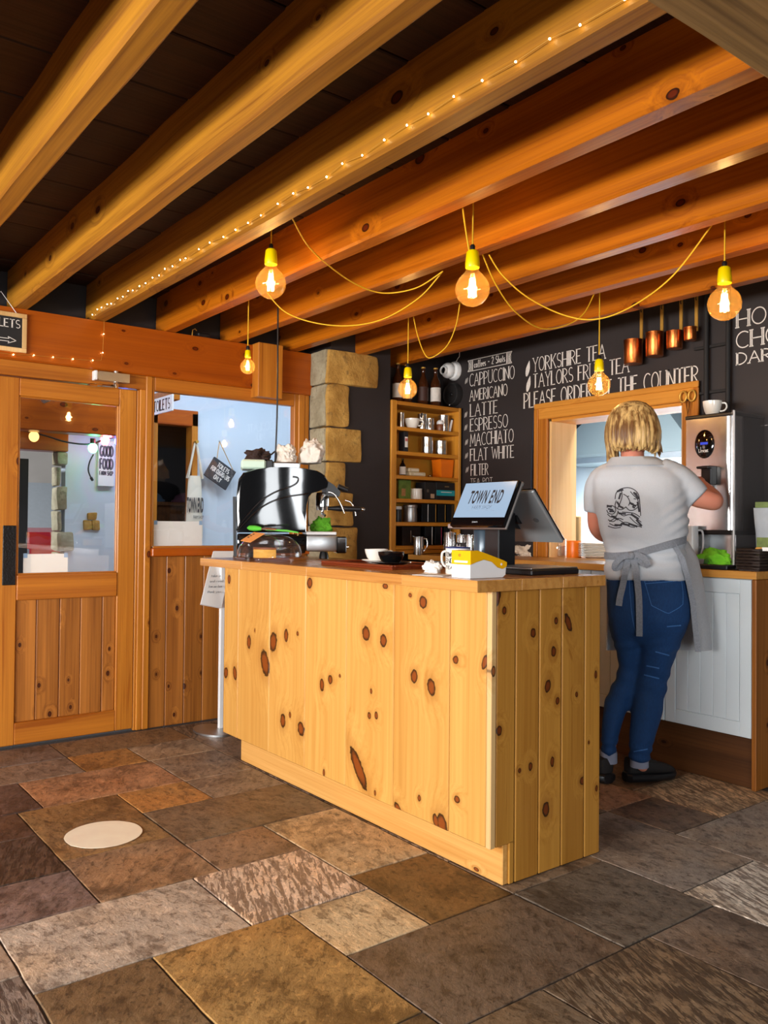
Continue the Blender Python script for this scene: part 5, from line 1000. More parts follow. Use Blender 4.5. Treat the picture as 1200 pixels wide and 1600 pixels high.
sp_ = thing('steel_dish', 'small rectangular steel dish on the worktop at the persons right hip', 'dish', (ony(1092, 870, 3.57)[0], 3.575, ZW + .0225)); MB().loft([[(s * .036, q * .026, 0) for s, q in ((-1, -1), (1, -1), (1, 1), (-1, 1))], [(s * .044, q * .032, .024) for s, q in ((-1, -1), (1, -1), (1, 1), (-1, 1))], [(s * .041, q * .029, .024) for s, q in ((-1, -1), (1, -1), (1, 1), (-1, 1))], [(s * .034, q * .024, .003) for s, q in ((-1, -1), (1, -1), (1, 1), (-1, 1))]]).build('dish', MT['steel_soft'], sp_); MB().box(-.045, .045, -.033, -.0325, .020, .025, b=.0001).build('rim', MT['steel_soft'], sp_)
crumple('cleaning_cloth', MT['lime_cloth'], (ony(1117, 860, 3.62)[0], 3.615, ZW + .0225), (.080, .042, .065), 44, 'bright lime green cloth crumpled on the drip tray by the boiler', 'cloth', .75, amp=.5)
kx0, kx1 = ony(1155, 870, 3.58)[0], -1.93
wk_ = thing('wicker_basket', 'low dark brown wicker basket of packets at the right end of the worktop', 'basket', (0, 0, 0))
bk = MB(); y0_, y1_ = 3.565, 3.95
MB().box(kx0 + .004, kx1 - .004, y0_ + .004, y1_ - .004, ZW, ZW + .008).build('base', MT['wicker'], wk_)
for k in range(7):
    zz = ZW + .012 + k * .0135; o = (.0025 if k % 2 else -.0005); mbq = MB()
    p = [(kx0 - o, y0_ - o), (kx1 + o, y0_ - o), (kx1 + o, y1_ + o), (kx0 - o, y1_ + o), (kx0 - o, y0_ - o)]; pp = []
    for (xa, ya_), (xb, yb_q) in zip(p, p[1:]):
        nn = max(4, int((abs(xb - xa) + abs(yb_q - ya_)) / .02))
        for j in range(nn): t_ = j / nn; pp.append((xa + (xb - xa) * t_ + .003 * math.sin((j + k) * PI), ya_ + (yb_q - ya_) * t_, zz + .002 * ((j + k) % 2)))
    pp.append((p[-1][0], p[-1][1], zz)); mbq.tube(pp, .0072, 6).build('strand', MT['wicker'], wk_, 60)
t = thing('snack_packet', 'clear packet of green leafy snacks standing in the wicker basket', 'packet', (kx0 + .085, 3.70, ZW + .05), .1)
pk_ = MB(); pk_.loft([[(w * math.cos(q), d * math.sin(q), z) for q in np.linspace(0, 2 * PI, 16, endpoint=False)] for w, d, z in ((.06, .03, 0), (.065, .035, .03), (.07, .03, .12), (.078, .012, .20), (.08, .004, .235))]); pk_.build('pouch', plain('silver_grey_pouch', '#b4bcc4', .3, var=.2, vs=20), t, 50)
MB().box(-.05, .05, -.037, -.034, .01, .10, b=.001).build('print_panel', plain('leafy_print', '#6d7d35', .5, var=.7, vs=40), t); MB().box(-.07, .07, -.006, .006, .2355, .262, b=.001).build('header_card', plain('olive_print', '#6c8040', .5, var=.5, vs=30), t)
t = thing('flour_bag', 'white paper bag with a blue tie standing in the wicker basket', 'bag', (kx0 + .195, 3.66, ZW + .05), .2)
MB().loft([[(w * math.cos(q), d * math.sin(q), z) for q in np.linspace(0, 2 * PI, 16, endpoint=False)] for w, d, z in ((.05, .035, 0), (.055, .04, .03), (.05, .035, .09), (.028, .02, .14), (.012, .01, .155), (.026, .012, .18))]).build('bag', MT['paper'], t, 60); MB().lathe([(.014, .150), (.017, .155), (.014, .160)], 14).build('tie', plain('blue_tie', '#2f9be0', .5), t, 60)
t = thing('biscuit', 'golden biscuit slab lying at the front of the wicker basket', 'biscuit', (kx0 + .13, 3.61, ZW + .095), .2); simple_box('slab', plain('golden_biscuit', '#d89a4a', .8, var=.3, vs=60), t, -.06, .06, -.02, .02, 0, .012, b=.004); simple_box('wrapper', MT['paper'], t, -.03, .07, -.022, -.0205, -.004, .012, b=.0005)
can('milk_jug', 'small white plastic jug behind the persons right elbow in front of the boiler', 'jug', MT['white_plastic'], (ony(1080, 850, 3.70)[0], 3.70, ZW), .034, .20, None, handle=.4)
# ------------------------------------------------------------------ the person at the worktop
_d = ray(1003, 815); DV = Vector((_d[0], _d[1], 0)).normalized(); RV = Vector((DV.y, -DV.x, 0)); D0 = 3.93
O0 = DV * D0
def PL(u, v, d=0.0):
    q = Vector(ray(u, v)); t = (D0 + d) / q.dot(DV); p = q * t; return Vector((p.x, p.y, p.z + EYE))
def ringp(v, uL, uR, dc, hd, n=28, e=2.4):
    a = PL(uL, v, dc); b = PL(uR, v, dc); c = (a + b) / 2; h = (b - a).length / 2; out = []
    for k in range(n):
        t = 2 * PI * k / n; cs, sn = math.cos(t), math.sin(t)
        out.append(c + RV * (h * math.copysign(abs(cs) ** (2 / e), cs)) + DV * (hd * math.copysign(abs(sn) ** (2 / e), sn)))
    return out
def tubeuv(mb, pts, n=16):
    p = [PL(u, v, d) for u, v, d, r in pts]; r = [q[3] for q in pts]
    pp = smoothpts(p, 4); rr = np.interp(np.linspace(0, 1, len(pp)), np.linspace(0, 1, len(p)), r)
    return mb.tube(pp, list(rr), n)
def evald(o):
    bpy.context.view_layer.update(); dg = bpy.context.evaluated_depsgraph_get()
    me = bpy.data.meshes.new_from_object(o.evaluated_get(dg)); old = o.data; o.modifiers.clear(); o.data = me; return o
def remeshed(mb, name, mat, parent, voxel=.011, smooth=6, wr=.0, ws=14.0, fn=None):
    o = mb.build(name, mat, parent, 179)
    m = o.modifiers.new('r', 'REMESH'); m.mode = 'VOXEL'; m.voxel_size = voxel
    s = o.modifiers.new('s', 'SMOOTH'); s.iterations = smooth; s.factor = .5
    evald(o); me = o.data
    if wr or fn:
        for v in me.vertices:
            q = v.co; d = 0
            if wr: d += wr * (abs(mnoise.noise(Vector((q.x, q.y, q.z * .8)) * ws)) - .25)
            if fn: d += fn(q)
            v.co = q + v.normal * d
    me.materials.clear(); me.materials.append(mat)
    me.polygons.foreach_set('use_smooth', [True] * len(me.polygons)); me.update(); return o

MT['skin'] = NT('skin', .5); _n_ = MT['skin']; _n_.color(_n_.mix(_n_.noise(_n_.obj(), 14, 4), lin('#e0957a'), lin('#d27f66'))); _n_.b.inputs['Subsurface Weight'].default_value = .08; MT['skin'] = _n_.m
MT['shirt'] = plain('pale_grey_jersey', '#c4c9d0', .9, var=.10, vs=300, bump=.15, bs=500)
MT['denim'] = plain('blue_denim', '#0f3d70', .85, var=.35, vs=160, bump=.25, bs=600, stretch=(1, 1, .4))
MT['denim_light'] = plain('worn_denim', '#3f74b4', .85, var=.3, vs=160)
MT['apron_m'] = plain('grey_apron_cotton', '#c2c6cc', .9, var=.22, vs=220, bump=.25, bs=500)
MT['apron_hem'] = plain('grey_apron_hem', '#868b94', .9, var=.4, vs=160, bump=.4, bs=400)
n = NT('blond_hair', .42, 0, .4); v_ = n.map(n.obj(), (70, 70, 3)); f_ = n.noise(v_, 1.0, 3, .6, .4); f2_ = n.noise(n.obj(), 14, 3)
n.color(n.mix(n.rng(n.math('ADD', f_, n.math('MULTIPLY', f2_, .5)), .58, .92), lin('#dcb878'), lin('#6f4a24'))); n.bump(f_, .5, .006); MT['hair'] = n.m

foot_r = onz(1012, 1224, 0)
person = thing('person', 'person seen from behind in grey polo shirt, tied apron and blue jeans', 'person', (0, 0, 0))
# one continuous body: a skinned skeleton
J = {}; EDG = []
def jt(k, u, v, d, r, par=None): J[k] = (PL(u, v, d), r); EDG.append((par, k)) if par else None
jt('pelvis', 1010, 925, .02, .105); jt('spine', 1008, 870, .01, .10, 'pelvis'); jt('chest', 1000, 800, .02, .11, 'spine'); jt('upper', 994, 748, .04, .09, 'chest'); jt('nb', 988, 722, .055, .058, 'upper'); jt('nk', 988, 706, .065, .052, 'nb')
jt('hd0', 989, 692, .08, .066, 'nk'); jt('hd1', 990, 674, .09, .080, 'hd0'); jt('hd2', 990, 654, .085, .074, 'hd1')
jt('rs', 1052, 757, .05, .060, 'upper'); jt('ra', 1088, 776, .035, .053, 'rs'); jt('re', 1121, 786, .05, .041, 'ra'); jt('rf', 1112, 774, .17, .037, 're'); jt('rw', 1096, 757, .25, .026, 'rf'); jt('rp', 1090, 752, .29, .030, 'rw')
jt('ls', 936, 757, .06, .056, 'upper'); jt('la', 932, 790, .07, .047, 'ls'); jt('le', 931, 824, .10, .040, 'la'); jt('lf', 940, 836, .19, .034, 'le'); jt('lw', 952, 842, .25, .025, 'lf'); jt('lp', 957, 843, .29, .030, 'lw')
jt('rh', 1034, 965, .01, .07, 'pelvis'); jt('rk', 1019, 1060, .03, .042, 'rh'); jt('rc', 1010, 1120, .01, .039, 'rk'); jt('rn', 999, 1190, .004, .033, 'rc'); jt('rt', 1008, 1206, .015, .022, 'rn')
jt('lh', 980, 965, .01, .07, 'pelvis'); jt('lk', 980, 1045, .06, .033, 'lh'); jt('lc', 960, 1115, .036, .034, 'lk'); jt('ln', 951, 1182, .03, .028, 'lc'); jt('lt', 949, 1202, .05, .022, 'ln')
for sd, pu, pv, sg in (('r', 1090, 752, 1), ('l', 957, 843, -1)):
    for i, (du, dv, ln) in enumerate(((-9, -6, .078), (-3, -8, .09), (3, -8, .084), (8, -6, .066))):
        jt(sd + 'f%da' % i, pu + du * .8, pv + dv * .5, .325, .0105, sd + 'p'); jt(sd + 'f%db' % i, pu + du * 1.15, pv + dv * .6 + 2, .325 + ln * .35, .009, sd + 'f%da' % i); jt(sd + 'f%dc' % i, pu + du * 1.15, pv + dv * .2 + 7, .325 + ln * .5, .008, sd + 'f%db' % i)
    jt(sd + 't0', pu - 9 * sg, pv + 2, .295, .012, sd + 'p'); jt(sd + 't1', pu - 14 * sg, pv - 1, .318, .0105, sd + 't0'); jt(sd + 't2', pu - 15 * sg, pv - 1, .34, .009, sd + 't1')
ks = list(J); me = bpy.data.meshes.new('body'); me.from_pydata([J[k][0] for k in ks], [(ks.index(a), ks.index(b)) for a, b in EDG], [])
body = link('body', me, person); sk = body.modifiers.new('skin', 'SKIN'); sk.use_smooth_shade = True
for i, k in enumerate(ks): me.skin_vertices[0].data[i].radius = (J[k][1],) * 2; me.skin_vertices[0].data[i].use_root = (k == 'pelvis')
sb = body.modifiers.new('sub', 'SUBSURF'); sb.levels = 2; sb.render_levels = 2
evald(body); body.data.materials.append(MT['skin']); body.data.polygons.foreach_set('use_smooth', [True] * len(body.data.polygons))
# face and ears
fc = J['hd1'][0]
def hp2(r, d, z): return fc + RV * r + DV * d + Vector((0, 0, z))
mb = MB(); mb.loft([[tuple(hp2(-.012, .085, -.02)), tuple(hp2(0, .108, -.022)), tuple(hp2(.012, .085, -.02)), tuple(hp2(0, .08, -.03))], [tuple(hp2(-.006, .084, .012)), tuple(hp2(0, .094, .012)), tuple(hp2(.006, .084, .012)), tuple(hp2(0, .078, .012))]]); mb.build('nose', MT['skin'], person, 179)
for s in (-1, 1):
    MB().ell(tuple(hp2(s * .03, .074, .012)), (.012, .012, .008)).build('eye', MT['white_ceramic'], person, 179)
    MB().ell(tuple(hp2(s * .082, .0, -.005)), (.014, .018, .03)).build('ear', MT['skin'], person, 179)
MB().ell(tuple(hp2(0, .074, -.045)), (.024, .012, .006)).build('mouth', plain('lips', '#b5564e', .5), person, 179)

# shirt
sh = MB()
sh.loft([ringp(*q) for q in ((721, 958, 1024, .05, .072), (727, 944, 1046, .045, .094), (735, 932, 1062, .04, .110), (750, 925, 1074, .03, .122), (772, 926, 1076, .015, .132), (800, 930, 1075, .005, .138), (830, 937, 1074, .0, .138), (852, 943, 1072, .0, .132), (870, 944, 1072, .0, .132), (890, 943, 1074, -.002, .140), (905, 943, 1077, -.004, .146))])
tubeuv(sh, [(1030, 745, .03, .085), (1058, 753, .035, .082), (1076, 766, .035, .072), (1091, 779, .035, .064)], 18)
tubeuv(sh, [(962, 745, .04, .08), (940, 755, .055, .072), (932, 775, .065, .062), (931, 801, .07, .057)], 18)
def wr(q):
    z = q.z; r = (q - O0).dot(RV)
    a = .0055 * max(0, 1 - abs(z - 1.03) / .10) * math.sin(z * 120 + r * 18 + 2 * math.sin(r * 22)) if z < 1.16 else 0
    b = .006 * max(0, 1 - (abs(r - .16) + abs(z - 1.20) * .8) / .14) * math.sin((r * .7 - z) * 130)
    return a + b
shirt = remeshed(sh, 'shirt', MT['shirt'], person, .010, 4, .013, 7.0, wr)
cl_ = MB(); cl_.loft([ringp(729, 942, 1050, .044, .105), ringp(722, 948, 1040, .052, .090), ringp(715, 954, 1026, .060, .076), ringp(716, 957, 1023, .060, .070), ringp(724, 956, 1030, .054, .074)], cap=False)
cl_.build('collar', MT['shirt'], shirt, 60)
bv = BVHTree.FromPolygons([v.co for v in shirt.data.vertices], [tuple(p.vertices) for p in shirt.data.polygons])
def cast(bvh, u, v, off=.002):
    p = PL(u, v, -.6); h, nrm, _, _ = bvh.ray_cast(p, (PL(u, v, .6) - p).normalized())
    return (h - DV * off) if h is not None else PL(u, v, -.13)
def draw_on(bvh, polys, w, mat, name, parent, off=.0018):
    mb = MB()
    for p in polys:
        p = smoothpts([(a, b, 0) for a, b in p], 5) if len(p) > 2 else [(p[0][0] + (p[1][0] - p[0][0]) * t / 8, p[0][1] + (p[1][1] - p[0][1]) * t / 8, 0) for t in range(9)]
        L = []; Rr = []
        for i, q in enumerate(p):
            q = Vector(q); t = Vector(p[min(i + 1, len(p) - 1)]) - Vector(p[max(i - 1, 0)]); t = t.normalized() if t.length > 0 else Vector((1, 0, 0)); nn = Vector((-t.y, t.x, 0)) * w / 2
            L.append(cast(bvh, q.x + nn.x, q.y + nn.y, off)); Rr.append(cast(bvh, q.x - nn.x, q.y - nn.y, off))
        k = len(p); mb.add([tuple(x) for x in L + Rr], [(i, i + 1, k + i + 1, k + i) for i in range(k - 1)])
    return mb.build(name, mat, parent)
# dark line drawing printed on the back: a long-eared head resting above scrolling lines
pr = [[(961, 780), (963, 770), (970, 764), (982, 762), (992, 766), (998, 774), (1000, 790), (1001, 806)], [(963, 782), (961, 790), (965, 795), (972, 796), (978, 792)], [(971, 766), (972, 776), (968, 788), (965, 794)], [(974, 772), (980, 776), (984, 784), (982, 790)], [(985, 768), (990, 774), (996, 780), (998, 788)], [(984, 784), (990, 790), (997, 788)],
      [(978, 792), (983, 797), (990, 797), (996, 793)], [(980, 776), (983, 775)], [(990, 779), (994, 780)], [(948, 793), (954, 790), (960, 792), (962, 798), (958, 803), (951, 802), (948, 797)], [(949, 803), (955, 808), (962, 806)], [(950, 812), (958, 815), (966, 810), (974, 812)], [(952, 818), (964, 822), (976, 816), (990, 820), (1003, 824)], [(966, 800), (974, 806), (984, 804), (994, 810), (1002, 816)], [(958, 806), (970, 814), (982, 822), (992, 824)],
      [(950, 822), (960, 825), (970, 824)], [(984, 808), (992, 816), (1001, 822)], [(966, 798), (962, 808), (952, 815)], [(972, 800), (990, 802), (1000, 808)]]
pshade = [[(964, 784), (968, 790)], [(986, 787), (994, 791)], [(988, 791), (992, 794)], [(950, 795), (958, 797)], [(952, 799), (960, 799)], [(970, 770), (967, 780)], [(996, 784), (999, 800)], [(993, 770), (998, 780)], [(960, 820), (972, 821)], [(982, 818), (996, 823)]]
draw_on(bv, pr, 1.3, MT['ink'], 'back_print', shirt); draw_on(bv, pshade + [[(964, 768), (974, 765)], [(990, 769), (997, 778)], [(966, 790), (974, 794)], [(955, 806), (966, 812)], [(966, 802), (978, 803)], [(986, 803), (998, 811)], [(970, 818), (984, 821)], [(948, 790), (956, 792)], [(984, 786), (990, 788)], [(994, 812), (1003, 822)]], 3.0, plain('grey_ink', '#3a3a42', .8, var=.4, vs=200), 'back_print_shading', shirt, .0014)

# jeans
jn = MB()
jn.loft([ringp(*q) for q in ((893, 948, 1072, .0, .130), (915, 947, 1077, -.004, .140), (940, 948, 1080, -.006, .146), (965, 950, 1079, -.004, .142), (988, 956, 1070, .0, .115), (1002, 968, 1056, .005, .075))])
jn.loft([ringp(v, a, b, d, h, 20, 2.1) for v, a, b, d, h in ((975, 998, 1076, .0, .105), (1000, 998, 1066, .005, .10), (1030, 997, 1054, .02, .085), (1055, 995, 1046, .03, .075), (1080, 991, 1040, .022, .072), (1110, 986, 1036, .010, .070), (1140, 983, 1027, .004, .060), (1165, 982, 1019, .002, .055), (1190, 983, 1014, .002, .050))])
jn.loft([ringp(v, a, b, d, h, 20, 2.1) for v, a, b, d, h in ((975, 950, 1006, .0, .105), (1000, 957, 1003, .02, .095), (1025, 964, 1000, .045, .083), (1045, 966, 996, .06, .072), (1068, 958, 993, .055, .07), (1092, 946, 985, .045, .068), (1120, 941, 976, .035, .064), (1150, 939, 966, .03, .054), (1172, 940, 963, .03, .050), (1182, 941, 962, .03, .047))])
def jw(q):
    z = q.z
    k = mnoise.noise(q * 6) * 3; return .0045 * max(0, 1 - abs(z - .45) / .13) * math.sin(z * 85 + (q - O0).dot(RV) * 22 + k) + .004 * max(0, 1 - abs(z - .14) / .09) * math.sin(z * 150 + (q - O0).dot(RV) * 10 + k) + .003 * max(0, 1 - abs(z - .62) / .06) * math.sin(z * 120 - (q - O0).dot(RV) * 30)
jeans = remeshed(jn, 'jeans', MT['denim'], person, .010, 14, .007, 10.0, jw)
bj = BVHTree.FromPolygons([v.co for v in jeans.data.vertices], [tuple(p.vertices) for p in jeans.data.polygons])
draw_on(bj, [[(1006, 907), (1030, 905), (1064, 902)], [(1007, 908), (1014, 932), (1018, 946)], [(1018, 946), (1040, 957), (1046, 958)], [(1046, 958), (1060, 950), (1067, 944)], [(1067, 944), (1067, 924), (1064, 903)], [(1008, 912), (1032, 910), (1065, 907)]], 1.0, MT['denim_light'], 'pocket_stitching', jeans, .002)
draw_on(bj, [[(983, 906), (985, 935), (988, 965), (994, 990)], [(948, 908), (964, 904)]], .9, MT['denim_light'], 'seam_stitching', jeans, .002)
for cr_ in ([(1042, 979), (1064, 977)], [(1010, 1040), (1030, 1044)], [(1024, 1018), (1046, 1024)], [(1006, 1054), (1030, 1060)], [(1012, 1170), (990, 1174)]): draw_on(bj, [cr_], 1.8, MT['denim_light'], 'worn_crease', jeans, .005)

# apron: wrap, waist band and the tied bow
ap = thing('x', 'x', 'x'); 
for k in ('label', 'category'): del ap[k]
bpy.data.objects.remove(ap)
rowsA = []
for t in np.linspace(0, 1, 14):
    v = 846 + (1016 - 846) * t
    le = np.interp(t, [0, .15, .35, .55, .78, 1], [1046, 1062, 1072, 1079, 1083, 1087]); re = np.interp(t, [0, .15, .35, .6, .8, 1], [1074, 1089, 1097, 1103, 1108, 1110])
    dl_ = np.interp(t, [0, .2, 1], [-.085, -.07, -.02]); wv = .010 * math.sin(t * 9)
    pts = [PL(le, v + 2 * t, dl_ - .02), PL((le + re) / 2 + 2, v + 1, dl_ * .3 - .004 + wv), PL(re, v, .05 + .02 * t), PL(re - 4, v, .13 + .03 * t), PL(1064, v, .185 + .02 * t), PL(1012, v, .200 + .02 * t), PL(962, v, .175 + .02 * t), PL(950 - 2 * t, v, .10 + .03 * t)]
    rowsA.append(smoothpts(pts, 4))
am = MB(); nc = len(rowsA[0]); th = .003
out_ = [[Vector(p) for p in r] for r in rowsA]
for r_ in (0,):
    top = []; bot = []
    for i, r in enumerate(out_):
        for j, p in enumerate(r):
            a = r[min(j + 1, nc - 1)] - r[max(j - 1, 0)]; b = out_[min(i + 1, 13)][j] - out_[max(i - 1, 0)][j]; nn = a.cross(b).normalized()
            top.append(p + nn * th); bot.append(p - nn * th)
    N = len(top); fs = []
    for i in range(13):
        for j in range(nc - 1):
            q = (i * nc + j, i * nc + j + 1, (i + 1) * nc + j + 1, (i + 1) * nc + j); fs.append(q); fs.append(tuple(N + x for x in reversed(q)))
    for i in range(13): fs.append((i * nc, (i + 1) * nc, N + (i + 1) * nc, N + i * nc)); fs.append((i * nc + nc - 1, N + i * nc + nc - 1, N + (i + 1) * nc + nc - 1, (i + 1) * nc + nc - 1))
    for j in range(nc - 1): fs.append((j, N + j, N + j + 1, j + 1)); k = 13 * nc; fs.append((k + j, k + j + 1, N + k + j + 1, N + k + j))
    am.add([tuple(p) for p in top + bot], fs)
apron = am.build('apron', MT['apron_m'], person, 60)
hem = MB(); hp3 = [out_[i][0] - DV * .004 + RV * .008 for i in range(14)]
hem.loft([[tuple(p - RV * .011 - DV * .004), tuple(p + RV * .013 - DV * .004), tuple(p + RV * .013 + DV * .003), tuple(p - RV * .011 + DV * .003)] for p in hp3]); hem.build('hem', MT['apron_hem'], apron)
def strip(name, pts, w, mat, parent, th=.0025, wvec=None):
    P = [Vector(p) for p in pts]; mb = MB(); rings = []
    for i, p in enumerate(P):
        t = (P[min(i + 1, len(P) - 1)] - P[max(i - 1, 0)]).normalized(); s = (wvec or t.cross(DV)).normalized() * (w if not isinstance(w, list) else w[i]) / 2; nn = t.cross(s).normalized() * th
        rings.append([tuple(p + s + nn), tuple(p - s + nn), tuple(p - s - nn), tuple(p + s - nn)])
    return mb.loft(rings).build(name, mat, parent, 50)
bandp = [cast(bv, u, v, .006) for u, v in smoothpts([(945, 868), (960, 869), (985, 867), (1005, 862), (1030, 855), (1055, 848), (1071, 843)], 4)]
strip('waist_tie', bandp, .032, MT['apron_hem'], apron, .003, Vector((0, 0, 1)))
MB().ell(tuple(cast(bv, 986, 868, .016)), (.02, .014, .018)).build('bow_knot', MT['apron_hem'], apron, 179)
strip('bow_loop', [cast(bv, u, v, o) for u, v, o in smoothpts([(984, 868, .02), (973, 870, .035), (962, 880, .035), (961, 888, .025), (970, 884, .012), (983, 871, .012)], 4)], .024, MT['apron_hem'], apron)
strip('bow_loop', [cast(bv, u, v, o) for u, v, o in smoothpts([(988, 868, .02), (999, 867, .035), (1010, 876, .035), (1010, 883, .025), (1000, 876, .012), (990, 870, .012)], 4)], .024, MT['apron_hem'], apron)
def castj(u, v, o): 
    a = cast(bv, u, v, o); b = cast(bj, u, v, o); return a if (a - b).dot(DV) < 0 else b
strip('tie_end', [castj(u, v, o) for u, v, o in smoothpts([(983, 870, .018), (978, 890, .016), (973, 915, .014), (969, 932, .012), (967, 946, .012)], 4)], .027, MT['apron_hem'], apron)
strip('tie_end', [castj(u, v, o) for u, v, o in smoothpts([(989, 870, .018), (994, 895, .016), (998, 930, .014), (999, 965, .014), (999, 994, .018)], 4)], .027, MT['apron_hem'], apron)

# hair: a bob, longer at the left
hr = MB()
hr.loft([ringp(*q) for q in ((627.5, 980, 1000, .075, .03), (631, 968, 1010, .072, .06), (640, 956, 1021, .068, .085), (655, 949, 1029, .066, .100), (675, 946, 1034, .062, .104), (690, 946, 1033, .062, .10), (699, 950, 1026, .066, .09), (703, 957, 1018, .075, .07))])
def lock(u0, v0, u1, v1, d0, d1, w0, w1):
    pts = smoothpts([PL(u0, v0, d0), PL((u0 * 2 + u1) / 3, v0 + (v1 - v0) * .35, d0 * .6 + d1 * .4), PL((u0 + u1 * 2) / 3 , v0 + (v1 - v0) * .7, d1), PL(u1, v1, d1)], 3)
    hr.tube(pts, list(np.interp(np.linspace(0, 1, len(pts)), [0, .3, .75, 1], [w0 * .7, w0, w1, .002])), 7)
rh = random.Random(3)
for k in range(9): lock(1027 + rh.uniform(-3, 2), 668 + k * 2, 1029 + rh.uniform(-6, 6), 706 + rh.uniform(-6, 10), .03 + k * .012, .04 + k * .012, .010, .007)
for k in range(14): lock(950 + k * .9, 680 + rh.uniform(-6, 6), 951 + k * 1.1 + rh.uniform(-1.5, 1.5), 757 - k * 1.9 + rh.uniform(-5, 3), .03 + rh.uniform(0, .06), .05 + rh.uniform(0, .05), .010, .008)
for k in range(64):
    t = k / 63; a = -PI * (.02 + .96 * t); uu = 989 + 41 * math.cos(a) * -1
    # follow the shell from the crown down the back
    top = PL(990 + rh.uniform(-7, 7), 629 + rh.uniform(0, 3), .06); cs = -math.cos(a); sn = abs(math.sin(a))
    end_v = 708 - 7 * sn + rh.uniform(-5, 5) + (16 if t < .16 else 0)
    pts = [PL(989 + cs * 18, 632, .07 - .05 * sn), PL(989 + cs * 33, 645, .066 - .088 * sn), PL(989 + cs * 41.5, 668, .063 - .106 * sn), PL(989 + cs * 42, 690, .063 - .104 * sn), PL(989 + cs * 38 + rh.uniform(-3, 3), (690 + end_v) / 2 + 4, .066 - .098 * sn), PL(989 + cs * 33 + rh.uniform(-3, 3), end_v, .07 - .085 * sn)]
    pts = smoothpts(pts, 3); w = rh.uniform(.006, .010)
    hr.tube(pts, list(np.interp(np.linspace(0, 1, len(pts)), [0, .2, .8, 1], [.003, w, w * .9, .001])), 6)
hr.build('hair', MT['hair'], person, 179)

# shoes
def shoe(heel, toe, name):
    h = Vector((heel[0], heel[1], 0)); t = Vector((toe[0], toe[1], 0)); L = (t - h).length; ax = (t - h).normalized(); sd = Vector((-ax.y, ax.x, 0))
    def sec(s, w, z0, z1, e=2.6, n=18): return [tuple(h + ax * (s * L) + sd * (w * math.copysign(abs(math.cos(q)) ** (2 / e), math.cos(q))) + Vector((0, 0, (z0 + z1) / 2 + (z1 - z0) / 2 * math.copysign(abs(math.sin(q)) ** (2 / e), math.sin(q))))) for q in np.linspace(0, 2 * PI, n, endpoint=False)]
    up = MB().loft([sec(*q) for q in ((.0, .022, .035, .09), (.03, .035, .035, .112), (.16, .042, .035, .116), (.34, .044, .035, .113), (.5, .046, .035, .100), (.7, .050, .035, .082), (.88, .046, .035, .070), (.97, .032, .038, .060), (1.0, .014, .04, .052))]).build(name, MT['black_matt'], person, 60)
    MB().loft([sec(*q) for q in ((-.04, .026, .004, .044), (.02, .045, .001, .050), (.25, .047, .001, .046), (.5, .052, .001, .043), (.75, .056, .001, .042), (.92, .049, .004, .044), (1.02, .028, .012, .046))]).build('sole', MT['black_plastic'], up, 40)
    for s in (.46, .54, .62): 
        c = h + ax * (s * L) + Vector((0, 0, .108 - (s - .46) * .12)); MB().tube([tuple(c - sd * .025 - Vector((0, 0, .01))), tuple(c), tuple(c + sd * .025 - Vector((0, 0, .01)))], .003, 6).build('lace', MT['black_plastic'], up, 60)
    return up
hr_ = onz(979, 1222, 0); tr_ = onz(1050, 1216, 0)
shoe(hr_, tr_, 'shoe')
lh_ = PL(950, 1190, .03); lh_ = Vector((lh_.x, lh_.y, 0)) - DV * .045; lt_ = lh_ + DV * .20 - RV * .14; shoe(lh_, lt_, 'shoe')
for (k, r) in (('rn', .044), ('ln', .042)):
    p = J[k][0]; MB().tube([(p.x, p.y, .085), (p.x, p.y, .135)], [r * .92, r * .9], 14).build('sock', plain('grey_sock_' + k, '#8d93a8', .9), person, 60)
# ------------------------------------------------------------------ pendant lamps and their yellow cords
def lamp(u, v, yv, R, v_top, yb_top, label, power):
    """bulb centre at pixel (u, v) on the plane y=yv"""
    p = ony(u, v, yv); z_att = 2.2505
    t = thing('pendant_lamp', label, 'pendant lamp', (p[0], p[1], p[2]), 0, 'yellow pendant bulbs')
    zt = 2.459 - p[2]
    zn = R * 1.30; zh = zn + R * .95
    MB().lathe([(.001, -R), (R * .30, -R * .955), (R * .59, -R * .81), (R * .81, -R * .59), (R * .955, -R * .30), (R, 0), (R * .955, R * .30), (R * .83, R * .56), (R * .62, R * .80), (R * .44, R * .98), (R * .34, R * 1.16), (R * .31, zn)], 32).build('bulb_globe', MT['bulb_glass'], t, 179)
    fl = MB()
    for k in range(4): a = k * PI / 2 + .4; fl.tube([(R * .10 * math.cos(a), R * .10 * math.sin(a), R * .62), (R * .20 * math.cos(a), R * .20 * math.sin(a), -R * .45)], R * .07, 6)
    fl.build('filament', MT['filament'], t)
    MB().tube([(0, 0, zn), (0, 0, R * .62)], [R * .10, R * .06], 10).build('glass_stem', MT['bulb_glass'], t, 60)
    MB().lathe([(.001, zn - R * .06), (R * .40, zn - R * .06), (R * .42, zn), (R * .42, zn + R * .25), (R * .36, zh - R * .1), (R * .26, zh), (.001, zh)], 24).build('lamp_holder', MT['yellow_holder'], t, 40)
    MB().lathe([(.009, zh), (.010, zh + .016), (.006, zh + .022), (.001, zh + .022)], 12).build('cord_grip', MT['black_plastic'], t, 40)
    MB().tube([(0, 0, zh + .02), (.001, 0, (zh + zt) / 2), (0, 0, zt)], .0028, 8).build('cord', MT['yellow_cord'], t, 60)
    l = bpy.data.lights.new('glow', 'POINT'); l.energy = power; l.color = (1.0, .58, .20); l.shadow_soft_size = R * .3
    lo = bpy.data.objects.new('glow', l); COL.objects.link(lo); lo.parent = t; lo.location = (0, 0, .0)
    return t, p
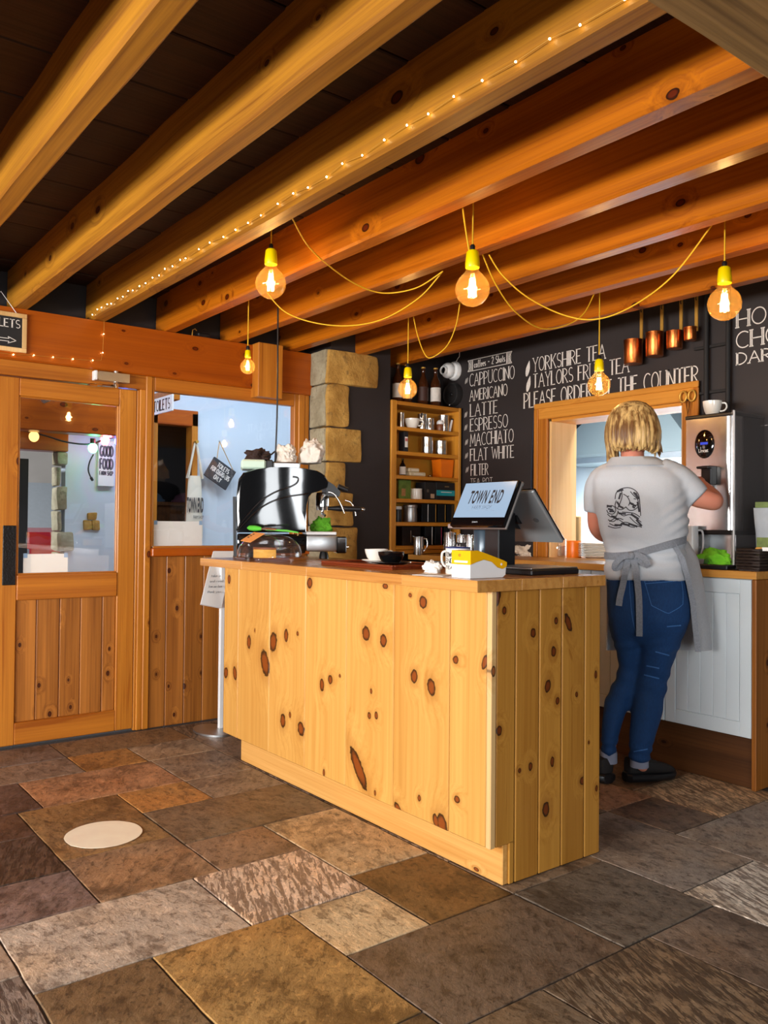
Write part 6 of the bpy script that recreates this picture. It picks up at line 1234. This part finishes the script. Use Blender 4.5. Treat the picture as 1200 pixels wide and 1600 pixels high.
lamp(423, 443, 1.69, .0625, 0, 0, 'glowing globe bulb in a yellow holder hanging over the espresso machine end', 5.5)
lamp(738, 452, 2.08, .0625, 0, 0, 'glowing globe bulb in a yellow holder hanging nearest the middle of the ceiling', 6)
lamp(1132, 475, 2.91, .062, 0, 0, 'glowing globe bulb in a yellow holder beside the hot chocolate lettering', 5.5)
lamp(936, 601, 3.28, .0545, 0, 0, 'glowing globe bulb in a yellow holder over the head of the person', 5)
lamp(637, 608, 2.86, .0525, 0, 0, 'small glowing globe bulb in front of the bottles on the shelf unit', 4.5)
lamp(387, 573, 2.02, .0375, 0, 0, 'smallest glowing bulb in a yellow holder hanging beside the timber post stub', 4)
def swag(label, a, b, mids):
    """a slack cord: a, b, mids as (u, v, y)"""
    pts = [ony(*a)] + [ony(*m) for m in mids] + [ony(*b)]
    tag(MB().tube(smoothpts([tuple(p) for p in pts], 8), .0030, 8).build('yellow_cable', MT['yellow_cord'], None, 60), label, 'cable', 'slack yellow cables')
swag('yellow cable looping right from behind the fairy light joist', (456, 340, 1.56), (692, 424, 2.37), [(482, 385, 1.75), (520, 420, 1.95), (560, 446, 2.12), (600, 458, 2.25), (650, 450, 2.33)])
swag('yellow cable sagging lowest from the first bulb towards the middle joist', (416, 456, 1.98), (690, 426, 2.375), [(445, 487, 2.05), (490, 504, 2.15), (545, 509, 2.25), (600, 498, 2.32), (655, 465, 2.36)])
swag('short yellow cable dipping above the shelf unit bulb', (719, 470, 2.82), (646, 495, 2.83), [(712, 510, 2.83), (697, 542, 2.84), (673, 559, 2.85), (662, 550, 2.84), (652, 522, 2.84)])
swag('longest yellow cable swooping across the right side towards the hot chocolate bulb', (764, 398, 2.38), (1112, 352, 2.83), [(785, 430, 2.45), (825, 465, 2.55), (880, 492, 2.66), (930, 499, 2.72), (985, 480, 2.77), (1050, 432, 2.81)])
swag('yellow cable sagging from the middle bulb to the bulb over the person', (754, 398, 2.39), (928, 460, 3.17), [(775, 445, 2.5), (805, 487, 2.65), (845, 513, 2.85), (885, 508, 3.0), (912, 490, 3.1)])
swag('second yellow cord running up beside the cord of the middle bulb', (723, 325, 1.97), (733, 392, 2.07), [(727, 355, 2.03)])

# ------------------------------------------------------------------ fairy lights
fl = thing('fairy_light_string', 'string of tiny warm fairy lights pinned along the third joist from the left', 'fairy lights', (0, 0, 0))
bulb0 = None; pts = []; yj = 0.745 + .4035 * 2 - .08
xs_ = np.concatenate([np.linspace(-4.50, -3.3, 17), np.linspace(-3.17, -1.1, 21)])
for i, x in enumerate(xs_):
    p = (x + rnd.uniform(-.012, .012), yj - .010, 2.272 + rnd.uniform(-.006, .01)); pts.append(p)
MB().tube(pts, .0008, 5).build('wire', MT['brass'], fl)
b0 = MB().ell((0, 0, 0), .0028, 8, 6).build('light', MT['fairy'], fl, 179); b0.location = pts[0]
for p in pts[1:]: inst(b0, 'light', fl, p)
fl2 = thing('fairy_light_string', 'short string of fairy lights hanging down the orange header beam over the door', 'fairy lights', (0, 0, 0))
pp = [onx(u, v, XW + .012) for u, v in ((163, 492), (162, 522), (160.5, 551), (158, 563), (145, 563), (114, 561), (83, 558), (53, 555), (21, 554), (-10, 550), (-40, 548))]
MB().tube([tuple(p) for p in pp], .0009, 5).build('wire', MT['brass'], fl2)
for i, p in enumerate(pp):
    if i != 3: inst(b0, 'light', fl2, p)

# ------------------------------------------------------------------ signs on the left
tl_, br_ = onx(42, 492, XW + .012), onx(40, 554, XW + .012); sw, shh = .25, tl_[2] - onx(40, 552, XW + .012)[2] + .0
ts = thing('toilets_sign', 'framed chalkboard sign pointing to the toilets on the orange header beam', 'sign', (XW + .004, tl_[1] - sw, tl_[2] - shh))
for a in ((0, sw, 0, .022), (0, sw, shh - .022, shh)): simple_box('frame_rail', MT['lining'], ts, 0, .018, a[0], a[1], a[2], a[3])
for a in ((0, .022), (sw - .022, sw)): simple_box('frame_stile', MT['lining'], ts, 0, .018, a[0], a[1], .0222, shh - .0222)
simple_box('slate', MT['black_matt'], ts, .002, .010, .02, sw - .02, .02, shh - .02, b=.0005)
Mt = frame_m((.0102, 0, 0), Vector((0, 1, 0)), Vector((0, 0, 1)), Vector((1, 0, 0)))
lt = strokes('TOILETS', .040, .17); bt = MB(); ribbon(bt, [[(a + .047, b + shh - .075) for a, b in p] for p in lt], .0035, Mt); ribbon(bt, [[(.05, .050), (.165, .050)], [(.05, .064), (.165, .064)], [(.160, .040), (.200, .057), (.160, .074)], [(.160, .040), (.166, .05)], [(.160, .074), (.166, .064)]], .003, Mt); bt.build('lettering', MT['chalk'], ts)
MB().tube([(.008, sw * .2, shh), (.004, sw * .5, shh + .10), (.008, sw * .8, shh)], .002, 6).build('string', MT['white_plastic'], ts, 60)
kk = onx(320, 519, XW + .02); bk_ = thing('cup_hook', 'small black cable clip and hook on top of the header beam', 'hook', (XW, kk[1], 2.2485)); simple_box('clip', MT['black_plastic'], bk_, -.03, .02, -.04, .04, 0, .02, b=.006); MB().tube([(0, -.07, 0), (.005, -.07, .03), (.005, -.055, .04), (.005, -.045, .03)], .003, 6).build('hook', MT['brass'], bk_, 60)

# white leaflet display stand beside the counter
bs = onz(333, 1143, 0); ls = thing('leaflet_stand', 'white tilted leaflet stand on a flat metal foot left of the counter', 'stand', (bs[0], bs[1], 0))
MB().prism(arc(.0, .0, .15, .10, 0, 360, 28)[:-1], 'Z', .001, .012).build('foot', MT['steel_soft'], ls, 30)
pl_ = onx(346, 1000, bs[0])[1] - bs[1]
simple_box('post', MT['white_plastic'], ls, -.012, .012, pl_ - .012, pl_ + .012, .0122, .93)
qa, qb, qc, qd = [np.array(onx(u, v, bs[0] + o)) - np.array((bs[0], bs[1], 0)) for u, v, o in ((334, 861, -.05), (366, 861, -.05), (346, 950, .07), (314, 944, .07))]
P4 = [qa, qb, qc, qd]; nn = np.cross(qb - qa, qd - qa); nn = nn / np.linalg.norm(nn) * (1 if np.dot(nn, np.array((1, 0, 0))) > 0 else -1)
lp = MB().loft([[tuple(p - nn * .012) for p in P4], [tuple(p) for p in P4]]).build('panel', MT['white_plastic'], ls)
L = MB(); uu = (qb - qa) / np.linalg.norm(qb - qa); vv_ = (qa - qd) / np.linalg.norm(qa - qd)
Ml = frame_m(tuple(qd + nn * .0006), Vector(uu), Vector(vv_), Vector(nn)); hgt = np.linalg.norm(qa - qd); wid_ = np.linalg.norm(qb - qa)
for k, tx in enumerate(('take one', 'and read', 'from our farm', 'thank you')): ribbon(L, [[(a + wid_ * .16, b + hgt * (.50 - k * .10)) for a, b in p] for p in strokes(tx, hgt * .045, wid_ * .62, False, inline=False)], .0022, Ml)
L.build('lettering', plain('faint_grey_print', '#8c9096', .8), lp)

# till lettering
Mtill = MF @ Matrix.Translation((0, 0, .0013))
put_text('lettering', 'TOWN END', .074, MT['ink'], cscreen, Mtill @ Matrix.Translation((SW * .20, SH * .50, 0)), SW * .62, lift=.0003, shear=.14, off=.002, spacing=1.16)
put_text('lettering', 'FARM SHOP', .024, plain('grey_screen_print', '#5a6a80', .6), cscreen, Mtill @ Matrix.Translation((SW * .32, SH * .365, 0)), SW * .36, lift=.0003, shear=.2, spacing=1.3)
rl = MB()
for zz in (.445, .335): rl.box(SW * .25, SW * .76, SH * zz, SH * zz + .0012, .0003, .0006, M=Mtill)
rl.build('rule', plain('grey_rule', '#8aa0b8', .6), cscreen)
put_text('lettering', 'town', .012, plain('pale_badge', '#c8ccd0', .5), cscreen, MF @ Matrix.Translation((SW * .42, .012, .0004)), SW * .10, lift=.0003)
# mug lettering
mgl = MB()
def onmug(a, z): t = -PI * .5 - .35 + a / .0435; return (.0436 * math.cos(t - mg.rotation_euler[2]), .0436 * math.sin(t - mg.rotation_euler[2]), z)
for k, (tx, h) in enumerate((('TOWN', .016), ('END', .016), ('TEA', .010))):
    for p in strokes(tx, h, .036, False, inline=False):
        L = []; Rr = []
        for (a, b), (c_, d_) in zip(p, p[1:]):
            z0_ = .060 - k * .021; dx, dz = c_ - a, d_ - b; ln = math.hypot(dx, dz) or 1; nx, nz = -dz / ln * .0012, dx / ln * .0012
            mgl.add([onmug(a + nx, z0_ + b + nz), onmug(a - nx, z0_ + b - nz), onmug(c_ - nx, z0_ + d_ - nz), onmug(c_ + nx, z0_ + d_ + nz)], [(0, 1, 2, 3)])
mgl.build('lettering', MT['ink'], mg)

# ------------------------------------------------------------------ things in the porch seen through the glass
def paper(label, u0, u1, v0, v1, x):
    a = onx(u0, v1, x); b = onx(u1, v0, x); t = thing('notice', label, 'notice', (x, 0, 0))
    MB().box(-.0008, .0008, a[1], b[1], a[2], b[2]).build('sheet', MT['paper'], t)
    for yy in (a[1], b[1] - .02): MB().box(.0009, .0013, yy, yy + .02, b[2] - .02, b[2] + .004).build('tape', plain('blue_tape', '#8fb4d8', .5), t)
paper('white paper taped low on the glass of the door', 36, 106, 865, 897, -4.582)
paper('white paper taped low on the side window glass', 240, 316, 815, 855, -4.582)
XS = XP + .02
a = onx(152, 766, XS); b = onx(178, 690, XS); fsg = thing('food_sign', 'white board sign reading food hung on the porch wall', 'sign', (XS - .015, 0, 0))
y0q, y1q, z0q, z1q = a[1], b[1], a[2] + .03, b[2]
simple_box('board', MT['white_plastic'], fsg, 0, .03, y0q, y1q, z0q, z1q)
Mf = frame_m((.0305, y0q, z0q), Vector((0, 1, 0)), Vector((0, 0, 1)), Vector((1, 0, 0))); ww, hq = y1q - y0q, z1q - z0q
bt = MB(); ribbon(bt, [[(a_ + ww * .1, b_ + hq * .66) for a_, b_ in p] for p in strokes('GOOD', hq * .22, ww * .8, False, inline=False)], .014, Mf); ribbon(bt, [[(a_ + ww * .1, b_ + hq * .38) for a_, b_ in p] for p in strokes('FOOD', hq * .22, ww * .8, False, inline=False)], .014, Mf); ribbon(bt, [[(a_ + ww * .08, b_ + hq * .24) for a_, b_ in p] for p in strokes('FARM SHOP', hq * .09, ww * .84, False, inline=False)], .006, Mf); bt.build('lettering', plain('grey_letters', '#6c6670', .8), fsg)
fy_ = XP + .22
fe = thing('festoon_lights', 'black festoon cable with coloured bulbs across the porch wall', 'festoon lights', (0, 0, 0))
fp = [onx(u, v, fy_) for u, v in ((30, 672), (52, 676), (75, 682), (105, 691), (140, 694), (165, 686), (185, 683), (215, 680))]
MB().tube(smoothpts([tuple(p) for p in fp], 4), .006, 6).build('cable', MT['black_plastic'], fe, 60)
for (u, v), col, st in (((53, 682), (1, .55, .15), 3), ((145, 700), (.15, 1, .35), 9), ((164, 688), (1, .12, .16), 9), ((186, 690), (.12, .16, 1.0), 9)):
    p = onx(u, v, fy_); s = emit('festoon_glow_%d' % u, col, st); MB().ell(tuple(p), (.032, .032, .036)).build('bulb', s, fe, 179); MB().cyl((p[0], p[1], p[2] + .03), (p[0], p[1], p[2] + .065), .018).build('socket', MT['black_plastic'], fe, 40)
    if u > 100:
        l = bpy.data.lights.new('glow', 'POINT'); l.energy = 1.6; l.color = col; l.shadow_soft_size = .03; lo = bpy.data.objects.new('glow', l); COL.objects.link(lo); lo.parent = fe; lo.location = (p[0] + .05, p[1], p[2] - .02)
pt = [onx(u, v, XP + .1) for u, v in ((146, 710), (140, 722), (138, 735), (142, 746))]; MB().tube(smoothpts([tuple(p) for p in pt], 4), .005, 6).build('loose_end', MT['black_plastic'], fe, 60); MB().tube([tuple(pt[-1]), tuple(onx(145, 751, XP + .1))], [.011, .009], 8).build('plug', MT['black_plastic'], fe, 60)
# tote bag on a peg, slate sign, toilets plate
q0, q1 = onx(291, 826, XS + .03), onx(318, 744, XS + .03)
tb = thing('tote_bag', 'cream cotton tote bag with bold black lettering hanging on a porch peg', 'bag', (XS, 0, 0))
yb0, yb1 = q0[1], q1[1]; zb0, zb1 = q0[2] - .07, q1[2]
tm_ = MB(); tm_.loft([[(.02 + .022 * math.sin(t) * k2, (yb0 + yb1) / 2 + (yb1 - yb0) / 2 * wq * math.cos(t), z) for t in np.linspace(0, 2 * PI, 20, endpoint=False)] for z, wq, k2 in ((zb0, 1.05, .3), (zb0 + .05, 1.05, 1), ((zb0 + zb1) / 2, .95, 1), (zb1, .78, .6))]); tm_.build('bag', plain('cream_cotton', '#e6dfce', .9, var=.06, vs=200), tb, 60)
yc = (yb0 + yb1) / 2; zp = onx(305, 692, XS)[2]
for s in (-1, 1): MB().tube(smoothpts([(.035 if s > 0 else .012, yc - .06, zb1 - .02), (.03, yc - .03, (zb1 + zp) / 2), (.03, yc, zp), (.03, yc + .03, (zb1 + zp) / 2), (.035 if s > 0 else .012, yc + .06, zb1 - .02)], 5), .009, 6).build('strap', plain('cream_strap', '#ddd5c2', .9), tb, 60)
Mq = frame_m((.046, yb0, 0), Vector((0, 1, 0)), Vector((0, 0, 1)), Vector((1, 0, 0)))
put_text('lettering', 'TOWN END', .15, MT['ink'], tb, Mq @ Matrix.Translation((-.005, zb0 + (zb1 - zb0) * .42, 0)), (yb1 - yb0) * 1.0, shear=.12, off=.006)
put_text('lettering', 'FARM SHOP', .035, MT['ink'], tb, Mq @ Matrix.Translation((.05, zb0 + (zb1 - zb0) * .31, 0)), (yb1 - yb0) * .6)
MB().cyl((-.02, yc, zp), (.06, yc, zp + .005), .012).build('peg', MT['brass'], tb, 40)
ya_, yb__ = onx(316, 735, XS)[1], onx(351, 735, XS)[1]; za_ = onx(333, 740, XS)[2]
sg = thing('slate_sign', 'dark slate sign about customer toilets hanging crooked from a string', 'sign', (XS + .05, (ya_ + yb__) / 2 + .03, za_)); ang = math.radians(-31)
RX_ = Matrix.Rotation(ang, 4, 'X'); hw = (yb__ - ya_) / 2 / math.cos(ang) * .98
MB().box(-.008, .008, -hw, hw, -.085, .085, b=.003, M=RX_).build('slate', plain('slate_grey', '#33363c', .7, var=.2), sg)
bt = MB()
for k, tx in enumerate(('TOILETS', 'FOR CUSTOMERS', 'ONLY')):
    wq = hw * (1.0, 1.6, .6)[k]; ribbon(bt, [[(a_ - wq / 2, b_ + .03 - k * .047) for a_, b_ in p] for p in strokes(tx, .034, wq, False, inline=False)], .007, RX_ @ frame_m((.0085, 0, 0), Vector((0, 1, 0)), Vector((0, 0, 1)), Vector((1, 0, 0))))
bt.build('lettering', MT['chalk'], sg)
pk = onx(333, 690, XS)
for s in (-1, 1): e = RX_ @ Vector((0, s * hw * .75, .083)); MB().tube([tuple(e), (0, pk[1] - (ya_ + yb__) / 2, pk[2] - za_)], .003, 6).build('string', MT['brass'], sg, 60)
MB().ell((0, pk[1] - (ya_ + yb__) / 2, pk[2] - za_), .008).build('nail', MT['steel_soft'], sg, 60)
tpq = onx(254, 633, XP + .55); tpp = thing('toilets_plate', 'white toilets plate with black serif letters above the dark porch doorway', 'sign', (XP + .55, tpq[1], tpq[2]))
simple_box('plate', MT['white_plastic'], tpp, -.175, .175, -.006, .006, -.055, .055)
bt = MB(); ribbon(bt, [[(a_ - .14, b_ - .034) for a_, b_ in p] for p in strokes('TOILETS', .068, .28)], .008, frame_m((0, -.0065, 0), Vector((1, 0, 0)), Vector((0, 0, 1)), Vector((0, -1, 0)))); bt.build('lettering', MT['ink'], tpp)
simple_box('bracket', MT['frame_y'], tpp, -.55, .175, .0065, .05, .02, .10)
# dark shelf of hats in the room behind
hs = thing('hat_shelf', 'dark shelf in the dim room beyond the porch doorway', 'shelf', (XP - .72, (yd0 + yd1) / 2 + .34, 0)); simple_box('board', MT['plinth'], hs, -.3, .3, -.5, .40, 1.30, 1.33); simple_box('bracket', MT['black_plastic'], hs, -.02, .02, -.4, -.37, 1.15, 1.2995); simple_box('drawer_front', MT['plinth'], hs, .26, .28, -.3, .3, 1.16, 1.298)
for i, (yy, cc_) in enumerate(((-.2, '#3a4c60'), (.12, '#6a3e52'))):
    h = thing('hat', ('blue knitted hat', 'plum knitted hat')[i] + ' on the dark shelf beyond the porch doorway', 'hat', (XP - .68, (yd0 + yd1) / 2 + .30 + yy, 1.3305)); MB().lathe([(.001, .09), (.05, .085), (.09, .06), (.115, .01), (.12, 0), (.001, 0)], 20).build('crown', plain('knit_%d' % i, cc_, .9, var=.3, vs=60), h, 60); MB().lathe([(.121, 0), (.124, .003), (.124, .022), (.118, .026)], 20).build('brim', plain('knit_rim_%d' % i, cc_, .9), h, 60)
# spotlights on the porch beam
for i, (u, v) in enumerate(((75, 628), (92, 622), (108, 618))):
    p = onx(u, v, XP + .62); t = thing('spotlight', ('lowest', 'middle', 'highest')[i] + ' of the grey spotlights fixed on the porch beam', 'spotlight', tuple(p)); MB().lathe([(.028, 0), (.036, .02), (.036, .085), (.028, .11), (.001, .112)], 20, Matrix.Rotation(.5 - i * .5, 4, 'X'), False).build('can', MT['steel_soft'], t, 40); MB().lathe([(.001, .012), (.034, .012)], 20, Matrix.Rotation(.5 - i * .5, 4, 'X')).build('lens', emit('spot_lens_%d' % i, (.75, .88, 1.0), 1.2), t); MB().cyl((-.12, 0, .09), (0, 0, .08), .012).build('bracket', MT['steel_soft'], t, 40)
# red car parked outside, seen through the far opening
cq_ = onx(66, 842, -10.2); car = thing('car', 'red car parked outside, glimpsed through the glazed door', 'car', (-10.4, cq_[1] + .15, onx(66, 828, -8.5)[2] - .92))
prof_ = [(-2.0, .25), (-2.02, .6), (-1.9, .78), (-1.0, .88), (-.35, 1.38), (1.0, 1.42), (1.75, .98), (2.0, .9), (2.02, .3)]
red = plain('red_car_paint', '#a8202e', .2, var=.03, coat=.6)
MB().prism([(x_, z_) for x_, z_ in ((-2.0, .25), (-2.02, .6), (-1.9, .78), (-1.0, .90), (1.75, .94), (2.0, .9), (2.02, .3))], 'Y', -.8, .8).build('body', red, car)
MB().loft([[(-1.0, -.74, .90), (1.7, -.74, .94), (1.7, .74, .94), (-1.0, .74, .90)], [(-.35, -.6, 1.38), (1.0, -.6, 1.42), (1.0, .6, 1.42), (-.35, .6, 1.38)]]).build('cabin', plain('car_window', '#8d9296', .15, var=.1), car)
simple_box('bumper', MT['black_plastic'], car, 1.95, 2.08, -.8, .8, .3, .5, b=.02)
for sx_ in (-1.25, 1.25):
    for sy_ in (-.78, .62): MB().cyl((sx_, sy_, .30), (sx_, sy_ + .16, .30), .30, None, 24).build('wheel', MT['black_matt'], car, 40)
MB().box(-14, -8.2, -4, 7, onx(66, 828, -8.5)[2] - .98, onx(66, 828, -8.5)[2] - .921).build('ground_outside', plain('tarmac', '#77787a', .9), porch)
